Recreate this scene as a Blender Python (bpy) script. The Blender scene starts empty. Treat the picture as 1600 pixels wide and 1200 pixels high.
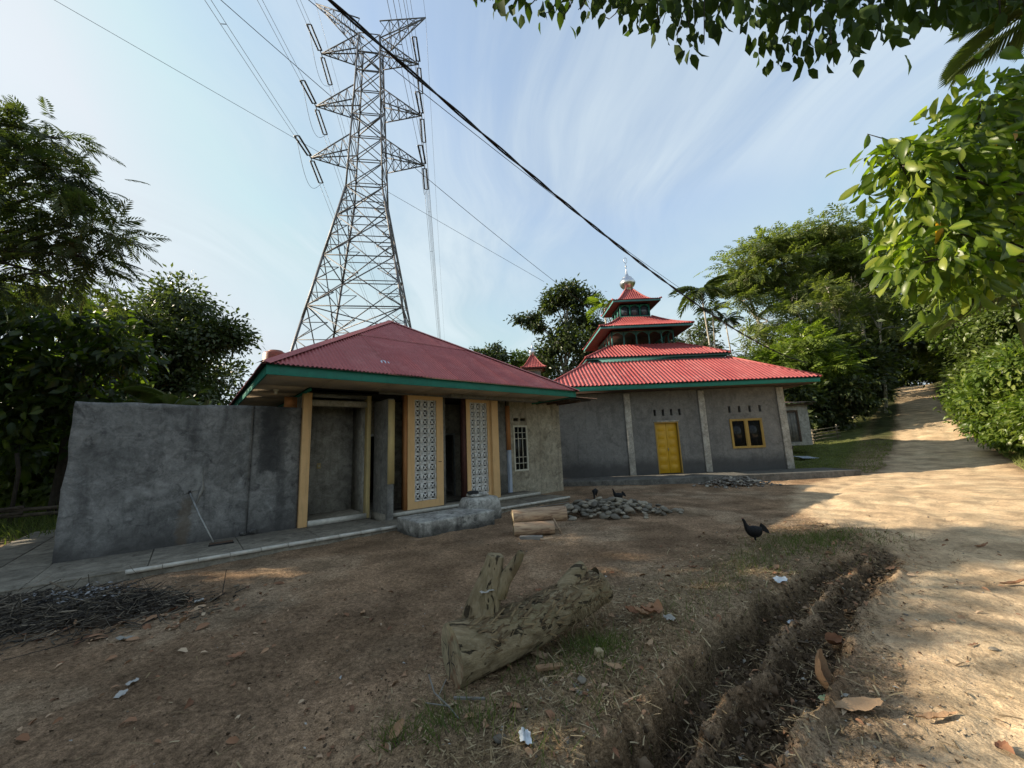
import bpy, math, random
import numpy as np
from mathutils import Vector, Matrix

random.seed(7)
RNG = np.random.default_rng(11)
SC = bpy.context.scene
COL = SC.collection
rad = math.radians

# ------------------------------------------------------------------ camera
cam_d = bpy.data.cameras.new('camera')
cam_d.sensor_width = 36.0
cam_d.lens = 36.0 * 603.0 / 1600.0
cam_d.clip_start = 0.05
cam_d.clip_end = 2000.0
cam = bpy.data.objects.new('camera', cam_d)
COL.objects.link(cam)
_P, _R = rad(9.3), rad(2.4)                      # tilted up, leaning clockwise
_f = Vector((0, math.cos(_P), math.sin(_P)))
_r0 = Vector((1, 0, 0)); _u0 = _r0.cross(_f)
_r = _r0 * math.cos(_R) - _u0 * math.sin(_R)
_u = _r0 * math.sin(_R) + _u0 * math.cos(_R)
cam.matrix_world = Matrix(((_r.x, _u.x, -_f.x, 0), (_r.y, _u.y, -_f.y, 0), (_r.z, _u.z, -_f.z, 1.6), (0, 0, 0, 1)))
SC.camera = cam

# ------------------------------------------------------------------ light
SUN_EL = rad(25.0)
SUN_TO = Vector((-0.997, 0.075, 0)).normalized()          # horizontal direction towards the sun (camera left)
sun_vec = Vector((SUN_TO.x * math.cos(SUN_EL), SUN_TO.y * math.cos(SUN_EL), math.sin(SUN_EL)))
sd = bpy.data.lights.new('sun', 'SUN')
sd.energy = 4.5
sd.angle = rad(0.6)
sd.color = (1.0, 0.86, 0.66)
sun = bpy.data.objects.new('sun', sd)
sun.rotation_euler = sun_vec.to_track_quat('Z', 'Y').to_euler()
sun.location = (-30, 10, 30)
COL.objects.link(sun)

W = bpy.data.worlds.new('World'); SC.world = W; W.use_nodes = True
nt = W.node_tree; nt.nodes.clear(); L = nt.links
def N(t, **k):
    n = nt.nodes.new(t)
    for a, b in k.items(): setattr(n, a, b)
    return n
sky = N('ShaderNodeTexSky', sky_type='NISHITA')
sky.sun_disc = False
sky.sun_elevation = SUN_EL
sky.sun_rotation = math.atan2(SUN_TO.x, SUN_TO.y)
sky.altitude = 50; sky.air_density = 1.0; sky.dust_density = 1.3; sky.ozone_density = 1.0
tc = N('ShaderNodeTexCoord'); sep = N('ShaderNodeSeparateXYZ'); L.new(tc.outputs['Generated'], sep.inputs[0])
def M(op, a, b=None, c=None, clamp=False):
    n = nt.nodes.new('ShaderNodeMath'); n.operation = op; n.use_clamp = clamp
    for i, v in enumerate((a, b, c)):
        if v is None: continue
        if isinstance(v, (int, float)): n.inputs[i].default_value = v
        else: nt.links.new(v, n.inputs[i])
    return n.outputs[0]
zz = M('MAXIMUM', M('ADD', sep.outputs[2], 0.12), 0.05)
px = M('DIVIDE', sep.outputs[0], zz); py = M('DIVIDE', sep.outputs[1], zz)
# high cirrus: broad soft veils broken into long warped streaks, on a plane high above
cb = N('ShaderNodeCombineXYZ'); L.new(px, cb.inputs[0]); L.new(py, cb.inputs[1])
wn_ = N('ShaderNodeTexNoise'); wn_.inputs['Scale'].default_value = 0.9; wn_.inputs['Detail'].default_value = 1.5; L.new(cb.outputs[0], wn_.inputs['Vector'])
wv = N('ShaderNodeVectorMath', operation='MULTIPLY_ADD'); L.new(wn_.outputs['Color'], wv.inputs[0]); wv.inputs[1].default_value = (.9, .9, 0); L.new(cb.outputs[0], wv.inputs[2])
mp = N('ShaderNodeMapping'); mp.inputs['Rotation'].default_value = (0, 0, rad(52)); mp.inputs['Scale'].default_value = (2.6, 0.55, 1); mp.inputs['Location'].default_value = (7.7, -1.6, 0)
L.new(wv.outputs[0], mp.inputs[0])
n1 = N('ShaderNodeTexNoise'); n1.inputs['Scale'].default_value = 0.95; n1.inputs['Detail'].default_value = 6; n1.inputs['Roughness'].default_value = 0.6; n1.inputs['Distortion'].default_value = 0.35
L.new(mp.outputs[0], n1.inputs['Vector'])
n2 = N('ShaderNodeTexNoise'); n2.inputs['Scale'].default_value = 0.75; n2.inputs['Detail'].default_value = 2; n2.inputs['Roughness'].default_value = 0.5
L.new(wv.outputs[0], n2.inputs['Vector'])
r1 = N('ShaderNodeMapRange'); r1.inputs[1].default_value = 0.36; r1.inputs[2].default_value = 0.68; r1.interpolation_type = 'SMOOTHSTEP'; L.new(n1.outputs[0], r1.inputs[0])
r2 = N('ShaderNodeMapRange'); r2.inputs[1].default_value = 0.34; r2.inputs[2].default_value = 0.62; r2.interpolation_type = 'SMOOTHSTEP'; L.new(n2.outputs[0], r2.inputs[0])
wisp = M('MULTIPLY', r1.outputs[0], M('ADD', M('MULTIPLY', r2.outputs[0], .75), .25))
hz_ = N('ShaderNodeMapRange'); hz_.inputs[1].default_value = 0.0; hz_.inputs[2].default_value = 0.75; hz_.inputs[3].default_value = 0.93; hz_.inputs[4].default_value = 0.52; L.new(sep.outputs[2], hz_.inputs[0])
hole = M('SUBTRACT', hz_.outputs[0], M('MULTIPLY', M('SUBTRACT', 1.0, r2.outputs[0]), .16))
veil = M('SUBTRACT', 1.0, M('MULTIPLY', M('SUBTRACT', 1.0, hole), M('SUBTRACT', 1.0, M('MULTIPLY', wisp, .72))), clamp=True)
tint = N('ShaderNodeMix', data_type='RGBA', blend_type='MULTIPLY'); tint.inputs[0].default_value = 1.0; tint.inputs[7].default_value = (.80, .92, 1.0, 1); L.new(sky.outputs[0], tint.inputs[6])
bw = N('ShaderNodeRGBToBW'); L.new(sky.outputs[0], bw.inputs[0])
cl = M('ADD', M('MULTIPLY', M('MINIMUM', bw.outputs[0], 6.0), 0.05), M('ADD', M('MULTIPLY', wisp, .50), 1.62))
cc = N('ShaderNodeCombineColor'); L.new(M('MULTIPLY', cl, .90), cc.inputs[0]); L.new(M('MULTIPLY', cl, 1.03), cc.inputs[1]); L.new(M('MULTIPLY', cl, 1.10), cc.inputs[2])
soft = N('ShaderNodeMix', data_type='RGBA', blend_type='DARKEN'); soft.inputs[0].default_value = .85; L.new(tint.outputs[2], soft.inputs[6]); soft.inputs[7].default_value = (2.6, 2.6, 2.6, 1)
mx = N('ShaderNodeMix', data_type='RGBA'); L.new(veil, mx.inputs[0]); L.new(soft.outputs[2], mx.inputs[6]); L.new(cc.outputs[0], mx.inputs[7])
bg = N('ShaderNodeBackground'); bg.inputs[1].default_value = 0.15
L.new(mx.outputs[2], bg.inputs[0])
wo = N('ShaderNodeOutputWorld'); L.new(bg.outputs[0], wo.inputs[0])

vs = SC.view_settings
vs.view_transform = 'Standard'; vs.look = 'None'; vs.exposure = 1.32; vs.gamma = 1.0; vs.use_curve_mapping = False
SC.cycles.max_bounces = 4; SC.cycles.diffuse_bounces = 2; SC.cycles.glossy_bounces = 2; SC.cycles.transmission_bounces = 3
SC.cycles.caustics_reflective = False; SC.cycles.caustics_refractive = False
SC.cycles.use_denoising = True
SC.cycles.use_light_tree = False

# ------------------------------------------------------------------ mesh helpers
def mesh_of(name, V, F, attr=None, smooth=False, col=None, edges=False):
    """V (n,3); F: array (m,k) or list of such arrays / lists of index tuples"""
    V = np.asarray(V, dtype=np.float32).reshape(-1, 3)
    if isinstance(F, np.ndarray): F = [F]
    arrs = []
    mixed = {}
    for f in F:
        if isinstance(f, np.ndarray):
            arrs.append(f)
        else:
            mixed.setdefault(len(f), []).append(f)
    for k, v in mixed.items(): arrs.append(np.asarray(v, dtype=np.int32).reshape(-1, k))
    me = bpy.data.meshes.new(name)
    me.vertices.add(len(V)); me.vertices.foreach_set('co', V.ravel())
    nl = sum(a.size for a in arrs); npo = sum(len(a) for a in arrs)
    me.loops.add(nl); me.polygons.add(npo)
    idx = np.concatenate([a.ravel() for a in arrs]).astype(np.int32)
    tot = np.concatenate([np.full(len(a), a.shape[1], np.int32) for a in arrs])
    st = np.concatenate([[0], np.cumsum(tot)[:-1]]).astype(np.int32)
    me.loops.foreach_set('vertex_index', idx)
    me.polygons.foreach_set('loop_start', st)
    if smooth: me.polygons.foreach_set('use_smooth', np.ones(npo, dtype=bool))
    me.update(calc_edges=True)
    if attr is not None:
        a = me.attributes.new('rnd', 'FLOAT', 'POINT'); a.data.foreach_set('value', np.asarray(attr, np.float32))
    if col is not None:
        a = me.attributes.new('Col', 'FLOAT_COLOR', 'POINT')
        c = np.ones((len(V), 4), np.float32); c[:, :3] = col; a.data.foreach_set('color', c.ravel())
    return me

class MB:
    def __init__(s): s.V = []; s.F = []
    def add(s, V, F):
        o = len(s.V); s.V.extend([tuple(v) for v in V]); s.F.extend([tuple(i + o for i in f) for f in F]); return s
    def box(s, x0, x1, y0, y1, z0, z1):
        return s.add([(x0,y0,z0),(x1,y0,z0),(x1,y1,z0),(x0,y1,z0),(x0,y0,z1),(x1,y0,z1),(x1,y1,z1),(x0,y1,z1)],
                     [(0,3,2,1),(4,5,6,7),(0,1,5,4),(1,2,6,5),(2,3,7,6),(3,0,4,7)])
    def quad(s, *p): return s.add(p, [tuple(range(len(p)))])
    def bar(s, a, b, w, h=None):
        """square bar between two points"""
        h = h or w; a = np.array(a, float); b = np.array(b, float); d = b - a; l = np.linalg.norm(d); d /= l
        up = np.array([0, 0, 1.0]) if abs(d[2]) < .95 else np.array([1.0, 0, 0])
        x = np.cross(d, up); x /= np.linalg.norm(x); y = np.cross(x, d)
        c = [(-1,-1),(1,-1),(1,1),(-1,1)]
        V = [a + x*w/2*i + y*h/2*j for i, j in c] + [b + x*w/2*i + y*h/2*j for i, j in c]
        return s.add(V, [(0,1,2,3),(7,6,5,4),(0,4,5,1),(1,5,6,2),(2,6,7,3),(3,7,4,0)])
    def tube(s, pts, r, seg=8, cap=True):
        V, F = tube(pts, r, seg, cap); return s.add(V.tolist(), F)
    def lathe(s, prof, seg=24, c=(0, 0, 0)):
        V = []; F = []
        for rr, z in prof:
            for k in range(seg):
                a = 2*math.pi*k/seg; V.append((c[0]+rr*math.cos(a), c[1]+rr*math.sin(a), c[2]+z))
        for i in range(len(prof)-1):
            for k in range(seg):
                F.append((i*seg+k, i*seg+(k+1)%seg, (i+1)*seg+(k+1)%seg, (i+1)*seg+k))
        F.append(tuple(range(seg))[::-1]); F.append(tuple(range((len(prof)-1)*seg, len(prof)*seg)))
        return s.add(V, F)

def tube(pts, r, seg=8, cap=True, rfun=None):
    P = np.asarray(pts, float); n = len(P); r = np.broadcast_to(np.asarray(r, float), (n,))
    T = np.gradient(P, axis=0); T /= np.linalg.norm(T, axis=1)[:, None] + 1e-12
    ref = np.array([0, 0, 1.0]) if abs(T[0][2]) < .9 else np.array([1.0, 0, 0])
    V = np.zeros((n, seg, 3)); x = np.cross(T[0], ref); x /= np.linalg.norm(x)
    ang = np.linspace(0, 2*np.pi, seg, endpoint=False)
    for i in range(n):
        x = x - T[i]*np.dot(x, T[i]); x /= np.linalg.norm(x); y = np.cross(T[i], x)
        rr = r[i] * np.ones(seg)
        if rfun is not None: rr = rr * rfun(i, ang)
        V[i] = P[i] + np.outer(np.cos(ang)*rr, x) + np.outer(np.sin(ang)*rr, y)
    F = []
    for i in range(n-1):
        for k in range(seg):
            F.append((i*seg+k, i*seg+(k+1) % seg, (i+1)*seg+(k+1) % seg, (i+1)*seg+k))
    if cap:
        F.append(tuple(range(seg))[::-1]); F.append(tuple(range((n-1)*seg, n*seg)))
    return V.reshape(-1, 3), F

def obj(name, me, mat=None, parent=None, loc=None, rot=None, bevel=0):
    o = bpy.data.objects.new(name, me); COL.objects.link(o)
    if mat is not None and me is not None and not me.materials: me.materials.append(mat)
    if parent is not None: o.parent = parent
    if loc is not None: o.location = loc
    if rot is not None: o.rotation_euler = rot
    if bevel:
        b = o.modifiers.new('bevel', 'BEVEL'); b.width = bevel; b.segments = 2; b.limit_method = 'ANGLE'; b.angle_limit = rad(40)
    return o
def tag(o, label, cat=None, group=None, kind=None):
    if label: o['label'] = label
    if cat: o['category'] = cat
    if group: o['group'] = group
    if kind: o['kind'] = kind
    return o
class Thing:
    """an Empty at a thing's base; parts are given in a frame whose point `off` lies at the Empty"""
    def __init__(s, name, label, cat, loc=(0, 0, 0), rz=0, off=(0, 0, 0), group=None):
        s.e = bpy.data.objects.new(name, None); s.e.empty_display_size = .3; COL.objects.link(s.e)
        s.e.location = loc; s.e.rotation_euler = (0, 0, rz); s.off = np.array(off, np.float32)
        tag(s.e, label, cat, group)
    def part(s, name, mb, mat, parent=None, bevel=0, smooth=False, label=None, kind=None, attr=None):
        V, F = (mb.V, mb.F) if isinstance(mb, MB) else mb
        V = np.asarray(V, np.float32).reshape(-1, 3) - s.off
        o = obj(name, mesh_of(name, V, F, smooth=smooth, attr=attr), mat, parent or s.e, bevel=bevel)
        if label: o['label'] = label
        if kind: o['kind'] = kind
        return o
def B(*a): return MB().box(*a)

def wall_cells(u0, u1, z0, z1, t0, t1, holes, plane='x'):
    """wall between two faces t0 (front) and t1 (back) with rectangular openings; plane x: u is x and t is y, plane y: u is y and t is x"""
    us = sorted({u0, u1, *[h[0] for h in holes], *[h[1] for h in holes]}); zs = sorted({z0, z1, *[h[2] for h in holes], *[h[3] for h in holes]})
    m = MB()
    pt = (lambda u, t, z: (u, t, z)) if plane == 'x' else (lambda u, t, z: (t, u, z))
    def solid(a, b):
        return not any(h[0] <= a[0] + 1e-6 and a[1] - 1e-6 <= h[1] and h[2] <= b[0] + 1e-6 and b[1] - 1e-6 <= h[3] for h in holes)
    G = [[solid((us[i], us[i+1]), (zs[j], zs[j+1])) for j in range(len(zs)-1)] for i in range(len(us)-1)]
    def g(i, j): return 0 <= i < len(us)-1 and 0 <= j < len(zs)-1 and G[i][j]
    for i in range(len(us)-1):
        for j in range(len(zs)-1):
            if not G[i][j]: continue
            a, b, c, d = us[i], us[i+1], zs[j], zs[j+1]
            m.quad(pt(a,t0,c), pt(b,t0,c), pt(b,t0,d), pt(a,t0,d)); m.quad(pt(b,t1,c), pt(a,t1,c), pt(a,t1,d), pt(b,t1,d))
            if not g(i-1, j): m.quad(pt(a,t1,c), pt(a,t0,c), pt(a,t0,d), pt(a,t1,d))
            if not g(i+1, j): m.quad(pt(b,t0,c), pt(b,t1,c), pt(b,t1,d), pt(b,t0,d))
            if not g(i, j-1): m.quad(pt(a,t1,c), pt(b,t1,c), pt(b,t0,c), pt(a,t0,c))
            if not g(i, j+1): m.quad(pt(a,t0,d), pt(b,t0,d), pt(b,t1,d), pt(a,t1,d))
    return m

# ------------------------------------------------------------------ value noise
def _h(ix, iy, seed):
    n = (ix.astype(np.int64) * 374761393 + iy.astype(np.int64) * 668265263 + seed * 982451653) & 0xffffffff
    n = ((n ^ (n >> 13)) * 1274126177) & 0xffffffff
    return ((n ^ (n >> 16)) & 0xffff) / 65535.0
def vn(x, y, seed=0):
    x = np.asarray(x, float); y = np.asarray(y, float)
    ix = np.floor(x); iy = np.floor(y); fx = x - ix; fy = y - iy
    fx = fx*fx*(3-2*fx); fy = fy*fy*(3-2*fy)
    a = _h(ix, iy, seed); b = _h(ix+1, iy, seed); c = _h(ix, iy+1, seed); d = _h(ix+1, iy+1, seed)
    return (a*(1-fx)+b*fx)*(1-fy) + (c*(1-fx)+d*fx)*fy
def fbm(x, y, seed=0, oct=4, lac=2.07, g=.5):
    s = 0; a = 1; t = 0
    for i in range(oct):
        s = s + a*vn(x, y, seed+i*17); t += a; a *= g; x = x*lac+3.1; y = y*lac+1.7
    return s/t
def sm(a, b, x):
    t = np.clip((np.asarray(x, float)-a)/(b-a), 0, 1); return t*t*(3-2*t)
# ------------------------------------------------------------------ materials
class NT:
    def __init__(s, name):
        s.m = bpy.data.materials.new(name); s.m.use_nodes = True; s.t = s.m.node_tree; s.t.nodes.clear()
        s.out = s.t.nodes.new('ShaderNodeOutputMaterial'); s.p = s.t.nodes.new('ShaderNodeBsdfPrincipled'); s.t.links.new(s.p.outputs[0], s.out.inputs[0])
        s.c = s.t.nodes.new('ShaderNodeTexCoord')
    def n(s, t, **k):
        n = s.t.nodes.new(t)
        for a, b in k.items(): setattr(n, a, b)
        return n
    def l(s, a, b): s.t.links.new(a, b)
    def noise(s, scale, detail=6, rough=.6, vec=None, dist=0, stretch=None, loc=None):
        n = s.n('ShaderNodeTexNoise'); n.inputs['Scale'].default_value = scale; n.inputs['Detail'].default_value = detail
        n.inputs['Roughness'].default_value = rough; n.inputs['Distortion'].default_value = dist
        v = vec or s.c.outputs['Object']
        if stretch or loc:
            mp = s.n('ShaderNodeMapping'); mp.inputs['Scale'].default_value = stretch or (1, 1, 1); mp.inputs['Location'].default_value = loc or (0, 0, 0)
            s.l(v, mp.inputs[0]); v = mp.outputs[0]
        s.l(v, n.inputs['Vector']); return n.outputs[0]
    def ramp(s, v, lo, hi, a=0., b=1.):
        r = s.n('ShaderNodeMapRange'); r.interpolation_type = 'SMOOTHSTEP'
        for i, x in enumerate((lo, hi, a, b)): r.inputs[i+1].default_value = x
        s.l(v, r.inputs[0]); return r.outputs[0]
    def math(s, op, a, b=0.):
        n = s.n('ShaderNodeMath'); n.operation = op
        for i, v in enumerate((a, b)):
            if isinstance(v, (int, float)): n.inputs[i].default_value = v
            else: s.l(v, n.inputs[i])
        return n.outputs[0]
    def mix(s, f, a, b, blend='MIX'):
        n = s.n('ShaderNodeMix', data_type='RGBA', blend_type=blend)
        for i, v in ((0, f), (6, a), (7, b)):
            if isinstance(v, (int, float)): n.inputs[i].default_value = v
            elif isinstance(v, tuple): n.inputs[i].default_value = (*v, 1)
            else: s.l(v, n.inputs[i])
        return n.outputs[2]
    def bump(s, h, strength=.3, dist=.02):
        b = s.n('ShaderNodeBump'); b.inputs['Strength'].default_value = strength; b.inputs['Distance'].default_value = dist
        s.l(h, b.inputs['Height']); s.l(b.outputs[0], s.p.inputs['Normal'])
    def base(s, c):
        if isinstance(c, tuple): s.p.inputs['Base Color'].default_value = (*c, 1)
        else: s.l(c, s.p.inputs['Base Color'])
    def sep_z(s):
        x = s.n('ShaderNodeSeparateXYZ'); s.l(s.c.outputs['Object'], x.inputs[0]); return x.outputs
    def attr(s, name='rnd'):
        a = s.n('ShaderNodeAttribute'); a.attribute_name = name; return a
    def set(s, rough=.8, metal=0, spec=.35):
        s.p.inputs['Roughness'].default_value = rough; s.p.inputs['Metallic'].default_value = metal; s.p.inputs['Specular IOR Level'].default_value = spec; return s.m

def paint(name, c1, c2, scale=5, rough=.6, bump=.15, bscale=40, streak=.5, dirt=(.12, .10, .07), dirt_amt=.35, metal=0, spec=.35):
    s = NT(name)
    a = s.mix(s.ramp(s.noise(scale, 8, .65), .3, .7), c1, c2)
    v = s.noise(3, 6, .65, stretch=(3.5, 3.5, .35), dist=.4)
    a = s.mix(s.math('MULTIPLY', s.ramp(v, .5, .78), streak), a, dirt)
    a = s.mix(s.math('MULTIPLY', s.ramp(s.noise(scale*4.3, 5, .7), .58, .74), dirt_amt), a, dirt)
    s.base(a); s.bump(s.noise(bscale, 5, .6), bump, .01)
    return s.set(rough, metal, spec)

def plaster(name, c1, c2, c3, damp=None, damp_h=(.3, .9), scale=1.3, seed=0, bump=.35, light=None, fine=.5, stain=None):
    s = NT(name)
    L0 = (seed*3.7, seed*1.9, seed*2.3)
    a = s.mix(s.ramp(s.noise(scale, 9, .62, dist=.6, loc=L0), .34, .66), c1, c2)
    a = s.mix(s.math('MULTIPLY', s.ramp(s.noise(scale*2.6, 9, .7, dist=1.2, loc=L0), .52, .7), .75), a, c3)
    a = s.mix(s.math('MULTIPLY', s.ramp(s.noise(2.2, 6, .6, stretch=(2.6, 2.6, .28), dist=.3, loc=L0), .52, .72), .55), a, c3)
    if light:
        a = s.mix(s.math('MULTIPLY', s.ramp(s.noise(scale*1.7, 7, .72, dist=.8, loc=(9, 4, 1)), .56, .72), .5), a, light)
    a = s.mix(.22, a, s.mix(s.ramp(s.noise(34, 5, .75), .3, .7), (.12, .12, .12), (.88, .88, .88)), 'OVERLAY')
    a = s.mix(fine, a, s.mix(s.ramp(s.noise(5, 9, .68, dist=.9, loc=L0), .3, .7), (.22, .22, .22), (.78, .78, .78)), 'OVERLAY')
    if damp:
        z = s.sep_z()[2]
        k = s.math('ADD', z, s.math('MULTIPLY', s.math('SUBTRACT', s.noise(1.6, 6, .6, loc=(5, 5, 5)), .5), .55))
        a = s.mix(s.ramp(k, damp_h[1], damp_h[0], 0, .82), a, damp)
    if stain:
        x = s.sep_z()
        wob = s.math('MULTIPLY', s.math('SUBTRACT', s.noise(6, 6, .7, loc=(2, 2, 2)), .5), .35)
        for (sx, sw, z0, z1, sc_, am) in stain:
            d = s.math('ABSOLUTE', s.math('ADD', s.math('SUBTRACT', x[0], sx), wob))
            k = s.math('MULTIPLY', s.ramp(d, sw, sw*.35, 0, 1), s.math('MULTIPLY', s.ramp(s.math('ADD', x[2], wob), z0-.06, z0+.06, 0, 1), s.ramp(s.math('ADD', x[2], wob), z1+.1, z1-.1, 0, 1)))
            a = s.mix(s.math('MULTIPLY', k, am), a, sc_)
    s.base(a)
    h = s.math('ADD', s.math('MULTIPLY', s.noise(6, 8, .6), 1.0), s.math('MULTIPLY', s.noise(45, 4, .6), .3))
    s.bump(h, bump, .03)
    return s.set(.92, 0, .2)

def leafmat(name, cols, trans=.35, rough=.45, spec=.4, tcol=None):
    """cols: three colours along the per-leaf random value"""
    s = NT(name)
    at = s.attr('rnd')
    r = s.n('ShaderNodeValToRGB'); e = r.color_ramp.elements; e[0].color = (*cols[0], 1); e[1].color = (*cols[2], 1)
    m = r.color_ramp.elements.new(.55); m.color = (*cols[1], 1)
    if len(cols) > 3: e = r.color_ramp.elements.new(.985); e.color = (*cols[2], 1); r.color_ramp.elements[-1].color = (*cols[3], 1)
    s.l(at.outputs['Fac'], r.inputs[0])
    s.base(r.outputs[0]); s.set(rough, 0, spec)
    t = s.n('ShaderNodeBsdfTranslucent')
    g = s.mix(1.0, r.outputs[0], tcol or (1.9, 2.1, .7), 'MULTIPLY'); s.l(g, t.inputs[0])
    mxs = s.n('ShaderNodeMixShader'); mxs.inputs[0].default_value = trans
    s.l(s.p.outputs[0], mxs.inputs[1]); s.l(t.outputs[0], mxs.inputs[2]); s.l(mxs.outputs[0], s.out.inputs[0])
    return s.m

def simple(name, c, rough=.8, metal=0, spec=.35, var=.35, scale=12, bump=.2):
    s = NT(name)
    d = tuple(x*(1-var) for x in c)
    s.base(s.mix(s.ramp(s.noise(scale, 6, .6), .3, .7), d, c)); s.bump(s.noise(scale*5, 4, .6), bump, .01)
    return s.set(rough, metal, spec)

def rndmat(name, cols, rough=.85, spec=.25, bump=.2, bscale=60, trans=0):
    s = NT(name); at = s.attr('rnd')
    r = s.n('ShaderNodeValToRGB'); e = r.color_ramp.elements
    e[0].color = (*cols[0], 1); e[1].color = (*cols[-1], 1)
    for i, c in enumerate(cols[1:-1]):
        x = r.color_ramp.elements.new((i+1)/(len(cols)-1)); x.color = (*c, 1)
    s.l(at.outputs['Fac'], r.inputs[0]); s.base(r.outputs[0]); s.bump(s.noise(bscale, 4, .6), bump, .01)
    return s.set(rough, 0, spec)

def objrnd(name, cols, rough=.85, bump=.4, scale=8):
    s = NT(name); oi = s.n('ShaderNodeObjectInfo')
    r = s.n('ShaderNodeValToRGB'); e = r.color_ramp.elements; e[0].color = (*cols[0], 1); e[1].color = (*cols[-1], 1)
    for i, c in enumerate(cols[1:-1]):
        x = r.color_ramp.elements.new((i+1)/(len(cols)-1)); x.color = (*c, 1)
    s.l(oi.outputs['Random'], r.inputs[0])
    a = s.mix(.6, r.outputs[0], s.mix(s.noise(scale, 7, .65), (.15, .15, .15), (.85, .85, .85)), 'OVERLAY')
    s.base(a); s.bump(s.noise(scale*5, 5, .6), bump, .01)
    return s.set(rough, 0, .25)

def soilmat(name='soil', gr=1.0):
    s = NT(name)
    c = s.attr('Col').outputs['Color']
    a = s.mix(.7, c, s.mix(s.ramp(s.noise(1.3, 9, .66), .3, .7), (.25, .25, .25), (.75, .75, .75)), 'OVERLAY')
    a = s.mix(.62*gr, a, s.mix(s.ramp(s.noise(24, 7, .78), .3, .7), (.1, .1, .1), (.9, .9, .9)), 'OVERLAY')
    a = s.mix(.42*gr, a, s.mix(s.ramp(s.noise(110, 4, .7), .35, .65), (.15, .15, .15), (.85, .85, .85)), 'OVERLAY')
    # crumbs of earth
    v = s.n('ShaderNodeTexVoronoi'); v.inputs['Scale'].default_value = 55; s.l(s.c.outputs['Object'], v.inputs['Vector'])
    a = s.mix(s.math('MULTIPLY', s.ramp(v.outputs['Distance'], .22, .05), .18), a, (.34, .27, .18))
    s.base(a)
    h = s.math('ADD', s.noise(14, 8, .7), s.math('MULTIPLY', s.noise(80, 5, .7), .45))
    h = s.math('SUBTRACT', h, s.math('MULTIPLY', v.outputs['Distance'], .35))
    s.bump(h, .9*gr, .04)
    return s.set(1.0, 0, .02)

def corr(name, c1, c2, fade, rough=.55, rust=(.10, .045, .03), rust_amt=.4, spec=.4):
    s = NT(name)
    a = s.mix(s.ramp(s.noise(.9, 7, .6), .3, .7), c1, c2)
    a = s.mix(s.math('MULTIPLY', s.ramp(s.noise(2.2, 7, .7, dist=.5), .48, .72), .55), a, fade)
    a = s.mix(s.math('MULTIPLY', s.ramp(s.noise(7, 8, .75, dist=.8), .58, .72), rust_amt), a, rust)
    oi = s.n('ShaderNodeObjectInfo')
    a = s.mix(s.ramp(oi.outputs['Random'], 0, 1, 0, .38), a, s.mix(.5, a, fade))
    a = s.mix(s.math('MULTIPLY', s.ramp(s.noise(3, 7, .7, stretch=(4, 4, .5), dist=.3, loc=(2, 7, 1)), .5, .72), .45), a, rust)
    s.base(a); s.bump(s.math('ADD', s.noise(30, 4, .6), s.math('MULTIPLY', s.noise(2.5, 5, .6), 3.0)), .25, .012)
    return s.set(rough, 0, spec)

M_ = {}
M_['soil'] = soilmat()
M_['road'] = soilmat('packed_earth', .55)
M_['wall_dark'] = plaster('old_plaster', (.125, .125, .122), (.205, .203, .197), (.052, .052, .053), scale=1.3, seed=1, light=(.30, .31, .31), damp=(.06, .058, .056), damp_h=(.1, .55), fine=.55, stain=[(-.15, .13, .05, .9, (.13, .095, .06), .5), (-.02, .06, .65, 1.5, (.30, .30, .29), .5), (1.12, .30, 1.3, 2.7, (.03, .031, .033), .8), (1.35, .10, 0, 2.7, (.05, .05, .05), .5), (-.75, .5, 1.02, 1.1, (.28, .28, .27), .5)])
M_['wall_grey'] = plaster('grey_plaster', (.17, .166, .152), (.235, .228, .21), (.11, .107, .10), scale=.8, seed=2, light=(.24, .235, .22))
M_['wall_mosque'] = plaster('cement_render', (.155, .152, .144), (.20, .194, .182), (.11, .107, .101), scale=.55, seed=3, damp=(.062, .061, .06), damp_h=(.55, 1.0), bump=.2, fine=.3)
M_['wall_tan'] = plaster('tan_plaster', (.27, .24, .18), (.36, .325, .25), (.14, .12, .09), scale=.9, seed=4, light=(.38, .35, .28))
M_['pillar'] = plaster('pillar_cement', (.31, .295, .26), (.40, .38, .335), (.17, .16, .14), scale=2, seed=5)
M_['concrete'] = plaster('mossy_concrete', (.27, .26, .235), (.42, .405, .365), (.022, .023, .022), scale=2.2, seed=6, light=(.62, .60, .53), damp=(.02, .019, .017), damp_h=(.02, .27), fine=.7)
M_['walkway'] = plaster('walkway_cement', (.105, .10, .088), (.15, .142, .125), (.05, .048, .043), scale=1.6, seed=9)
M_['paving'] = plaster('paving', (.19, .17, .135), (.25, .225, .18), (.10, .086, .066), scale=1.5, seed=7)
M_['nosing'] = simple('white_nosing', (.62, .59, .52), .5, var=.25)
M_['yellow'] = paint('cream_yellow_paint', (.70, .45, .215), (.64, .40, .185), 2.5, dirt_amt=.2, streak=.3)
M_['yellow_old'] = paint('faded_yellow_paint', (.52, .40, .18), (.44, .34, .16), 3, dirt=(.16, .14, .10), dirt_amt=.4, streak=.7)
M_['orange'] = paint('orange_paint', (.42, .19, .07), (.36, .15, .05), 3, dirt_amt=.25)
M_['blue'] = paint('pale_blue_paint', (.42, .48, .58), (.36, .42, .52), 4, dirt_amt=.2)
M_['block'] = paint('grey_white_block', (.74, .73, .70), (.64, .63, .60), 6, rough=.8, dirt_amt=.25)
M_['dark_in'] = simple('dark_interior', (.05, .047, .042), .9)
M_['teal'] = paint('teal_paint', (.012, .185, .135), (.01, .145, .11), 3, rough=.5, dirt=(.02, .07, .055), dirt_amt=.4, streak=.4)
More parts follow.
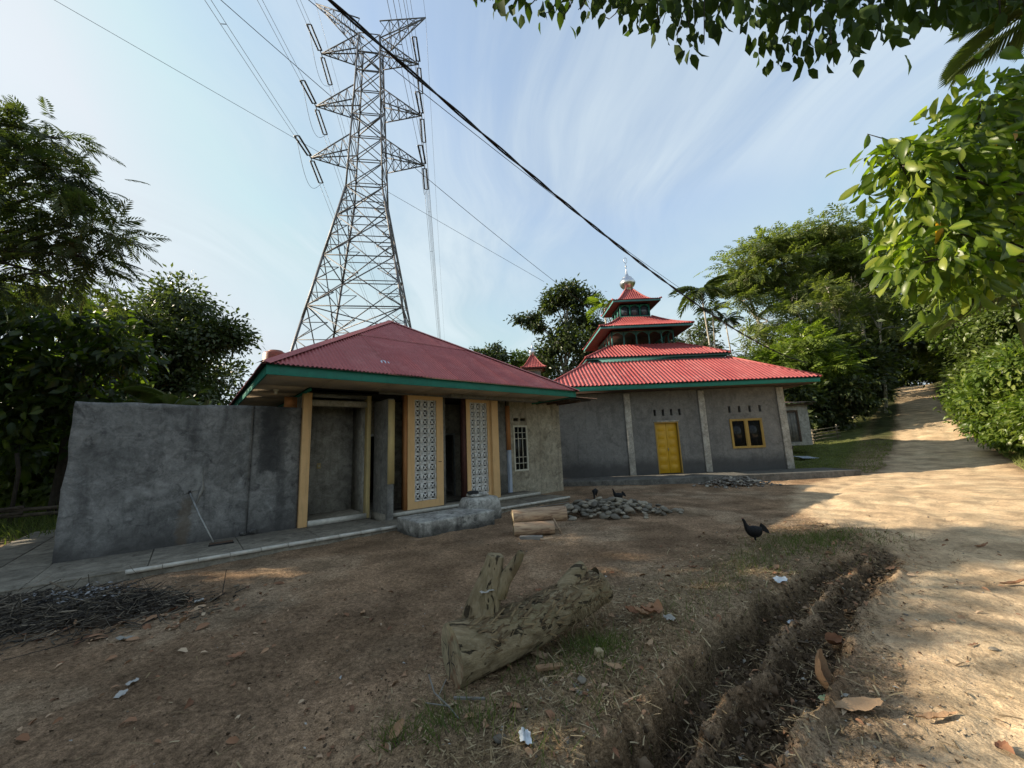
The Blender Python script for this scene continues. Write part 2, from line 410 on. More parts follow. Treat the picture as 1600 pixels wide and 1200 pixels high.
M_['teal_soft'] = paint('weathered_teal_paint', (.06, .20, .19), (.04, .15, .15), 4, rough=.6, dirt=(.05, .05, .045), dirt_amt=.5)
M_['soffit'] = paint('beige_soffit', (.44, .36, .26), (.38, .31, .22), 2, rough=.8, dirt=(.2, .15, .09), dirt_amt=.3)
M_['roof_old'] = corr('faded_red_roofing', (.36, .09, .088), (.29, .066, .066), (.44, .17, .16), rough=.7, rust=(.12, .035, .035), rust_amt=.45)
M_['roof_new'] = corr('bright_red_roofing', (.31, .06, .056), (.255, .046, .045), (.42, .16, .145), rough=.6, rust=(.15, .03, .028), rust_amt=.45)
M_['wood_dark'] = simple('dark_wood', (.10, .065, .045), .8)
M_['wood_red'] = simple('red_brown_wood', (.085, .032, .024), .75)
M_['door'] = paint('mustard_door_paint', (.52, .30, .012), (.46, .26, .012), 3, rough=.4, dirt_amt=.12, streak=.15)
M_['frame'] = paint('mustard_frame_paint', (.36, .235, .055), (.31, .20, .045), 4, rough=.5, dirt_amt=.2)
M_['white_frame'] = paint('cream_white_paint', (.62, .60, .50), (.54, .52, .43), 4, dirt_amt=.2)
def glass():
    s = NT('dark_glass'); s.base((.012, .013, .013)); return s.set(.15, 0, .22)
M_['glass'] = glass()
def skyglass():
    s = NT('blue_grey_glass'); s.base((.05, .065, .08)); return s.set(.12, 0, .6)
M_['skyglass'] = skyglass()
M_['silver'] = simple('silver_metal', (.62, .63, .64), .28, 1.0, .5, var=.2, bump=.05)
M_['steel'] = simple('galvanised_steel', (.14, .136, .14), .6, .3, .4, var=.3, scale=3, bump=.0)
M_['insul'] = simple('dark_insulator', (.045, .04, .04), .35, 0, .5)
M_['wire'] = simple('aluminium_wire', (.10, .10, .105), .5, .4)
M_['cable'] = simple('black_cable', (.012, .012, .013), .5)
M_['pole'] = simple('worn_metal_pole', (.42, .43, .42), .4, .6)
M_['bark'] = simple('bark', (.13, .105, .08), .95, var=.5, scale=9, bump=.6)
M_['bark_pale'] = simple('pale_bark', (.36, .33, .28), .9, var=.4, scale=6, bump=.4)
M_['bark_dark'] = simple('dark_bark', (.05, .042, .034), .95, var=.4, scale=9, bump=.6)
def logbark(name='log_bark', rot=(0, 0, rad(-37)), sc_=(.22, 1.6, 1.6)):
    s = NT(name)
    mp = s.n('ShaderNodeMapping'); mp.inputs['Rotation'].default_value = rot; mp.inputs['Scale'].default_value = sc_
    s.l(s.c.outputs['Object'], mp.inputs[0]); v = mp.outputs[0]
    a = s.mix(s.ramp(s.noise(7, 8, .65, vec=v), .36, .62), (.15, .115, .068), (.275, .22, .135))
    a = s.mix(s.math('MULTIPLY', s.ramp(s.noise(2.2, 6, .6, loc=(3, 3, 3)), .46, .62), .6), a, (.16, .135, .072))
    a = s.mix(s.math('MULTIPLY', s.ramp(s.noise(26, 4, .6, vec=v), .52, .6), .35), a, (.32, .265, .175))
    crk = s.ramp(s.noise(11, 5, .6, vec=v, dist=.4), .575, .62)
    a = s.mix(s.math('MULTIPLY', crk, .9), a, (.035, .028, .02))
    s.base(a); s.bump(s.math('SUBTRACT', s.math('MULTIPLY', s.noise(22, 7, .7, vec=v), .6), crk), 1.0, .03); return s.set(.95, 0, .12)
M_['log'] = logbark()
M_['log_up'] = logbark('stub_bark', (0, 0, 0), (1.6, 1.6, .25))
def cutwood():
    s = NT('sawn_wood')
    w = s.n('ShaderNodeTexWave'); w.wave_type = 'RINGS'; w.inputs['Scale'].default_value = 9; w.inputs['Distortion'].default_value = 3; w.inputs['Detail'].default_value = 4
    s.l(s.c.outputs['Object'], w.inputs['Vector'])
    a = s.mix(w.outputs['Fac'], (.30, .25, .165), (.37, .31, .205))
    a = s.mix(s.ramp(s.noise(3, 5, .6, loc=(1, 2, 3)), .42, .6), a, (.20, .19, .12))
    a = s.mix(s.ramp(s.noise(5, 7, .7, dist=.7), .45, .68), a, (.18, .09, .05))
    a = s.mix(s.math('MULTIPLY', s.ramp(s.noise(9, 6, .7), .55, .7), .7), a, (.055, .042, .03))
    s.base(a); s.bump(s.noise(30, 7, .7), .5, .02); return s.set(.9, 0, .2)
M_['cut'] = cutwood()
def peeled():
    s = NT('peeled_wood')
    a = s.mix(s.ramp(s.noise(3, 8, .6, stretch=(.6, 5, 5), dist=1.5), .35, .68), (.46, .33, .215), (.22, .135, .085))
    a = s.mix(s.math('MULTIPLY', s.ramp(s.noise(6, 6, .6), .55, .7), .6), a, (.09, .05, .04))
    s.base(a); s.bump(s.noise(20, 6, .6, stretch=(.5, 4, 4)), .4, .02); return s.set(.75, 0, .3)
M_['peeled'] = peeled()
M_['stone'] = objrnd('river_stone', [(.105, .096, .08), (.165, .148, .118), (.23, .20, .155), (.30, .265, .205)])
M_['rubble'] = rndmat('rubble', [(.11, .10, .085), (.19, .17, .15), (.42, .39, .32)])
M_['hen'] = simple('black_feathers', (.010, .010, .011), .6, 0, .2, var=.5, scale=40, bump=.5)
M_['comb'] = simple('red_skin', (.16, .03, .025), .6)
M_['beak'] = simple('horn_beak', (.42, .34, .22), .6)
M_['char'] = rndmat('charred_twigs', [(.013, .012, .011), (.05, .043, .036), (.12, .10, .075), (.28, .235, .175)], bump=.3)
def charbed():
    s = NT('char_bed')
    a = s.mix(s.ramp(s.noise(6, 9, .75, dist=.8), .35, .62), (.022, .019, .016), (.11, .085, .062))
    a = s.mix(s.math('MULTIPLY', s.ramp(s.noise(11, 8, .75, loc=(4, 1, 2)), .60, .70), .7), a, (.30, .30, .30))
    s.base(a); s.bump(s.math('ADD', s.noise(18, 8, .75), s.noise(70, 5, .7)), 1.0, .06); return s.set(1.0, 0, .05)
M_['charbed'] = charbed()
M_['ash'] = simple('ash', (.33, .33, .34), .95, var=.7, scale=9)
M_['straw'] = rndmat('dry_straw', [(.055, .036, .02), (.14, .095, .05), (.25, .185, .10), (.42, .34, .21)], bump=.1)
M_['crumb'] = rndmat('earth_crumbs', [(.055, .037, .023), (.11, .075, .047), (.19, .135, .085)], bump=.3)
M_['litter_leaf'] = rndmat('dead_leaves', [(.10, .05, .03), (.22, .11, .06), (.36, .22, .13), (.46, .36, .25)], bump=.3, bscale=25)
M_['paper'] = rndmat('paper_scraps', [(.26, .25, .22), (.38, .36, .32), (.33, .34, .34)], bump=.05)
M_['dead_leaf'] = objrnd('dry_leaf', [(.20, .09, .05), (.30, .16, .085), (.36, .24, .14)], rough=.7, bump=.5, scale=14)
M_['grass'] = leafmat('grass_blades', [(.045, .07, .02), (.085, .115, .032), (.16, .17, .06)], .3, .6, .2)
M_['lawn'] = leafmat('lawn_blades', [(.09, .115, .03), (.15, .175, .05), (.25, .24, .09)], .3, .6, .2)
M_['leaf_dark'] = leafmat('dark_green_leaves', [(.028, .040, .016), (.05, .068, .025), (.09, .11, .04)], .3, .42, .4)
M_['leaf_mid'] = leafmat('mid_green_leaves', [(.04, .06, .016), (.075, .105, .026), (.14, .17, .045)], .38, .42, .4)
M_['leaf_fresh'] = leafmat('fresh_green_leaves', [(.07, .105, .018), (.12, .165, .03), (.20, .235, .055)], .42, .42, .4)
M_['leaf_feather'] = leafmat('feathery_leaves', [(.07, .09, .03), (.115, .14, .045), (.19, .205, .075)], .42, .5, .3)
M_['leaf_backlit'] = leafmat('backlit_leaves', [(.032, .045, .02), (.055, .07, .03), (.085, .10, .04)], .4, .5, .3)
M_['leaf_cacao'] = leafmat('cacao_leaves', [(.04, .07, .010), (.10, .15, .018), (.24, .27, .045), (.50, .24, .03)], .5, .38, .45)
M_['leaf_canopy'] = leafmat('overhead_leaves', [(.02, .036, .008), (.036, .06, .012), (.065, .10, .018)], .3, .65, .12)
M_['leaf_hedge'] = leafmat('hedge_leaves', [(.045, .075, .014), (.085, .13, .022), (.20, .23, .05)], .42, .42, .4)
M_['leaf_palm'] = leafmat('palm_leaves', [(.045, .07, .02), (.075, .105, .03), (.14, .16, .055)], .35, .4, .4)
M_['leaf_teak'] = leafmat('broad_leaves', [(.018, .030, .008), (.036, .058, .012), (.11, .145, .025)], .45, .45, .35)
M_['green_stem'] = simple('green_palm_stem', (.16, .19, .06), .6)
M_['rail'] = simple('weathered_bamboo', (.20, .17, .12), .8)
M_['sheet'] = simple('pale_metal_sheet', (.50, .56, .60), .45, .4)
M_['plank'] = simple('grey_weathered_plank', (.24, .225, .20), .85, var=.4, scale=5, bump=.4)
M_['rust'] = simple('rusty_sheet', (.15, .10, .075), .8, var=.5, scale=4)
M_['tank'] = simple('brick_red_plastic', (.26, .075, .045), .5)
M_['plastic'] = simple('clear_plastic', (.55, .60, .64), .3, 0, .5)
# ------------------------------------------------------------------ terrain: yard, ditch, dirt road climbing a hill
SQ = math.sqrt(.5)
def road_edges(a):
    l = np.interp(a, [-30, 2.5, 4.4, 7.2, 9.1, 10.6, 15.3, 18.5, 21, 28, 38, 81, 200], [-.6, -.5, -.3, -.32, -1.2, -2.1, -2.7, -1.9, -.75, -.6, -.4, .3, .5])
    r = np.interp(a, [-30, 10, 19, 31, 41, 84, 200], [3.0, 2.8, 2.3, 2.7, 2.7, 3.4, 3.6])
    return l, r
def road_mask(x, y):
    a = (x+y)*SQ; b = (x-y)*SQ; l, r = road_edges(a)
    wob = (fbm(x*.9, y*.9, 5, 4)-.5)*.7 + (fbm(x*5, y*5, 9, 3)-.5)*.3
    return sm(-.32, .32, b-l+wob) * sm(-.5, .5, r-b+wob*.8)
def ditch(x, y):
    """depth below the yard of the two little trenches along the road"""
    a = (x+y)*SQ; b = (x-y)*SQ
    e0 = np.interp(a, [-6, 1.85, 3.2, 4.1, 5.4, 6.9, 7.9, 9], [-1.3, -1.30, -1.38, -1.33, -1.10, -.76, -.48, -.3])
    mid = np.interp(a, [-6, 2.1, 2.6, 3.1, 4, 5.1, 6.5, 7.9, 9], [-.98, -1.0, -1.03, -.96, -.92, -.8, -.59, -.42, -.28])
    e1 = np.interp(a, [-6, 2.35, 3.05, 4.05, 4.8, 6.3, 8, 9], [-.6, -.66, -.60, -.5, -.48, -.3, -.3, -.2])
    w = (fbm(x*3.1, y*3.1, 21, 4)-.5)*.22 + (fbm(x*11, y*11, 22, 3)-.5)*.09
    bb = b + w
    fade = sm(8.3, 6.0, a) * sm(-8, -5, a)
    deep = sm(5.6, 3.6, a)
    t1 = sm(e0-.05, e0+.06, bb) * sm(mid+.02, mid-.09, bb)
    t2 = sm(mid-.02, mid+.10, bb) * sm(e1+.04, e1-.10, bb)
    ridge = np.exp(-((bb-mid)/.055)**2)*.05 + np.exp(-((bb-e1-.02)/.06)**2)*.06*(fbm(x*2, y*2, 31, 3))*2
    return fade*((.12+.17*deep)*t1 + (.07+.08*deep)*t2 - ridge), fade*np.clip(t1+t2, 0, 1), e0-bb
def H(x, y):
    x = np.asarray(x, float); y = np.asarray(y, float)
    a = (x+y)*SQ; b = (x-y)*SQ
    hill = np.interp(a, [0, 17, 20, 23, 27, 32, 38, 60, 81, 90, 130, 600], [0, 0, .05, .2, .55, 1.08, 1.87, 4.9, 8.1, 8.45, 7.5, 7])
    w = sm(-10.5, -4.2, b); far = sm(32, 64, y)*.8
    z = hill*np.maximum(w, far) + sm(9.5, 15, y)*.10*(1-w)*sm(14, 8, np.abs(x-4))
    z = z + sm(3.2, 6.0, b)*(.35+.5*fbm(x*.2, y*.2, 3, 3))*sm(4, 12, a)
    near = sm(30, 12, np.hypot(x, y))
    z = z + (fbm(x*.8, y*.8, 41, 3)-.5)*.07 + near*((fbm(x*4.5, y*4.5, 43, 4)-.5)*.045)
    fine = sm(9, 4, np.hypot(x, y)); rm = road_mask(x, y)
    z = z + fine*(1-.55*rm)*((fbm(x*22, y*22, 47, 3)-.5)*.028) + fine*ditch(x, y)[1]*((fbm(x*13, y*13, 49, 4)-.5)*.085)
    # wheel-smoothed flags of hard earth on the road
    z = z + rm*near*(fbm(x*2.1, y*2.1, 51, 4)-.5)*.05
    l_, r_ = road_edges(a); rut = np.exp(-((b-l_-.95+(fbm(a*.4, a*0, 91, 2)-.5)*.5)/.16)**2)+np.exp(-((b-l_-2.25+(fbm(a*.4, a*0, 92, 2)-.5)*.5)/.16)**2)
    z = z - rm*rut*.028*(.4+fbm(x*1.5, y*1.5, 93, 2)) + rm*near*(sm(.5, .6, fbm(x*1.1, y*1.1, 95, 4))*.02)
    d, m, eb = ditch(x, y)
    z = z - d
    # rough, raked-up bank on the yard side of the ditch
    bank = np.exp(-((eb-.35)/.42)**2)*sm(9.6, 7.5, a)*sm(-6, -3, a)
    z = z + bank*(.03+.09*fbm(x*2.6, y*2.6, 61, 4))
    return z
def Hs(x, y): return float(H(np.array([x]), np.array([y]))[0])

def build_ground():
    az = np.concatenate([np.linspace(rad(-180), rad(-60), 60, endpoint=False), np.linspace(rad(-60), rad(60), 640, endpoint=False), np.linspace(rad(60), rad(180), 60, endpoint=False)])
    inv = np.linspace(1/1.55, 1/55., 470); r = np.concatenate([[.02, .4, .8, 1.2], 1/inv, [58, 62, 67, 73, 80, 90, 105, 125, 150, 190, 250, 340, 480, 700]])
    A, R = np.meshgrid(az, r, indexing='ij'); x = R*np.sin(A); y = R*np.cos(A)
    z = H(x, y)
    na, nr = x.shape
    rm = road_mask(x, y); d, dm, eb = ditch(x, y); a = (x+y)*SQ; b = (x-y)*SQ
    nz = fbm(x*.5, y*.5, 71, 4)[..., None]; nf = fbm(x*3, y*3, 73, 4)[..., None]
    soil = np.array([.25, .168, .106])*(.8+.45*nz) ; soil = soil*(.85+.3*nf)
    pale = sm(.5, .64, fbm(x*1.15+3, y*1.15, 83, 5))[..., None]; soil = soil*(1-.55*pale) + np.array([.36, .27, .18])*.55*pale
    damp = sm(.54, .66, fbm(x*.8+13, y*.8, 85, 5))[..., None]; soil = soil*(1-.5*damp) + np.array([.14, .095, .06])*.5*damp
    reddish = sm(.52, .68, fbm(x*.35+7, y*.35, 75, 3))[..., None]
    soil = soil*(1-.25*reddish) + np.array([.26, .165, .095])*.35*reddish
    road = np.array([.48, .35, .22])*(.88+.24*nf)
    grit = sm(.5, .66, fbm(x*1.7, y*1.7, 77, 5))[..., None]
    road = road*(1-.55*grit) + np.array([.46, .36, .235])*.55*grit
    mud = sm(.55, .68, fbm(x*2.4+5, y*2.4, 79, 5))[..., None]*sm(14, 6, np.hypot(x, y))[..., None]
    road = road*(1-.4*mud) + np.array([.22, .16, .095])*.4*mud
    l0, r0 = road_edges(a); rut = (np.exp(-((b-l0-.95+(fbm(a*.4, a*0, 91, 2)-.5)*.5)/.22)**2)+np.exp(-((b-l0-2.25+(fbm(a*.4, a*0, 92, 2)-.5)*.5)/.22)**2))[..., None]
    road = road*(1-.3*rut)+np.array([.56, .43, .28])*.3*rut
    cr_ = np.abs(fbm(x*2.2+2, y*2.2, 97, 4)-.5)[..., None]; road = road*(1-.45*sm(.025, .0, cr_)*sm(12, 5, np.hypot(x, y))[..., None])
    k = rm[..., None]
    c = soil*(1-k) + road*k
    g = (sm(-10, -6.5, b)*sm(-.5, -1.3, b-road_edges(a)[0]+.5)*sm(19, 21.5, a))[..., None]        # short lawn right of the mosque
    c = c*(1-g) + np.array([.105, .115, .042])*(.7+.6*nf)*g
    far = np.maximum(sm(22, 36, np.hypot(x, y)), sm(-9.5, -13, x))[..., None]*(1-k)*(1-g)
    c = c*(1-far) + np.array([.06, .065, .028])*far
    vr = (sm(.1, .9, b-road_edges(a)[1]))[..., None]
    c = c*(1-vr) + np.array([.10, .10, .04])*vr
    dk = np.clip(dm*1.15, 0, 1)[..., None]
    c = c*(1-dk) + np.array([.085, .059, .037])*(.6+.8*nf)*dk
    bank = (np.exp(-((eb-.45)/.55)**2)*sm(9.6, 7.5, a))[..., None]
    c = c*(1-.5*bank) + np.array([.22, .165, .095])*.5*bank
    idx = np.arange(na*nr).reshape(na, nr); nx = np.roll(idx, -1, axis=0)
    q = np.stack([idx[:, :-1], nx[:, :-1], nx[:, 1:], idx[:, 1:]], -1).reshape(-1, 4)[:, ::-1]
    rmf = rm.ravel()[q].mean(1) > .5
    V = np.stack([x, y, z], -1).reshape(-1, 3); c = np.clip(c, 0, 1).reshape(-1, 3)
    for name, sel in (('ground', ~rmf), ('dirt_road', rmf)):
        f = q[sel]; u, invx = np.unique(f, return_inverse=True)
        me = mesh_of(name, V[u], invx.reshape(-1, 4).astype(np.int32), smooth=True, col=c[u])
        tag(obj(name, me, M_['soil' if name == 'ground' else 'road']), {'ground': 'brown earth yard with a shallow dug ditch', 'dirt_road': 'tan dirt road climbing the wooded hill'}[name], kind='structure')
build_ground()
# ------------------------------------------------------------------ corrugated roofing
def corr_slope(A, Bp, C, D, pitch, amp, rows=None, curve=None, phase=0.0, per=6):
    """eave A->B, top D->C (C above B). Columns run straight up the slope and are cut by the hips."""
    A, Bp, C, D = (np.array(p, float) for p in (A, Bp, C, D))
    ex = Bp-A; L_ = np.linalg.norm(ex); ex /= L_
    up = (D+C)/2-(A+Bp)/2; up -= ex*np.dot(up, ex); Hh = np.linalg.norm(up); up /= Hh
    nrm = np.cross(ex, up); nrm *= 1 if nrm[2] > 0 else -1
    xd = np.dot(D-A, ex); xc = np.dot(C-A, ex)
    n = int(L_/pitch*per); xs = np.linspace(0, L_, n+1)
    top = np.minimum(np.where(xd > 1e-6, xs/max(xd, 1e-6), 1.0), np.where(L_-xc > 1e-6, (L_-xs)/max(L_-xc, 1e-6), 1.0)); top = np.clip(top, 0, 1)
    K = rows or 2
    t = np.linspace(0, 1, K)
    v = top[:, None]*t[None]
    w = amp*np.cos((xs+phase)*2*np.pi/pitch)
    P = A + ex*xs[:, None, None] + up*(v*Hh)[..., None] + nrm*(w[:, None]*np.ones(K))[..., None]
    if curve is not None: P[..., 2] -= curve(v)
    idx = np.arange((n+1)*K).reshape(n+1, K)
    F = np.stack([idx[:-1, :-1], idx[1:, :-1], idx[1:, 1:], idx[:-1, 1:]], -1).reshape(-1, 4)
    return P.reshape(-1, 3), F
def corr_sheet(A, ex, up, nrm, x0, x1, v0, top, Hh, v1, pitch, amp, per=6, lift=0.0):
    """one sheet of a slope: columns x0..x1, from height v0 to min(v1, hip)"""
    n = max(2, int((x1-x0)/pitch*per)); xs = np.linspace(x0, x1, n+1)
    hi = np.minimum(top(xs), v1); ok = hi > v0+1e-4
    if ok.sum() < 2: return None
    hi = np.maximum(hi, v0)
    w = amp*np.cos(xs*2*np.pi/pitch)+lift
    a = A+ex*xs[:, None]+up*(v0*Hh)+nrm*(w+.0)[:, None]; b = A+ex*xs[:, None]+up*(hi*Hh)[:, None]+nrm*w[:, None]
    V = np.stack([a, b], 1).reshape(-1, 3); i = np.arange(n)*2
    F = np.stack([i, i+2, i+3, i+1], -1)
    return V, F[ok[:-1] | ok[1:]]

# ------------------------------------------------------------------ wash house (rotated 40 degrees, s along the front, t inwards)
UA = rad(40.0)
ca, sa = math.cos(UA), math.sin(UA)
def stw(s, t, z=0): return (s*ca-t*sa, s*sa+t*ca, z)
A0 = (4.8, 9.0)
wash = Thing('wash_house', 'low wash house with faded red hipped roof, teal fascia and two columns of pierced blocks', 'building', stw(*A0), UA, (*A0, 0))
TB = 8.85   # face of the two pierced panels
wash.part('floor_slab', B(3.42, 8.22, 8.72, 9.42, 0.0, .24), M_['paving'])
wash.part('floor_slab', B(1.9, 8.22, 9.425, 14.9, 0.0, .22), M_['paving'])
wash.part('step_nosing', B(3.64, 8.23, 8.69, 8.718, .17, .243), M_['nosing'])
wash.part('threshold', B(2.06, 3.28, 9.33, 9.42, .125, .235), M_['nosing'])
# alcove
wash.part('column', B(1.88, 2.05, 9.36, 9.56, .12, 2.98), M_['yellow'], bevel=.006)
wash.part('column', B(3.28, 3.37, 9.38, 9.56, .12, 2.98), M_['yellow_old'], bevel=.006)
wash.part('alcove_back_wall', B(1.9, 3.46, 10.52, 10.64, .2, 3.0), M_['pillar'])
wash.part('alcove_side_wall', B(3.30, 3.42, 9.565, 10.515, .2, 3.0), M_['pillar'])
wash.part('alcove_side_wall', B(1.9, 2.03, 9.565, 10.515, .2, 3.0), M_['pillar'])
wash.part('beam', B(2.052, 3.278, 9.40, 9.55, 2.70, 2.83), M_['wall_tan'], bevel=.006)
wash.part('beam', B(2.052, 3.278, 9.42, 9.55, 2.90, 2.98), M_['wall_grey'])
sw = wash.part('light_switch', B(2.46, 2.55, 10.495, 10.519, 1.28, 1.41), M_['yellow_old'], bevel=.004)
wash.part('switch_rocker', B(2.49, 2.52, 10.486, 10.494, 1.32, 1.37), M_['white_frame'], parent=sw)
# wing wall
wash.part('wing_wall', B(3.485, 3.63, 8.62, 9.5, .12, 2.83), M_['wall_grey'], bevel=.008)
wash.part('wing_wall_edge', B(3.48, 3.635, 8.60, 8.618, .9, 2.80), M_['yellow_old'])
# pierced panels
def panel(s0, s1, h0, h1, name):
    z0, z1 = .245, 2.97; b0, b1 = .41, 2.87
    p = wash.part(name, wall_cells(s0, s1, z0, z1, TB, TB+.15, [(h0, h1, b0, b1)]), M_['yellow'])
    w = (h1-h0)/3; h = (b1-b0)/11; me = None
    m = MB(); d = .055; fr = .035
    # one block: rim plus a saltire, four triangular openings
    for (x0, x1, y0, y1) in ((0, w, 0, fr), (0, w, h-fr, h), (0, fr, fr, h-fr), (w-fr, w, fr, h-fr)): m.box(x0+.001, x1-.001, -d/2, d/2, y0+.001, y1-.001)
    cx, cz = w/2, h/2
    for sx in (-1, 1):
        m.bar((cx-sx*(w/2-fr), sx*.0015, cz-(h/2-fr)), (cx+sx*(w/2-fr), sx*.0015, cz+(h/2-fr)), d*.8, .024)
    me = mesh_of('breeze_block', m.V, m.F); me.materials.append(M_['block'])
    for i in range(3):
        for j in range(11):
            o = obj('breeze_block', me, None, p, loc=(h0+i*w-A0[0], TB+.055+random.uniform(-.004, .004)-A0[1], b0+j*h), rot=(0, random.uniform(-.012, .012), 0))
    return p
panel(4.07, 5.04, 4.25, 4.85, 'pierced_panel')
panel(5.76, 6.55, 5.88, 6.46, 'pierced_panel')
wash.part('jamb', B(3.985, 4.068, TB+.01, TB+.16, .245, 2.97), M_['orange'])
wash.part('jamb', B(5.655, 5.758, TB+.02, TB+.17, .245, 2.97), M_['wood_red'])
wash.part('pillar', B(6.552, 6.78, TB-.09, TB+.15, .245, 2.97), M_['yellow'], bevel=.008)
wash.part('door_latch', B(4.90, 4.985, TB-.012, TB-.002, 1.31, 1.325), M_['wood_dark'])
# inner rooms behind the openings
wash.part('inner_wall', wall_cells(3.43, 6.9, .22, 3.0, 10.45, 10.57, [(3.62, 4.3, .22, 2.08), (5.62, 6.32, .22, 2.08)]), M_['wall_tan'])
for s0, s1 in ((3.62, 4.3), (5.62, 6.32)):
    wash.part('door_frame', wall_cells(s0-.02, s1+.02, .22, 2.1, 10.40, 10.448, [(s0+.04, s1-.04, .22, 2.04)]), M_['pole'])
wash.part('partition_wall', B(5.08, 5.2, 9.02, 10.44, .22, 3.0), M_['wall_grey'])
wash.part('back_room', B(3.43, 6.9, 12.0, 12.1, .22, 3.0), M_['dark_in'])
wash.part('beam', B(3.40, 6.56, 8.86, 9.0, 2.975, 3.09), M_['wall_grey'])
wash.part('beam', B(5.1, 8.15, 8.50, 8.70, 2.93, 3.04), M_['wall_grey'], bevel=.006)
# recess and window wall on the right
wash.part('recess_wall', B(6.6, 7.62, 9.47, 9.6, .22, 3.09), M_['wall_grey'])
wash.part('side_wall', B(6.66, 6.78, 9.0, 9.465, .24, 3.0), M_['wall_grey'])
wash.part('door_post', B(7.62, 7.76, 9.42, 9.6, 1.52, 2.9), M_['orange'], label='orange upper half of the door post')
m = MB(); prof = []
for i in range(22):
    z = .24+i*(1.275/21); prof.append((7.645+.035*float(fbm(np.array([z*4.1]), np.array([.3]), 5, 3)[0]*2-1), z))
V = [(x, 9.42, z) for x, z in prof]+[(7.76, 9.42, z) for x, z in prof]+[(x, 9.6, z) for x, z in prof]+[(7.76, 9.6, z) for x, z in prof]; n = len(prof); F = []
for i in range(n-1):
    F += [(i, n+i, n+i+1, i+1), (2*n+i, i, i+1, 2*n+i+1), (n+i, 3*n+i, 3*n+i+1, n+i+1)]
wash.part('door_post', (V, F), M_['blue'], label='pale blue chipped lower half of the door post')
WW = 9.45
wash.part('window_wall', wall_cells(7.762, 10.05, .0, 3.05, WW, WW+.14, [(7.91, 8.46, .87, 2.26), (7.92, 8.14, 2.42, 2.52), (8.22, 8.44, 2.42, 2.52)]), M_['wall_tan'])
wash.part('annex_side_wall', B(9.92, 10.05, WW+.142, 13.0, 0, 3.05), M_['wall_tan'])
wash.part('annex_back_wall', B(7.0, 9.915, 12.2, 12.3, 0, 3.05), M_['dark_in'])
win = wash.part('window', wall_cells(7.89, 8.48, .85, 2.28, WW-.02, WW+.05, [(7.94, 8.43, .90, 2.23)]), M_['white_frame'])
for s_ in (8.095, 8.265): wash.part('window_bar', B(s_-.01, s_+.01, WW-.012, WW+.012, .90, 2.23), M_['white_frame'], parent=win)
for z_ in (1.09, 1.28, 1.86, 2.05): wash.part('window_bar', B(7.94, 8.43, WW-.008, WW+.008, z_-.01, z_+.01), M_['white_frame'], parent=win)
wash.part('window_pane', B(7.935, 8.435, WW+.02, WW+.03, .895, 2.235), M_['glass'], parent=win)
# annex lean-to with corrugated edge
an = wash.part('annex_roof', B(8.0, 10.5, 8.35, 12.4, 3.06, 3.10), M_['dark_in'])
V, F = corr_slope((8.3, 8.2, 3.12), (10.65, 8.2, 3.12), (10.65, 12.5, 3.5), (8.3, 12.5, 3.5), .076, .012)
wash.part('annex_sheet', (V, F), M_['rust'], parent=an)
for i in range(3): wash.part('rafter', B(8.95+i*.5, 9.01+i*.5, 8.4, 12.0, 2.99, 3.058), M_['wood_dark'], parent=an)
# outer walls hidden behind
wash.part('left_wall', B(1.9, 2.02, 10.645, 14.9, .2, 3.0), M_['wall_grey'])
wash.part('rear_wall', B(2.03, 8.2, 14.8, 14.9, .2, 3.0), M_['wall_grey'])
wash.part('right_wall', B(6.9, 7.02, 9.605, 14.79, .2, 3.0), M_['wall_grey'])
wash.part('shutter', B(1.55, 1.8, 9.62, 9.66, 2.66, 2.9), M_['orange'])
# soffit boards, fascia, roof
S0, S1, T0, T1, ZE = .92, 8.78, 7.52, 15.2, 2.985
def soffit():
    for i in range(7):
        a = S0+.03+i*(S1-S0-.06)/7; b = S0+.03+(i+1)*(S1-S0-.06)/7-.008
        wash.part('soffit_panel', B(a, b, T0+.03, 8.84, ZE+.03, ZE+.045), M_['soffit'])
    for i in range(6):
        a = 8.85+i*1.05; wash.part('soffit_panel', B(S0+.03, 1.86, a, a+1.04, ZE+.03, ZE+.045), M_['soffit'])
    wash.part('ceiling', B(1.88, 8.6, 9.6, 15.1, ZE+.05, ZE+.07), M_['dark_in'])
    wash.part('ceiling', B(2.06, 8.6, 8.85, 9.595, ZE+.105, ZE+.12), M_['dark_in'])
soffit()
wash.part('soffit_trim', B(1.88, 1.92, 8.85, 14.8, ZE-.03, ZE+.028), M_['teal'])
for bx in ((S0, S1, T0, T0+.025, ZE, ZE+.18), (S0, S1, T1-.025, T1, ZE, ZE+.18), (S0, S0+.025, T0+.027, T1-.027, ZE, ZE+.18), (S1-.025, S1, T0+.027, T1-.027, ZE, ZE+.18)):
    wash.part('fascia_board', B(*bx), M_['teal'], bevel=.004)
wash.part('lamp_holder', MB().lathe([(.055, 0), (.055, -.02), (.03, -.03), (.028, -.09)], 12, (1.35, 9.4, ZE+.03)), M_['white_frame'])
apex = (4.62, 11.4, 5.68); o_ = .07; ze = ZE+.185
roof = wash.part('roof', (MB().add([(S0-o_, T0-o_, ze-.02), (S1+o_, T0-o_, ze-.02), (S1+o_, T1+o_, ze-.02), (S0-o_, T1+o_, ze-.02), (apex[0], apex[1], apex[2]-.05)], [(0, 1, 4), (1, 2, 4), (2, 3, 4), (3, 0, 4)])), M_['wood_dark'])
crn = [(S0-o_, T0-o_, ze), (S1+o_, T0-o_, ze), (S1+o_, T1+o_, ze), (S0-o_, T1+o_, ze)]
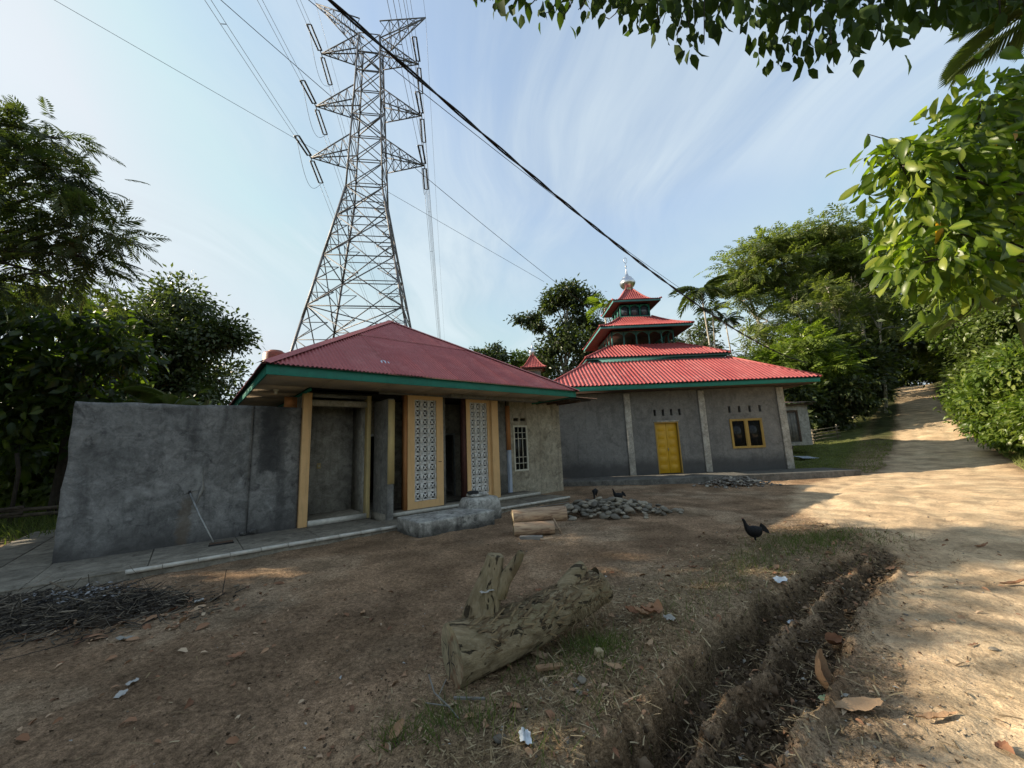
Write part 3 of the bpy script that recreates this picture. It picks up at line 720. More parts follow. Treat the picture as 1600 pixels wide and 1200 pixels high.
for k in range(4):
    A = np.array(crn[k]); Bp = np.array(crn[(k+1) % 4]); C = np.array(apex)
    ex = Bp-A; Ln = np.linalg.norm(ex); ex /= Ln; up = C-A; xd = np.dot(up, ex); up = up-ex*xd; Hh = np.linalg.norm(up); up /= Hh
    nrm = np.cross(ex, up); nrm *= np.sign(nrm[2])
    top = lambda xs, xd=xd, Ln=Ln: np.clip(np.minimum(xs/xd, (Ln-xs)/(Ln-xd)), 0, 1)
    wd = .076*10
    for c_, (v0, v1, lf) in enumerate(((0, .56, 0), (.545, 1.0, .014))):
        i = 0
        while i*wd < Ln:
            r_ = corr_sheet(A, ex, up, nrm, i*wd, min((i+1)*wd+.02, Ln), v0, top, Hh, v1, .076, .013, 6, lf+(i % 2)*.003+random.uniform(0, .003))
            if r_ is not None: wash.part('roof_sheet', r_, M_['roof_old'], parent=roof)
            i += 1
    # hip cap
    m = MB(); a = A+np.array((0, 0, .035)); b = C+np.array((0, 0, .05))
    d = (b-a)/np.linalg.norm(b-a); side = np.cross(d, (0, 0, 1)); side /= np.linalg.norm(side)
    for sg in (-1, 1):
        n2 = side*sg*.14+np.array((0, 0, -.055))
        m.add([a, b, b+n2, a+n2], [(0, 1, 2, 3)])
    wash.part('hip_cap', m, M_['roof_old'], parent=roof)
# scuffed foil scrap lying on the eave
wash.part('roof_patch', MB().add([(3.05, 7.95, 3.47), (3.22, 7.93, 3.46), (3.27, 8.05, 3.555), (3.13, 8.10, 3.60), (3.02, 8.04, 3.53)], [(0, 1, 2, 3, 4)]), M_['silver'], parent=roof)

# ------------------------------------------------------------------ pavement round the wash house
pv = Thing('pavement', 'raised grey pavement with a white edge along the wash house', None, stw(3, 8.6), UA, (3, 8.6, 0)); del pv.e['label']; pv.e['kind'] = 'structure'
pv.part('slab_base', B(-2.62, 8.62, 7.92, 9.42, -.3, .10), M_['paving'])
pv.part('slab_base', B(-2.62, -1.50, 9.425, 14.5, -.3, .10), M_['paving'])
x = -2.62
while x < 8.6:
    w_ = 1.15 if x < 1.5 else 1.35; e_ = min(x+w_-.012, 8.62)
    dz = random.uniform(-.004, .004)
    pv.part('paving_slab', B(x, e_, 7.92, 9.42 if x < 1.88 else (9.32 if x < 3.3 else 8.69), .101, .122+dz), M_['paving'], bevel=.004)
    x += w_
for j in range(4):
    for i in range(2):
        pv.part('paving_slab', B(-2.62+i*.565, -2.62+i*.565+.553, 9.435+j*1.25, 9.435+j*1.25+1.238, .101, .12+random.uniform(-.004, .006)), M_['paving'], bevel=.004)
x = -.55
while x < 8.6:
    w_ = random.uniform(.38, .42); 
    pv.part('edge_tile', B(x, min(x+w_-.006, 8.64), 7.885, 7.955, .075, .127+random.uniform(-.003, .003)), M_['nosing'])
    x += w_
# concrete drain at the far left
dr = Thing('drain_slab', 'broken concrete slab beyond the open drain, left of the grey wall', 'slab', stw(-4.6, 9.5), UA, (-4.6, 9.5, 0))
dr.part('slab', B(-6.5, -3.25, 7.4, 13.0, -.25, .06), M_['paving'], bevel=.02)

# ------------------------------------------------------------------ courtyard wall
cw = Thing('courtyard_wall', 'tall unpainted grey plaster wall, stained and cracked, left of the alcove', 'wall', stw(.2, 9.5), UA, (.2, 9.5, 0))
def rough_wall(u0, u1, z0, z1, t0, t1, nx, nz, seed, plane='x'):
    us = np.linspace(u0, u1, nx); zs = np.linspace(z0, z1, nz); U, Z = np.meshgrid(us, zs, indexing='ij')
    bulge = (fbm(U*1.4, Z*1.4, seed, 4)-.5)*.03
    topw = (fbm(U*2.5, U*0, seed+3, 3)-.5)*.05*(Z > z1-1e-6)
    edge = (fbm(Z*2.5, Z*0, seed+5, 4)-.5)*.07*(U < u0+1e-6)
    f = np.stack([U+edge, t0+bulge, Z+topw], -1); b = np.stack([U+edge, np.full_like(U, t1), Z+topw], -1)
    V = np.concatenate([f.reshape(-1, 3), b.reshape(-1, 3)]); idx = np.arange(nx*nz).reshape(nx, nz); o = nx*nz; F = []
    for i in range(nx-1):
        for j in range(nz-1):
            q = (idx[i, j], idx[i+1, j], idx[i+1, j+1], idx[i, j+1]); F.append(q); F.append(tuple(k+o for k in q[::-1]))
    for i in range(nx-1):
        F.append((idx[i, -1], idx[i+1, -1], idx[i+1, -1]+o, idx[i, -1]+o))
    for j in range(nz-1):
        F.append((idx[0, j], idx[0, j+1], idx[0, j+1]+o, idx[0, j]+o)); F.append((idx[-1, j]+o, idx[-1, j+1]+o, idx[-1, j+1], idx[-1, j]))
    if plane == 'y': V = V[:, [1, 0, 2]]
    return V, [tuple(int(k) for k in f) for f in F]
cw.part('front_wall', rough_wall(-1.49, .985, .05, 2.645, 9.425, 9.57, 40, 36, 81), M_['wall_dark'])
cw.part('end_wall', rough_wall(.987, 1.875, .05, 2.655, 9.462, 9.57, 18, 36, 84), M_['wall_dark'], label='slightly set back wall section beside the yellow column')
cw.part('return_wall', B(-1.47, -1.33, 9.575, 14.2, .05, 2.62), M_['wall_dark'])
def ribbon(pts, w, t, th=.006):
    m = MB()
    for i in range(len(pts)-1):
        (x0, z0, a), (x1, z1, b) = pts[i], pts[i+1]
        m.add([(x0-a*w, t, z0), (x0+a*w, t, z0), (x1+b*w, t, z1), (x1-b*w, t, z1), (x0-a*w, t+th+.04, z0), (x0+a*w, t+th+.04, z0), (x1+b*w, t+th+.04, z1), (x1-b*w, t+th+.04, z1)], [(0, 1, 2, 3), (4, 0, 3, 7), (1, 5, 6, 2)])
    return m
cw.part('crack_repair', ribbon([(.17, .72, .7), (.16, .80, 1), (.20, .86, .8), (.22, .95, 1), (.25, 1.03, 1.1), (.27, 1.12, .7), (.26, 1.22, .6), (.245, 1.32, .3), (.25, 1.5, .15)], .022, 9.404), M_['wall_grey'], label='pale mortar filling of the long crack')
cw.part('crack_repair', ribbon([(.0, 1.0, .4), (.07, 1.03, .8), (.14, 1.05, .9), (.2, 1.06, .8)], .014, 9.404), M_['wall_grey'])
m = MB()
for i in range(9):
    cx, cz = 1.02+random.uniform(-.12, .12), .15+random.uniform(0, .05); m.lathe([(.03, -.03), (.05, .0), (.03, .035)], 6, (cx, 9.41+random.uniform(-.02, .01), cz))
cw.part('mortar_clump', m, M_['wall_dark'], kind='stuff')

# broom leaning with its handle end in a hole of the wall
br = Thing('broom', 'floor squeegee leaning on the grey wall, pale metal handle and dark head', 'broom', stw(.48, 8.82, .12), UA, (.48, 8.82, .12))
hp = br.part('handle', MB().tube([(.085, 9.40, 1.02), (.25, 9.22, .62), (.46, 8.86, .18)], .0125, 10), M_['pole'], smooth=True)
br.part('end_cap', MB().lathe([(.016, -.03), (.02, 0), (.016, .03)], 8, (.082, 9.405, 1.03)), M_['cable'], parent=hp)
br.part('head', B(.40, .74, 8.79, 8.85, .125, .175), M_['wood_dark'], bevel=.012)
br.part('rubber_blade', B(.39, .75, 8.772, 8.788, .124, .15), M_['cable'])
# water tank behind the roof corner
TZ = 4.65
tk = Thing('water_tank', 'brick red round water tank peeking over the wash house roof', 'tank', stw(2.44, 17.6, 0), UA, (.55, 12.6, 0))
tk.part('stand', MB().box(.1, 1.0, 12.15, 13.05, TZ-.1, TZ).box(.12, .22, 12.17, 12.27, 0, TZ-.1).box(.88, .98, 12.17, 12.27, 0, TZ-.1).box(.12, .22, 12.93, 13.03, 0, TZ-.1).box(.88, .98, 12.93, 13.03, 0, TZ-.1), M_['wood_dark'])
tk.part('barrel', MB().lathe([(.42, TZ+.005), (.44, TZ+.1), (.44, TZ+1.0), (.41, TZ+1.06), (.28, TZ+1.12)], 28, (.55, 12.6, 0)), M_['tank'], smooth=True)
tk.part('lid', MB().lathe([(.25, TZ+1.125), (.25, TZ+1.16), (.1, TZ+1.19)], 20, (.55, 12.6, 0)), M_['tank'])

# ------------------------------------------------------------------ mosque
XC, YC = 6.87, 21.0
mq = Thing('mosque', 'grey mosque with four stacked bright red roofs and a silver finial', 'mosque', (XC, YC, 0), 0, (XC, YC, 0))
X0, X1, Y0, Y1 = 1.45, 11.47, 16.4, 25.6
ZB = .25
holes = [(5.93, 6.93, ZB, 2.38), (9.12, 10.44, 1.18, 2.37)]
holes += [(x, x+.10, 2.65, 2.92) for x in (5.95, 6.30, 6.65, 7.0)] + [(x, x+.10, 2.66, 2.93) for x in (9.12, 9.54, 9.98, 10.41)]
mq.part('front_wall', wall_cells(X0, X1, -.1, 3.9, Y0, Y0+.18, holes), M_['wall_mosque'])
mq.part('rear_wall', B(X0, X1, Y1-.18, Y1, -.1, 3.9), M_['wall_mosque'])
mq.part('side_wall', B(X0, X0+.18, Y0+.182, Y1-.182, -.1, 3.9), M_['wall_mosque'])
mq.part('side_wall', B(X1-.18, X1, Y0+.182, Y1-.182, -.1, 3.9), M_['wall_mosque'])
for xp in (4.72, 7.88, 11.22):
    w_ = .26
    mq.part('pillar', B(xp, xp+w_, Y0-.07, Y0-.002, .25, 3.66), M_['pillar'], bevel=.012)
mq.part('corner_pillar', B(X1+.002, X1+.05, Y0-.07, Y0+.2, .25, 3.66), M_['pillar'], bevel=.01)
mq.part('walkway', B(1.3, 12.7, 14.62, Y0-.075, -.3, .25), M_['walkway'], bevel=.03)
mq.part('floor', B(X0+.2, X1-.2, Y0+.2, Y1-.2, .1, .26), M_['dark_in'])
mq.part('ceiling', B(X0+.2, X1-.2, Y0+.2, Y1-.2, 3.5, 3.55), M_['dark_in'])
# tie band faintly proud of the render
mq.part('lintel', B(5.88, 6.98, Y0-.02, Y0-.002, 2.385, 2.45), M_['pillar'])
# double door with raised panels
dj = mq.part('door', B(5.97, 6.89, Y0+.12, Y0+.16, .265, 2.34), M_['door'])
mq.part('door_frame', wall_cells(5.93, 6.93, .255, 2.38, Y0-.02, Y0+.17, [(5.97, 6.89, .255, 2.34)]), M_['frame'], parent=dj)
for lx in (5.985, 6.435):
    lf = mq.part('door_leaf', B(lx, lx+.44, Y0+.095, Y0+.118, .27, 2.335), M_['door'], parent=dj, bevel=.006)
    for zz_ in (.36, .69, 1.02, 1.35, 1.68, 2.01):
        mb = MB(); x0, x1, z0, z1 = lx+.08, lx+.36, zz_, zz_+.25
        y = Y0+.094
        mb.add([(x0, y, z0), (x1, y, z0), (x1, y, z1), (x0, y, z1), (x0+.035, y-.022, z0+.035), (x1-.035, y-.022, z0+.035), (x1-.035, y-.022, z1-.035), (x0+.035, y-.022, z1-.035)], [(4, 5, 6, 7), (0, 1, 5, 4), (1, 2, 6, 5), (2, 3, 7, 6), (3, 0, 4, 7)])
        mq.part('door_panel', mb, M_['door'], parent=dj)
mq.part('door_handle', B(6.44, 6.455, Y0+.055, Y0+.092, 1.18, 1.3), M_['pole'], parent=dj)
# window
wn = mq.part('window', wall_cells(9.10, 10.46, 1.165, 2.385, Y0-.045, Y0+.05, [(9.16, 9.73, 1.22, 2.33), (9.83, 10.40, 1.22, 2.33)]), M_['frame'])
for x0 in (9.16, 9.83):
    mq.part('casement', wall_cells(x0, x0+.57, 1.22, 2.33, Y0-.03, Y0+.02, [(x0+.032, x0+.538, 1.252, 2.298)]), M_['frame'], parent=wn)
    mq.part('pane', B(x0+.028, x0+.542, Y0, Y0+.008, 1.248, 2.302), M_['glass'], parent=wn)
def ring(h0, z0, h1, z1, name, mat, pitch, amp, rows=2, curve=None, fascia=None, fz=.17):
    q = lambda h, z: [(XC-h, YC-h, z), (XC+h, YC-h, z), (XC+h, YC+h, z), (XC-h, YC+h, z)]
    a, b = q(h0, z0), q(h1, z1); m = MB()
    root = None
    if rows == 2:     # straight slopes: laid sheet by sheet over a boarded underside
        m.add([(p[0], p[1], p[2]-.045) for p in a+b], [(0, 1, 5, 4), (1, 2, 6, 5), (2, 3, 7, 6), (3, 0, 4, 7)])
        root = mq.part(name, m, M_['wood_red'])
        for k in range(4):
            A, Bp, C, D = (np.array(p, float) for p in (a[k], a[(k+1) % 4], b[(k+1) % 4], b[k]))
            ex = Bp-A; Ln = np.linalg.norm(ex); ex /= Ln; up = D-A; xd = np.dot(up, ex); up = up-ex*xd; Hh = np.linalg.norm(up); up /= Hh
            nr = np.cross(ex, up); nr *= np.sign(nr[2]); top = lambda xs: np.clip(np.minimum(xs/xd, (Ln-xs)/xd), 0, 1)
            wd = pitch*5; i = 0
            while i*wd < Ln:
                r_ = corr_sheet(A, ex, up, nr, i*wd, min((i+1)*wd+.03, Ln), -.012*random.random(), top, Hh, 1.0, pitch, amp, 8, (i % 2)*.005+random.uniform(0, .006))
                if r_ is not None: mq.part('roof_sheet', r_, mat, parent=root)
                i += 1
    else:
      for k in range(4):
        V, F = corr_slope(a[k], a[(k+1) % 4], b[(k+1) % 4], b[k], pitch, amp, rows, curve, phase=k*.03)
        o = mq.part('roof_slope', (V, F), mat, parent=root)
        if root is None: root = o; o.name = name
    for k in range(4):
        A, Bv = np.array(a[k]), np.array(b[k])
        n_ = rows if rows else 2
        P = [A+(Bv-A)*t for t in np.linspace(0, 1, n_)]
        if curve is not None: P = [p-np.array((0, 0, float(curve(np.array([t]))[0]))) for p, t in zip(P, np.linspace(0, 1, n_))]
        mq.part('hip_cap', MB().tube([p+np.array((0, 0, .02)) for p in P], .045, 6), mat, parent=root)
    if fascia:
        f = h0-.05
        for bx in ((XC-f, XC+f, YC-f, YC-f+.03), (XC-f, XC+f, YC+f-.03, YC+f), (XC-f, XC-f+.03, YC-f+.032, YC+f-.032), (XC+f-.03, XC+f, YC-f+.032, YC+f-.032)):
            mq.part('fascia_board', B(*bx, z0-.035-fz, z0-.035), M_[fascia], parent=root, bevel=.004)
    return root
r1_ = ring(5.62, 3.92, 3.27, 5.36, 'lower_roof', M_['roof_new'], .165, .023, fascia='teal', fz=.18)
for bx in ((XC-5.55, XC+5.55, YC-5.55, Y0-.08), ):
    mq.part('eave_soffit', B(*bx, 3.70, 3.715), M_['wood_dark'], parent=r1_)
mq.part('eave_soffit', B(X1+.06, XC+5.55, Y0-.07, YC+5.5, 3.70, 3.715), M_['wood_dark'], parent=r1_)
mq.part('eave_soffit', B(XC-5.55, X0-.01, Y0-.07, YC+5.5, 3.70, 3.715), M_['wood_dark'], parent=r1_)
mq.part('clerestory_band', B(XC-3.2, XC+3.2, YC-3.2, YC+3.2, 5.2, 5.52), M_['teal_soft'])
r2_ = ring(3.4, 5.57, 1.68, 6.55, 'second_roof', M_['roof_new'], .165, .023, fascia='teal_soft', fz=.07)
def arcade(h, z0, z1, n, name, fill, frame, posts=.07):
    """drum with a row of arched openings on each side"""
    mq.part(name, B(XC-h, XC+h, YC-h, YC+h, z0-.12, z0+.05), M_[frame], bevel=.004)
    for k in range(4):
        a_ = k*math.pi/2; cs, sn = round(math.cos(a_)), round(math.sin(a_))
        def tr(p): return (XC+p[0]*cs-p[1]*sn, YC+p[0]*sn+p[1]*cs, p[2])
        w_ = 2*h/n
        m = MB()
        for i in range(n+1):
            x = -h+i*w_; a0, a1 = (x-posts/2, x+posts/2)
            if i == 0: a0, a1 = x+.001, x+posts
            if i == n: a0, a1 = x-posts, x-.001
            mm = B(a0, a1, -h+.002, -h+.06, z0+.05, z1); m.add([tr(p) for p in mm.V], mm.F)
        side = mq.part('drum_frame', m, M_[frame])
        for i in range(n):
            x0, x1 = -h+i*w_+posts/2, -h+(i+1)*w_-posts/2
            if i == 0: x0 += posts/2
            if i == n-1: x1 -= posts/2
            seg = 10; zs = z1-.04-(x1-x0)*.28; V = []; F = []
            for j in range(seg+1):
                t = j/seg; x = x0+(x1-x0)*t; z = zs+math.sin(math.pi*t)*(x1-x0)*.28
                V += [tr((x, -h+.004, z)), tr((x, -h+.004, z1)), tr((x, -h+.055, z)), tr((x, -h+.055, z1))]
            for j in range(seg):
                b = j*4; F += [(b, b+4, b+5, b+1), (b+2, b+3, b+7, b+6), (b, b+2, b+6, b+4)]
            mq.part('arch', (V, F), M_[frame], parent=side)
            if fill: 
                mm = B(x0, x1, -h+.065, -h+.075, z0+.05, z1); mq.part('pane', ([tr(p) for p in mm.V], mm.F), M_[fill], parent=side)
arcade(1.62, 6.50, 7.28, 5, 'drum_sill', None, 'teal_soft', .06)
mq.part('drum_core', B(XC-.05, XC+.05, YC-.05, YC+.05, 6.4, 8.2), M_['wood_red'])
mq.part('drum_ceiling', B(XC-1.6, XC+1.6, YC-1.6, YC+1.6, 7.3, 7.33), M_['wood_red'])
mq.part('drum_floor', B(XC-1.55, XC+1.55, YC-1.55, YC+1.55, 6.3, 6.36), M_['dark_in'])
cv3 = lambda v: .10*np.sin(np.pi*np.clip(v, 0, 1))
r3_ = ring(2.38, 7.40, .86, 8.32, 'third_roof', M_['roof_new'], .125, .022, rows=6, curve=cv3, fascia='teal_soft', fz=.10)
mq.part('eave_lining', (MB().add([(XC-2.3, YC-2.3, 7.27), (XC+2.3, YC-2.3, 7.27), (XC+2.3, YC+2.3, 7.27), (XC-2.3, YC+2.3, 7.27), (XC-1.6, YC-1.6, 7.42), (XC+1.6, YC-1.6, 7.42), (XC+1.6, YC+1.6, 7.42), (XC-1.6, YC+1.6, 7.42)], [(0, 4, 5, 1), (1, 5, 6, 2), (2, 6, 7, 3), (3, 7, 4, 0)])), M_['wood_red'], parent=r3_)
arcade(.82, 8.33, 9.02, 3, 'lantern_sill', 'skyglass', 'teal', .07)
mq.part('lantern_core', B(XC-.6, XC+.6, YC-.6, YC+.6, 8.3, 9.05), M_['dark_in'])
cv4 = lambda v: .28*np.sin(np.pi*np.clip(v, 0, 1)**.8)
r4_ = ring(1.33, 9.17, .16, 10.22, 'top_roof', M_['roof_new'], .115, .016, rows=9, curve=cv4, fascia='teal_soft', fz=.10)
mq.part('eave_lining', (MB().add([(XC-1.27, YC-1.27, 9.04), (XC+1.27, YC-1.27, 9.04), (XC+1.27, YC+1.27, 9.04), (XC-1.27, YC+1.27, 9.04), (XC-.8, YC-.8, 9.1), (XC+.8, YC-.8, 9.1), (XC+.8, YC+.8, 9.1), (XC-.8, YC+.8, 9.1)], [(0, 4, 5, 1), (1, 5, 6, 2), (2, 6, 7, 3), (3, 7, 4, 0)])), M_['wood_red'], parent=r4_)
fin = mq.part('finial', MB().lathe([(.22, 10.12), (.24, 10.16), (.24, 10.28), (.26, 10.30), (.37, 10.42), (.43, 10.55), (.44, 10.63), (.40, 10.74), (.33, 10.84), (.26, 10.90), (.27, 10.93), (.22, 10.97), (.13, 11.02), (.07, 11.2), (.035, 11.45), (.02, 11.62)], 28, (XC, YC, 0)), M_['silver'], smooth=True)
mq.part('finial_knob', MB().lathe([(.01, 11.60), (.055, 11.67), (.01, 11.74)], 12, (XC, YC, 0)), M_['silver'], parent=fin)
mq.part('crescent', MB().tube([(XC+.09*math.cos(t), YC, 12.02+.17*math.sin(t)) for t in np.linspace(-1.45, 4.59, 26)], .016, 6), M_['silver'], parent=fin)
mq.part('finial_rod', MB().tube([(XC, YC, 11.7), (XC, YC, 11.86)], .012, 6), M_['silver'], parent=fin)

# ------------------------------------------------------------------ minaret behind
mn = Thing('minaret', 'small tower with a steep red pyramid roof and silver spike behind the wash house', 'tower', (1.95, 34.0, 0), 0, (1.95, 34.0, 0))
mn.part('shaft', B(1.33, 2.57, 33.38, 34.62, 0, 8.15), M_['wall_grey'], bevel=.02)
mn.part('cornice', B(1.2, 2.7, 33.25, 34.75, 8.15, 8.28), M_['wall_tan'], bevel=.02)
XC, YC, _xc, _yc = 1.95, 34.0, XC, YC
mq_keep = mq; mq = mn
rm_ = ring(1.12, 8.42, .12, 9.72, 'pyramid_roof', M_['roof_new'], .14, .02, rows=8, curve=lambda v: .22*np.sin(np.pi*np.clip(v, 0, 1)**.8), fascia='wood_red', fz=.1)
mq = mq_keep
fn = mn.part('finial', MB().lathe([(.2, 9.62), (.24, 9.66), (.24, 9.78), (.33, 9.95), (.30, 10.12), (.2, 10.22), (.12, 10.28), (.06, 10.5), (.02, 10.9)], 20, (XC, YC, 0)), M_['silver'], smooth=True)
XC, YC = _xc, _yc

# ------------------------------------------------------------------ shed behind the mosque
zs_ = .62
sh = Thing('shed', 'small weathered grey shed with a sagging rusty roof right of the mosque', 'shed', (15.2, 23.2, zs_), 0, (15.2, 23.2, 0))
sh.part('front_wall', wall_cells(13.6, 16.72, zs_-.2, 2.72, 22.0, 22.1, [(15.35, 16.05, zs_, 2.3)]), M_['pillar'])
sh.part('side_wall', B(16.6, 16.72, 22.103, 24.4, zs_-.2, 2.6), M_['pillar'])
sh.part('side_wall', B(13.6, 13.72, 22.103, 24.4, zs_-.2, 2.6), M_['pillar'])
sh.part('rear_wall', B(13.723, 16.597, 24.3, 24.4, zs_-.2, 2.6), M_['pillar'])
sh.part('door_frame', wall_cells(15.28, 16.12, zs_, 2.4, 21.96, 21.998, [(15.37, 16.03, zs_, 2.3)]), M_['wood_dark'])
for i in range(4): sh.part('door_plank', B(15.36+i*.172, 15.36+i*.172+.16, 22.03+.01*(i % 2), 22.06, zs_+.03, 2.28), M_['plank'])
V, F = corr_slope((13.3, 21.6, 2.78), (17.0, 21.6, 2.78), (17.0, 24.7, 3.15), (13.3, 24.7, 3.15), .09, .014, rows=5)
V[:, 2] += (fbm(V[:, 0]*.9, V[:, 1]*.9, 3, 3)-.5)*.12
sh.part('roof_sheet', (V, F), M_['rust'])
sh.part('purlin', B(13.4, 16.9, 21.75, 21.82, 2.66, 2.74), M_['wood_dark'])
o = obj('metal_sheet', mesh_of('metal_sheet', *((lambda r: (r[0], r[1]))(corr_slope((-.55, -.3, 0), (.55, -.3, 0), (.55, .35, .05), (-.55, .35, .05), .12, .02)))), M_['sheet'], loc=(14.9, 20.3, Hs(14.9, 20.3)+.07), rot=(.06, .05, .25))
tag(o, 'pale metal sheet lying on the lawn in front of the shed', 'sheet')
# low bamboo fence right of the shed
fx = [(17.3, 24.5), (19.2, 25.2), (21.3, 25.8)]
fz = [Hs(*p) for p in fx]
bf = Thing('bamboo_fence', 'low bamboo rail fence in the shade right of the shed', 'fence', (fx[0][0], fx[0][1], fz[0]), 0, (fx[0][0], fx[0][1], fz[0]))
for (x, y), z in zip(fx, fz): bf.part('post', MB().tube([(x, y, z-.2), (x+.02, y, z+.95)], .05, 7), M_['rail'])
for k in range(4):
    for i in range(2):
        a, b = fx[i], fx[i+1]; h = .22+k*.2
        bf.part('rail', MB().tube([(a[0]-.15, a[1]-.07, fz[i]+h+random.uniform(-.03, .03)), (b[0]+.15, b[1]-.07, fz[i+1]+h+random.uniform(-.03, .03))], .03, 6), M_['rail'])
# ------------------------------------------------------------------ transmission tower
TP = rad(-9.0)
dv = np.array([math.sin(TP), math.cos(TP), 0]); ev = np.array([dv[1], -dv[0], 0]); TC = np.array([-17.5, 45.0, 0])
def th(z): return float(np.interp(z, [0, 34, 56, 60], [8.0, 2.15, 1.35, 1.3]))
def tpt(a, b, z): h = th(z); return TC+ev*(a*h)+dv*(b*h)+np.array([0, 0, z])
tw = Thing('transmission_tower', 'tall steel lattice transmission tower behind the wash house', 'pylon', tuple(TC), 0, tuple(TC))
COR = [(-1, -1), (1, -1), (1, 1), (-1, 1)]
for c in COR:
    m = MB(); zs = [0, 8, 16, 24, 34, 45, 57.5]
    for z0, z1 in zip(zs[:-1], zs[1:]): m.bar(tpt(*c, z0), tpt(*c, z1), .20 if z0 < 34 else .16)
    tw.part('leg', m, M_['steel'])
lv = [0, 9.5, 17.5, 24, 29.5, 34, 37.5, 41, 44.5, 48, 51.5, 54.5, 57.5]
for k in range(4):
    c0, c1 = COR[k], COR[(k+1) % 4]; m = MB()
    def P(t, z): return tpt(*c0, z)*(1-t)+tpt(*c1, z)*t
    for i, (z0, z1) in enumerate(zip(lv[:-1], lv[1:])):
        w_ = .105 if z0 < 34 else .085
        m.bar(P(0, z0), P(1, z1), w_); m.bar(P(1, z0), P(0, z1), w_); m.bar(P(0, z1), P(1, z1), w_)
        if z0 < 34:   # redundant members
            zm = (z0+z1)/2
            for t0 in (0, 1):
                q = .25 if t0 == 0 else .75
                za, zb = z0+(z1-z0)*.25, z0+(z1-z0)*.75
                m.bar(P(t0, za), P(q, za), .07); m.bar(P(t0, zb), P(q, zb), .07); m.bar(P(t0, zm), P(q, za), .07); m.bar(P(t0, zm), P(q, zb), .07)
                m.bar(P(t0, zm), P(.5, zm), .08); m.bar(P(q, za), P(t0, z0+(z1-z0)*.02), .06)
                e_ = .125 if t0 == 0 else .875
                m.bar(P(t0, za), P(e_, z0+(z1-z0)*.125), .06); m.bar(P(t0, zb), P(e_, z0+(z1-z0)*.875), .06)
    tw.part('lattice_face', m, M_['steel'])
m = MB()
for z in (17.5, 34, 44.5, 54.5): m.bar(tpt(-1, -1, z), tpt(1, 1, z), .1); m.bar(tpt(1, -1, z), tpt(-1, 1, z), .1)
tw.part('plan_bracing', m, M_['steel'])
tips = []
def arm(sg, z, w, rise, drop=0.0, nm='cross_arm'):
    tip = TC+ev*(sg*w)+np.array([0, 0, z]); m = MB()
    lo = [tpt(sg, b, z-drop) for b in (-1, 1)]; hi = [tpt(sg, b, z+rise) for b in (-1, 1)]
    for p in lo+hi: m.bar(p, tip, .11)
    n = 5
    for i in range(1, n):
        t = i/n
        l0, l1, h0, h1 = (p*(1-t)+tip*t for p in (lo[0], lo[1], hi[0], hi[1]))
        t2 = (i-1)/n; k0, k1, g0, g1 = (p*(1-t2)+tip*t2 for p in (lo[0], lo[1], hi[0], hi[1]))
        m.bar(l0, l1, .07); m.bar(l0, h0, .07); m.bar(l1, h1, .07); m.bar(k0, h0, .07); m.bar(k1, h1, .07); m.bar(k0, l1, .06); m.bar(g0, h1, .06); m.bar(h0, h1, .06)
    tw.part(nm, m, M_['steel']); return tip
lv3 = [('upper', 55.0, 6.4), ('middle', 46.8, 6.8), ('lower', 39.2, 7.1)]
for sg in (-1, 1):
    for nm, z, w_ in lv3: tips.append((sg, nm, arm(sg, z, w_, 2.3)))
for sg in (-1, 1): tips.append((sg, 'peak', arm(sg, 63.0, 7.4, -3.2, 6.0, 'peak_arm')))
# insulators and conductors: near span passes over the yard behind the viewer, far span drops into the valley
def sagline(a, b, sag, n=36):
    t = np.linspace(0, 1, n)[:, None]; P_ = a+(b-a)*t; P_[:, 2] -= 4*sag*(t*(1-t))[:, 0]; return P_
near_d = np.array([.10, -.995, 0]); far_d = dv
for sg, nm, tip in tips:
    sn = 'left' if sg < 0 else 'right'
    if nm == 'peak':
        for dn, d_, dz in (('towards the viewer', near_d, 1.0), ('away over the trees', far_d, -14)):
            P_ = sagline(tip, tip+d_*230+np.array([0, 0, dz]), 5)
            tag(obj('earth_wire', mesh_of('earth_wire', *tube(P_, .02, 4)), M_['wire']), f'thin earth wire running from the {sn} peak of the tower {dn}', 'wire', 'earth wires of the tower')
        continue
    for dn, d_, dz, dip in (('towards the viewer', near_d, 2.0, -.10), ('away over the trees', far_d, -16.0, -.16)):
        si = np.array([d_[1], -d_[0], 0]); dd = d_+np.array([0, 0, dip]); dd /= np.linalg.norm(dd)
        ends = []
        for j in (-1, 1):
            a = tip+dd*.5+si*(.22*j); b = tip+dd*4.0+si*(.26*j)
            prof = []
            n = 24; P_ = np.linspace(0, 1, n*2)[:, None]*(b-a)+a; rr = np.tile([.125, .06], n)
            tw.part('insulator_string', tube(P_, rr, 8), M_['insul'])
            ends.append(b)
        tw.part('yoke_plate', MB().bar(ends[0], ends[1], .09), M_['steel']); tw.part('shackle', MB().bar(tip, tip+dd*.52, .1).bar(tip+dd*.5-si*.26, tip+dd*.5+si*.26, .09), M_['steel'])
        e = tip+dd*4.1
        m = MB()
        for j in (-1, 1):
            P_ = sagline(e+si*(.24*j), e+d_*230+si*(.24*j)+np.array([0, 0, dz]), 7)
            m.tube(P_, .024, 4)
            for k in range(2, 30, 6):
                if j == 1: m.bar(P_[k], P_[k]-si*.48, .04)
        tag(obj('power_line', mesh_of('power_line', m.V, m.F), M_['wire']), f'pair of conductors from the {nm} {sn} arm of the tower running {dn}', 'wire', 'conductors of the transmission tower')
        if d_ is near_d: near_end = e
        else: far_end = e
    t = np.linspace(0, 1, 16)[:, None]; P_ = near_end+(far_end-near_end)*t; P_[:, 2] -= 3.2*np.sin(np.pi*t[:, 0])
    tw.part('jumper_loop', tube(P_, .025, 5), M_['wire'])

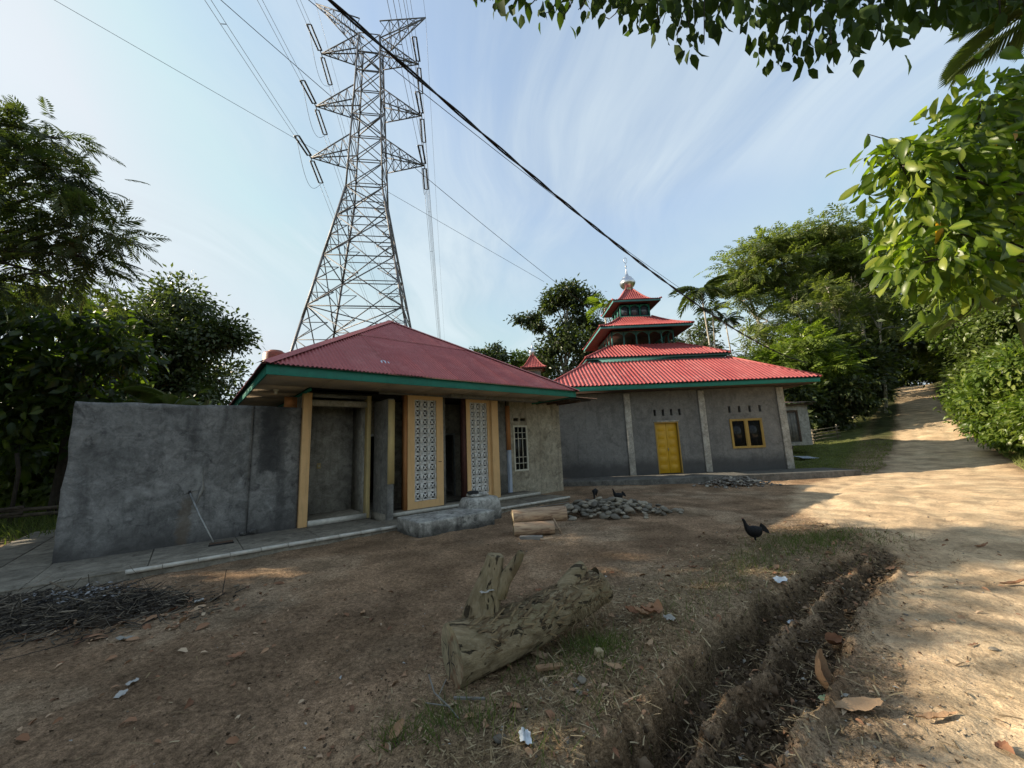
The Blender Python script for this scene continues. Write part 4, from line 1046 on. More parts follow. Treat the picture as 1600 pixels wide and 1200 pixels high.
# ------------------------------------------------------------------ local cables
def cable(name, a, b, sag, r_, label, ext=0.0, twist=False, n=90):
    a = np.array(a, float); b = np.array(b, float)
    t = np.linspace(-ext, 1, n)[:, None]; P_ = a+(b-a)*t; P_[:, 2] -= 4*sag*(t*(1-t))[:, 0]
    m = MB()
    if twist:
        P_ = np.stack([np.interp(np.linspace(0, 1, n*4), np.linspace(0, 1, n), P_[:, i]) for i in range(3)], 1)
        s_ = np.concatenate([[0], np.cumsum(np.linalg.norm(np.diff(P_, axis=0), axis=1))]); d = (b-a)/np.linalg.norm(b-a); x = np.cross(d, (0, 0, 1)); x /= np.linalg.norm(x); y = np.cross(x, d)
        for ph in (0, math.pi):
            m.tube(P_+np.outer(np.cos(s_*3.3+ph), x)*r_+np.outer(np.sin(s_*3.3+ph), y)*r_, r_*1.02, 6)
    else: m.tube(P_, r_, 6)
    return tag(obj(name, mesh_of(name, m.V, m.F, smooth=True), M_['cable']), label, 'cable')
cable('overhead_cable', (-2.35, 4.5, 7.95), (15.6, 20.0, 5.35), .95, .017, 'thick twisted black cable sagging across the sky towards the trees right of the mosque', .45, True)
cable('overhead_cable', (-2.75, 4.6, 8.15), (15.9, 20.2, 5.45), .75, .006, 'thin black cable just above the thick twisted one', .45)
cable('overhead_cable', (-6.94, 8.0, 13.04), (5.2, 18.9, 7.55), .3, .009, 'black cable running down to the third roof of the mosque', .5)
cable('overhead_cable', (-23.75, 17.0, 26.36), (2.98, 30.0, 14.93), .0, .012, 'faint thin wire crossing low behind the tower to the minaret side', .8)

# ------------------------------------------------------------------ concrete block in front of the wash house
tb = Thing('concrete_tank_cover', 'mossy concrete slab with a rounded raised hump in front of the pierced panels', 'concrete slab', stw(4.5, 7.4, 0), UA, (4.5, 7.4, 0))
def lump(cx, cy, z0, rx, ry, hh, seed, n=26, m_=10, p=.35):
    V = []; F = []
    for j in range(m_+1):
        f = j/m_; k = (1-f**4)**p if f < 1 else 0.02
        for i in range(n):
            a = 2*math.pi*i/n; r = k*(1+.10*(float(fbm(np.array([math.cos(a)*1.5+f]), np.array([math.sin(a)*1.5]), seed, 3)[0])-.5))
            ca_, sa_ = math.cos(a), math.sin(a); q = (abs(ca_)**4+abs(sa_)**4)**-.25
            V.append((cx+rx*r*ca_*q, cy+ry*r*sa_*q, z0+hh*f))
    for j in range(m_):
        for i in range(n): F.append((j*n+i, j*n+(i+1) % n, (j+1)*n+(i+1) % n, (j+1)*n+i))
    F.append(tuple(range(m_*n, m_*n+n)))
    return V, F
def roughbox(x0, x1, y0, y1, z0, z1, seed, k=10, amp=.02):
    V = []; F = []
    def face(o, u, v):
        n = k; b = len(V)
        for i in range(n+1):
            for j in range(n+1):
                p = np.array(o)+np.array(u)*i/n+np.array(v)*j/n
                c = np.array([(x0+x1)/2, (y0+y1)/2, (z0+z1)/2]); h_ = np.array([x1-x0, y1-y0, z1-z0])/2
                q = (p-c)/h_; rr = .12*min(h_)/h_; q = np.clip(q, -1, 1); e = np.sum(np.abs(q) > .94) ; 
                if e >= 2: q = q*(1-rr*.35)
                d = np.array([float(fbm(np.array([p[0]*5+p[2]*3]), np.array([p[1]*5]), seed+s, 3)[0])-.5 for s in range(3)])*amp*2
                V.append(tuple(c+q*h_+d))
        for i in range(n):
            for j in range(n): F.append((b+i*(n+1)+j, b+(i+1)*(n+1)+j, b+(i+1)*(n+1)+j+1, b+i*(n+1)+j+1))
    dx, dy, dz = x1-x0, y1-y0, z1-z0
    face((x0, y0, z0), (dx, 0, 0), (0, 0, dz)); face((x1, y0, z0), (0, dy, 0), (0, 0, dz)); face((x1, y1, z0), (-dx, 0, 0), (0, 0, dz)); face((x0, y1, z0), (0, -dy, 0), (0, 0, dz)); face((x0, y0, z1), (dx, 0, 0), (0, dy, 0))
    return V, F
tb.part('slab', roughbox(3.38, 5.12, 6.85, 7.86, -.12, .30, 91, 18, .006), M_['concrete'], bevel=0)
hm = tb.part('hump', lump(5.30, 7.66, -.1, .46, .36, .66, 93, p=.22), M_['concrete'], smooth=True)
tb.part('lid', lump(5.24, 7.66, .54, .24, .2, .07, 95, 18, 5), M_['concrete'], parent=hm, smooth=True)
o = tag(obj('rag', mesh_of('rag', *lump(0, 0, 0, .13, .09, .07, 97, 14, 5)), simple('dark_cloth', (.03, .03, .03), .9)), 'dark crumpled rag lying on the concrete hump', 'rag')
o.location = (*stw(5.08, 7.6)[:2], .595)

# ------------------------------------------------------------------ logs
def bark_tube(P, R, seg, seed, amp=.10, fs=3.0, ridge=0.0):
    P = np.asarray(P, float); dl = np.concatenate([[0], np.cumsum(np.linalg.norm(np.diff(P, axis=0), axis=1))])
    def rf(i, ang):
        s_ = dl[i]*6
        c, q = np.cos(ang), np.sin(ang)
        k = 1+amp*(fbm(c*fs+s_*.5+9, q*fs+s_*.9, seed, 4)-.5)*2
        if ridge:   # long fissures and flaking plates
            w_ = fbm(c*2+s_*.6, q*2, seed+4, 3)*1.4
            k = k+ridge*(np.abs(vn(ang*5.5+w_*3, ang*0+s_*1.1+w_, seed+6)-.5)*2-.4)+ridge*.7*(fbm(c*9+s_*1.3, q*9+s_, seed+8, 3)-.5)*2
        return k
    return tube(P, R, seg, cap=False, rfun=rf)
def capdisc(P, R, seed, T_, V_ring, dent=.015):
    c = V_ring.mean(0); n = len(V_ring); V = [tuple(c)]; F = []
    for q in (.35, .7, 1.0):
        for p in V_ring:
            v = c+(p-c)*q; d = (float(fbm(np.array([v[0]*14]), np.array([v[2]*14+v[1]*5]), seed, 3)[0])-.5)*dent*2*(q < .99)
            V.append(tuple(v+np.asarray(T_)*d))
    for k in range(n): F.append((0, 1+k, 1+(k+1) % n))
    for r_ in range(2):
        for k in range(n): F.append((1+r_*n+k, 1+(r_+1)*n+k, 1+(r_+1)*n+(k+1) % n, 1+r_*n+(k+1) % n))
    return V, F
def spline(P, n):
    P = np.asarray(P, float); t = np.linspace(0, 1, len(P)); q = np.linspace(0, 1, n)
    out = np.stack([np.interp(q, t, P[:, i]) for i in range(P.shape[1])], 1)
    for _ in range(2): out[1:-1] = (out[:-2]+2*out[1:-1]+out[2:])/4
    return out
lg = Thing('fallen_log', 'large weathered fallen log with a forked branch stub in the middle of the yard', 'log', (.1, 3.4, 0), 0, (.1, 3.4, 0))
pr = spline([(-.50, 2.95, .19, .195), (-.22, 3.12, .205, .185), (.05, 3.28, .23, .168), (.30, 3.46, .27, .158), (.50, 3.60, .30, .165), (.66, 3.74, .32, .15)], 110)
SG = 84
V, F = bark_tube(pr[:, :3], pr[:, 3], SG, 101, .05, ridge=.045)
trunk = lg.part('trunk', (V, F), M_['log'], smooth=True)
lg.part('cut_face', capdisc(pr[0, :3], 0, 103, (pr[0, :3]-pr[1, :3])/np.linalg.norm(pr[0, :3]-pr[1, :3]), V[:SG]), M_['cut'], parent=trunk, smooth=True)
lg.part('cut_face', capdisc(pr[-1, :3], 0, 104, (pr[-1, :3]-pr[-2, :3])/np.linalg.norm(pr[-1, :3]-pr[-2, :3]), V[-SG:]), M_['log'], parent=trunk, smooth=True)
fn_ = (pr[0, :3]-pr[1, :3])/np.linalg.norm(pr[0, :3]-pr[1, :3]); fs_ = np.cross(fn_, (0, 0, 1)); fs_ /= np.linalg.norm(fs_); fu_ = np.cross(fs_, fn_); m = MB()
for a_, l0, l1, w_ in ((1.65, -.17, .10, .010), (.6, .0, .15, .005), (3.5, .02, .16, .006), (5.2, .0, .14, .005), (2.6, .03, .15, .004)):
    d_ = fs_*math.cos(a_)+fu_*math.sin(a_); e_ = np.cross(fn_, d_); c_ = pr[0, :3]+fn_*.017
    P_ = [c_+d_*(l0+(l1-l0)*t)+e_*(.012*math.sin(t*9+a_)) for t in np.linspace(0, 1, 7)]; W_ = [w_*math.sin(math.pi*(.1+.85*t)) for t in np.linspace(0, 1, 7)]
    for i in range(6): m.add([P_[i]-e_*W_[i], P_[i]+e_*W_[i], P_[i+1]+e_*W_[i+1], P_[i+1]-e_*W_[i+1]], [(0, 1, 2, 3)])
lg.part('drying_cracks', m, M_['bark_dark'], parent=trunk)
b1 = spline([(-.32, 3.16, .20, .175), (-.295, 3.17, .40, .135), (-.25, 3.18, .55, .10), (-.205, 3.19, .68, .080), (-.185, 3.19, .775, .064)], 60)
V1, F1 = bark_tube(b1[:, :3], b1[:, 3], 60, 105, .12, ridge=.08)
bs = lg.part('branch_stub', (V1, F1), M_['log_up'], smooth=True)
lg.part('broken_end', capdisc(None, 0, 106, (.1, 0, 1), V1[-60:], .03), M_['log_up'], parent=bs, smooth=True)
b2 = spline([(-.18, 3.18, .50, .075), (-.115, 3.16, .61, .052), (-.055, 3.14, .69, .044), (-.005, 3.13, .76, .037), (.02, 3.12, .81, .026)], 40)
V2, F2 = bark_tube(b2[:, :3], b2[:, 3], 36, 107, .12, ridge=.08); lg.part('fork', (V2, F2+[tuple(range(len(V2)-36, len(V2)))]), M_['log_up'], parent=bs, smooth=True)
b3 = spline([(.32, 3.46, .33, .10), (.42, 3.55, .42, .085), (.50, 3.62, .49, .072), (.56, 3.67, .53, .05)], 18)
V3, F3 = bark_tube(b3[:, :3], b3[:, 3], 24, 109, .10); lg.part('knot_stub', (V3, F3+[tuple(range(len(V3)-24, len(V3)))]), M_['log'], smooth=True)
b4 = spline([(.62, 3.70, .36, .15), (.72, 3.72, .30, .11), (.78, 3.74, .24, .07)], 12)
V4, F4 = bark_tube(b4[:, :3], b4[:, 3], 24, 111, .12); lg.part('root_stub', (V4, F4+[tuple(range(len(V4)-24, len(V4)))]), M_['log'], smooth=True)
# bark flakes and dry roots clinging to it
rs = random.Random(5)
m = MB()
for i in range(620):
    k = rs.randrange(8, 104); p = pr[k, :3]; a = rs.gauss(0, .75); side = np.array([.62, -.78, 0]); ax = np.array([.78, .6, .05])
    n_ = side*math.sin(a)+np.array([0, 0, 1])*math.cos(a); q = p+n_*(pr[k, 3]*rs.uniform(1.0, 1.08)); t_ = ax*rs.uniform(.012, .05)+np.cross(ax, n_)*rs.uniform(-.02, .02); w_ = np.cross(n_, t_)/np.linalg.norm(t_)*rs.uniform(.002, .007); l_ = n_*rs.uniform(.0, .016)
    m.add([q-t_-w_, q+t_-w_+l_, q+t_+w_+l_, q-t_+w_], [(0, 1, 2, 3)])
fl = lg.part('bark_flakes', m, M_['straw'], kind='stuff', attr=np.repeat([rs.uniform(.05, .6) for _ in range(620)], 4), parent=trunk)
m = MB(); nseg = []
for i in range(70):
    k = rs.randrange(62, 108); p = pr[k, :3]; a = rs.uniform(-.3, 1.9); n_ = np.array([.62, -.78, 0])*math.sin(a)+np.array([0, 0, 1])*math.cos(a)
    q = p+n_*pr[k, 3]; P_ = [q]
    for j in range(5):
        q = q+n_*.012+np.array([rs.uniform(-.03, .03), rs.uniform(-.02, .02), -.035+rs.uniform(-.03, .03)]); P_.append(q)
    b = len(m.V); m.tube(P_, .0025, 3, False); nseg.append(len(m.V)-b)
lg.part('hanging_rootlets', m, M_['straw'], kind='stuff', attr=np.concatenate([np.full(c, rs.uniform(.2, .9)) for c in nseg]), parent=trunk)

def small_log(name, label, pts, R, seed):
    P = spline([(*p, R) for p in pts], 22); V, F = bark_tube(P[:, :3], P[:, 3], 26, seed, .05, 2)
    c = P[:, :3].mean(0); c[2] = P[:, 2].min()-R
    t_ = Thing(name, label, 'log', tuple(c), 0, tuple(c))
    b = t_.part('trunk', (V, F), M_['peeled'], smooth=True)
    for s_, d in ((V[:26], P[0, :3]-P[1, :3]), (V[-26:], P[-1, :3]-P[-2, :3])): t_.part('cut_face', capdisc(None, 0, seed+1, d/np.linalg.norm(d), s_), M_['cut'], parent=b, smooth=True)
    return t_
small_log('cut_log', 'upper, longer of two peeled logs stacked in front of the concrete hump', [(-.10, 7.62, .29), (.3, 7.70, .30), (.93, 7.78, .30)], .14, 121)
small_log('cut_log', 'lower, shorter of two peeled logs, lying on the ground', [(-.08, 7.40, .115), (.3, 7.44, .11), (.66, 7.47, .11)], .118, 131)
wedge = obj('wood_scrap', mesh_of('wood_scrap', *roughbox(-.2, .2, -.06, .06, 0, .06, 141, 5, .01)), M_['plank'], loc=(.22, 7.14, Hs(.22, 7.14)-.005), rot=(0, 0, -.15)); tag(wedge, 'flat split wood scrap in front of the two peeled logs', 'wood scrap')
wedge = obj('wood_scrap', mesh_of('wood_scrap', *roughbox(-.12, .12, -.03, .03, 0, .035, 143, 5, .008)), M_['peeled'], loc=(.5, 7.08, Hs(.5, 7.08)-.004), rot=(0, 0, .3)); tag(wedge, 'small pale splinter right of the flat wood scrap', 'wood scrap')
prop = Thing('wedge_stick', 'short stick propping the upper peeled log at its right end', 'stick', (.72, 7.5, 0), 0, (.72, 7.5, 0))
prop.part('stick', MB().tube([(.80, 7.40, .0), (.72, 7.52, .14), (.68, 7.62, .24)], .016, 7), M_['peeled'], smooth=True)

# ------------------------------------------------------------------ stones
def stone_mesh(seed, n=10):
    r_ = np.random.default_rng(seed); V = []; F = []
    sc = np.array([1, r_.uniform(.55, .9), r_.uniform(.30, .58)])
    pl_ = [(unit_(r_.normal(size=3)), r_.uniform(.62, .88)) for _ in range(9)]
    for j in range(n):
        ph = math.pi*j/(n-1)
        for i in range(16):
            a = 2*math.pi*i/16; p = np.array([math.sin(ph)*math.cos(a), math.sin(ph)*math.sin(a), math.cos(ph)])
            k = 1.0
            for d, h in pl_:       # broken facets
                q = float(np.dot(p, d))
                if q > h: k = min(k, h/q+.12*(1-h/q))
            k *= 1+.16*(float(fbm(np.array([p[0]*1.6+seed]), np.array([p[1]*1.6+p[2]*1.9]), seed, 3)[0])-.5)
            V.append(tuple(p*sc*k))
    for j in range(n-1):
        for i in range(16): F.append((j*16+i, j*16+(i+1) % 16, (j+1)*16+(i+1) % 16, (j+1)*16+i)[::-1])
    me = mesh_of('stone', V, F, smooth=True); me.materials.append(M_['stone']); return me
def unit_(v): return v/np.linalg.norm(v)
SM = [stone_mesh(200+i) for i in range(14)]
rs = random.Random(21)
stones = []
def pile_h(x, y):  # envelope of the heap
    dx = (x-2.05)/1.5; dy = (y-9.35)/.85; return .27*max(0, 1-(dx*dx+dy*dy))**.8
tries = 0; placed = []
while len(placed) < 215 and tries < 14000:
    tries += 1
    x = rs.gauss(2.0, .62); y = rs.gauss(9.3, .38); r_ = rs.choice((rs.uniform(.06, .11), rs.uniform(.06, .11), rs.uniform(.1, .155)))
    if x > 2.7: r_ *= .85
    ph = pile_h(x, y)
    if ph <= 0 and rs.random() < .8: continue
    zz_ = rs.uniform(0, 1)**.6*ph
    if any((x-a)**2+(y-b)**2+((zz_-c)*1.5)**2 < ((r_+d)*.64)**2 for a, b, c, d in placed): continue
    placed.append((x, y, zz_, r_))
for k in range(9): placed.append((3.0+k*.085+rs.uniform(-.04, .04), 9.3+rs.uniform(-.25, .25), 0.0, rs.uniform(.06, .11)))
for x, y, z, r_ in placed:
    o = obj('river_stone', SM[rs.randrange(14)], None, None, (x, y, Hs(x, y)+z+r_*.22), (rs.uniform(-.35, .35), rs.uniform(-.35, .35), rs.uniform(0, 6.3))); o.scale = (r_,)*3
    lb_ = 'grey river stone in the low straggling right end of the heap behind the peeled logs' if x > 2.75 else 'grey river stone at the left foot of the heap, next to the peeled logs' if x < 1.35 else 'grey river stone lying on top of the heap behind the peeled logs' if z > .12 else 'grey river stone along the front foot of the heap' if y < 9.2 else 'grey river stone low at the back of the heap, towards the mosque'
    tag(o, lb_, 'stone', 'river stones heaped in the yard')
def rubble():
    r_ = np.random.default_rng(8); Vs = []; Fs = []; at = []; o = 0
    base = [np.array([v.co[:] for v in me.vertices]) for me in SM]; bf_ = np.array([p.vertices[:] for p in SM[0].polygons])
    for i in range(330):
        x = r_.normal(7.55, .55); y = r_.normal(13.6, .33); d = ((x-7.55)/1.25)**2+((y-13.6)/.75)**2
        if d > 1.6: continue
        s_ = r_.uniform(.035, .085); z = Hs(x, y)+max(0, 1-d)*r_.uniform(0, .26)+s_*.3
        a = r_.uniform(0, 6.3); R_ = np.array([[math.cos(a), -math.sin(a), 0], [math.sin(a), math.cos(a), 0], [0, 0, 1]])
        t = r_.uniform(-.8, .8); R2 = np.array([[1, 0, 0], [0, math.cos(t), -math.sin(t)], [0, math.sin(t), math.cos(t)]])
        v = base[i % 14]@R2.T@R_.T*s_+np.array([x, y, z]); Vs.append(v); Fs.append(bf_+o); o += len(v); at.append(np.full(len(v), min(1, max(0, r_.normal(.4, .25)))))
    tag(obj('rubble_heap', mesh_of('rubble_heap', np.concatenate(Vs), np.concatenate(Fs).astype(np.int32), attr=np.concatenate(at), smooth=True), M_['rubble']), 'low heap of small rubble stones in front of the mosque walkway', 'rubble', kind='stuff')
rubble()

# ------------------------------------------------------------------ hens
def hen(loc, rz, scale, label, head_down=False):
    t_ = Thing('hen', label, 'hen', loc, rz, (0, 0, 0), 'hens in the yard'); t_.e.scale = (scale*.82, scale*.95, scale)
    if not head_down:
        sp = [(.165, .275, .006, .012), (.15, .272, .03, .04), (.115, .255, .06, .068), (.06, .235, .082, .088), (0, .232, .088, .094), (-.05, .245, .078, .086), (-.09, .272, .058, .064), (-.115, .312, .040, .044), (-.13, .352, .029, .031), (-.14, .385, .024, .026), (-.15, .408, .025, .025), (-.168, .414, .021, .02), (-.182, .412, .008, .009)]
    else:
        sp = [(.165, .275, .006, .012), (.15, .272, .03, .04), (.115, .255, .06, .068), (.06, .235, .082, .088), (0, .225, .088, .094), (-.05, .222, .078, .086), (-.1, .215, .058, .06), (-.14, .18, .040, .042), (-.165, .13, .029, .031), (-.18, .085, .024, .026), (-.19, .06, .024, .024), (-.20, .045, .02, .02), (-.205, .032, .008, .009)]
    Q = spline([(p[0], 0, p[1], p[2], p[3]) for p in sp], 34); T_ = np.gradient(Q[:, :3], axis=0); T_ /= np.linalg.norm(T_, axis=1)[:, None]
    V = []; F = []; n = 16
    for i in range(len(Q)):
        up = np.cross(T_[i], (0, 1, 0)); up *= 1
        for k in range(n):
            a = 2*math.pi*k/n; V.append(tuple(Q[i, :3]+np.array((0, 1, 0))*math.cos(a)*Q[i, 3]+up*math.sin(a)*Q[i, 4]))
    for i in range(len(Q)-1):
        for k in range(n): F.append((i*n+k, i*n+(k+1) % n, (i+1)*n+(k+1) % n, (i+1)*n+k))
    F += [tuple(range(n))[::-1], tuple(range((len(Q)-1)*n, len(Q)*n))]
    t_.part('body', (V, F), M_['hen'], smooth=True)
    hd = Q[-3, :3]; fd = T_[-1]
    t_.part('beak', MB().add([hd+fd*.012+np.array((0, .008, 0)), hd+fd*.012-np.array((0, .008, 0)), hd+fd*.012+np.array((0, 0, .010)), hd+fd*.045+np.array((0, 0, -.008)), hd+fd*.012+np.array((0, 0, -.008))], [(0, 2, 3), (2, 1, 3), (1, 4, 3), (4, 0, 3)]), M_['beak'])
    cb_ = np.array((.012, 0, .024)); m = MB()
    for k in range(4): p = hd+np.array((.02-.011*k, 0, .018)); m.add([p+np.array((-.008, .002, 0)), p+np.array((.008, .002, 0)), p+np.array((.002, 0, .016)), p+np.array((-.008, -.002, 0)), p+np.array((.008, -.002, 0))], [(0, 1, 2), (4, 3, 2), (1, 4, 2), (3, 0, 2)])
    t_.part('comb', m, M_['comb'])
    for s_ in (-1, 1):
        w_ = []; Fw = []
        for i in range(9):
            f_ = i/8; x = -.055+.19*f_; hh = .055*math.sin(math.pi*min(1, f_*.8+.2))**.7; y = s_*(.088-.03*f_*f_); z = .252-.01*f_
            w_ += [(x, y*.96, z+hh*.6), (x, y+s_*.008, z), (x, y*.94, z-hh*.7)]
        for i in range(8):
            for q in range(2): Fw.append((i*3+q, (i+1)*3+q, (i+1)*3+q+1, i*3+q+1))
        t_.part('wing', (w_, Fw), M_['hen'], smooth=True)
        ox = .015*s_; lg_ = t_.part('leg', MB().tube([(.02+ox, s_*.035, .19), (.012+ox, s_*.035, .14), (.02+ox, s_*.033, .105)], [.034, .02, .010], 8), M_['hen'], smooth=True)
        m = MB().tube([(.02+ox, s_*.033, .11), (.01+ox, s_*.033, .012)], .0065, 6)
        for an in (-.5, 0, .5): m.tube([(.01+ox, s_*.033, .012), (.01+ox-.045*math.cos(an), s_*.033+.045*math.sin(an), .004)], .0045, 5)
        m.tube([(.01+ox, s_*.033, .012), (.035+ox, s_*.033, .004)], .004, 5)
        t_.part('foot', m, M_['beak'], parent=lg_)
    m = MB()
    for k in range(11):
        a = -.25+k*.13; y = (k-5)*.006; P_ = [np.array((.13, y, .265))]
        for j in range(1, 6): f_ = j/5; P_.append(np.array((.13+.105*f_*math.cos(a)+.02*f_*f_, y*(1+f_*1.3), .265+.11*f_*math.sin(a)+.03*f_-.05*f_*f_)))
        w_ = [.012, .018, .02, .02, .016, .004]
        Vt = []; Ft = []
        for p, q in zip(P_, w_): Vt += [tuple(p+np.array((0, .003, q))), tuple(p+np.array((0, -.003, -q)))]
        for j in range(5): Ft.append((2*j, 2*j+1, 2*j+3, 2*j+2))
        m.add(Vt, Ft)
    t_.part('tail', m, M_['hen'])
hen((3.46, 5.98, Hs(3.46, 5.98)-.005), rad(-8), .93, 'black hen standing on the open yard at the edge of the dry grass')
hen((2.30, 11.7, Hs(2.30, 11.7)), rad(65), .95, 'black hen foraging behind the stone heap, left one of the two', True)
hen((2.62, 10.35, Hs(2.62, 10.35)), rad(5), .95, 'black hen half hidden at the back of the stone heap')

# ------------------------------------------------------------------ bamboo fence at the far left
fl_ = [(-15.0, 9.3), (-13.6, 10.7), (-12.1, 12.2), (-10.6, 13.6)]
z0 = [Hs(*p) for p in fl_]
lf = Thing('stick_fence', 'rough stick fence under the trees beyond the drain', 'fence', (*fl_[0], z0[0]), 0, (*fl_[0], z0[0]))
rs = random.Random(9)
for (x, y), z in zip(fl_, z0): lf.part('post', MB().tube([(x, y, z-.2), (x+rs.uniform(-.05, .05), y, z+1.5), (x+rs.uniform(-.1, .1), y, z+rs.uniform(1.7, 2.3))], .045, 7), M_['bark_dark'])
for i in range(3):
    for h in (.35, .5): lf.part('rail', MB().tube([(fl_[i][0]-.2, fl_[i][1]-.25, z0[i]+h), ((fl_[i][0]+fl_[i+1][0])/2, (fl_[i][1]+fl_[i+1][1])/2-.05, z0[i]+h-.04), (fl_[i+1][0]+.2, fl_[i+1][1]+.1, z0[i+1]+h+.05)], .05, 7), M_['bark'])
# ------------------------------------------------------------------ vegetation
def unit(v): return v/(np.linalg.norm(v, axis=-1, keepdims=True)+1e-9)
def scatter(tV, tF, P, D, Nn, S):
    """copies of a small template: y axis along D, z axis near Nn; returns V, F"""
    P = np.asarray(P, float); y = unit(np.asarray(D, float)); x = unit(np.cross(y, Nn)); z = np.cross(x, y)
    S = np.asarray(S, float); S = S[:, None] if S.ndim == 1 else S
    tV = np.asarray(tV, float); n = len(tV); N_ = len(P)
    W_ = tV[None]*S[:, None, :] if S.shape[1] == 3 else tV[None]*S[:, :, None]
    V = P[:, None]+W_[..., :1]*x[:, None]+W_[..., 1:2]*y[:, None]+W_[..., 2:3]*z[:, None]
    F = (np.asarray(tF, np.int32)[None]+(np.arange(N_)*n)[:, None, None]).reshape(-1, np.asarray(tF).shape[1])
    return V.reshape(-1, 3), F.astype(np.int32)
LEAF4 = (np.array([(0, 0, 0), (-.25, .42, .05), (.25, .42, .05), (0, 1, -.04)]), [(0, 2, 3), (0, 3, 1)])
LEAF8 = (np.array([(0, 0, 0), (-.19, .22, .05), (0, .25, 0), (.19, .22, .05), (-.23, .58, .03), (0, .6, -.03), (.23, .58, .03), (0, 1, -.16)]),
         [(0, 2, 1), (0, 3, 2), (1, 2, 5), (1, 5, 4), (2, 3, 6), (2, 6, 5), (4, 5, 7), (5, 6, 7)])
LEAFLONG = (np.array([(0, 0, 0), (-.12, .2, .04), (0, .25, 0), (.12, .2, .04), (-.20, .55, .03), (0, .58, -.04), (.20, .55, .03), (-.16, .80, -.05), (0, .82, -.11), (.16, .80, -.05), (0, 1, -.2)]),
         [(0, 2, 1), (0, 3, 2), (1, 2, 5), (1, 5, 4), (2, 3, 6), (2, 6, 5), (4, 5, 8), (4, 8, 7), (5, 6, 9), (5, 9, 8), (7, 8, 10), (8, 9, 10)])
def pinnate(K, ll, w, ang=58, droop=.25, seed=1):
    r_ = np.random.default_rng(seed); V = []; F = []
    V += [(-.008, 0, 0), (.008, 0, 0), (0, 1, -droop)]; F.append((0, 1, 2))
    for k in range(K):
        t = .12+.86*k/(K-1); l_ = ll*math.sin(math.pi*(.18+.72*t))*(1+r_.uniform(-.12, .12))
        for s in (-1, 1):
            a = rad(ang-22*t); b = np.array([0, t, -droop*t*t]); d = np.array([s*math.sin(a), math.cos(a), -.22]); n_ = np.array([-s*math.cos(a), math.sin(a), 0])*s*w
            o = len(V); V += [tuple(b), tuple(b+d*l_*.5+n_*l_+(0, 0, .01)), tuple(b+d*l_*.5-n_*l_), tuple(b+d*l_+np.array((0, 0, -.04)))]; F += [(o, o+1, o+3), (o, o+3, o+2)]
    return np.array(V), F
FEATH = pinnate(8, .40, .13)
FEATH_F = pinnate(5, .42, .20)
def palm_frond(K=26, ll=.36, droop=.6, w=.021):
    V = []; F = []
    def rp(t): return np.array([0, t*(1-.25*t*droop), .25*t-droop*t*t])
    for k in range(6):
        a, b = rp(k/6), rp((k+1)/6); o = len(V); q = .016*(1-k/7); V += [(a[0]-q, a[1], a[2]), (a[0]+q, a[1], a[2]), (b[0]+q*.8, b[1], b[2]), (b[0]-q*.8, b[1], b[2])]; F += [(o, o+1, o+2), (o, o+2, o+3)]
    for k in range(K):
        t = .14+.85*k/(K-1); l_ = ll*math.sin(math.pi*(.22+.66*t)); p = rp(t)
        for s in (-1, 1):
            a = rad(62-30*t); d = np.array([s*math.sin(a), math.cos(a), -.12]); e = d*l_+np.array((0, 0, -l_*.45)); n_ = np.array([-s*math.cos(a), math.sin(a), 0])*w*s
            o = len(V); m = p+d*l_*.5+np.array((0, 0, -.03*l_)); V += [tuple(p), tuple(m+n_*.6), tuple(m-n_*.6), tuple(p+e)]; F += [(o, o+1, o+3), (o, o+3, o+2)]
    return np.array(V), F
PALM = palm_frond()
PALM_F = palm_frond(10, .46, .75, .045)

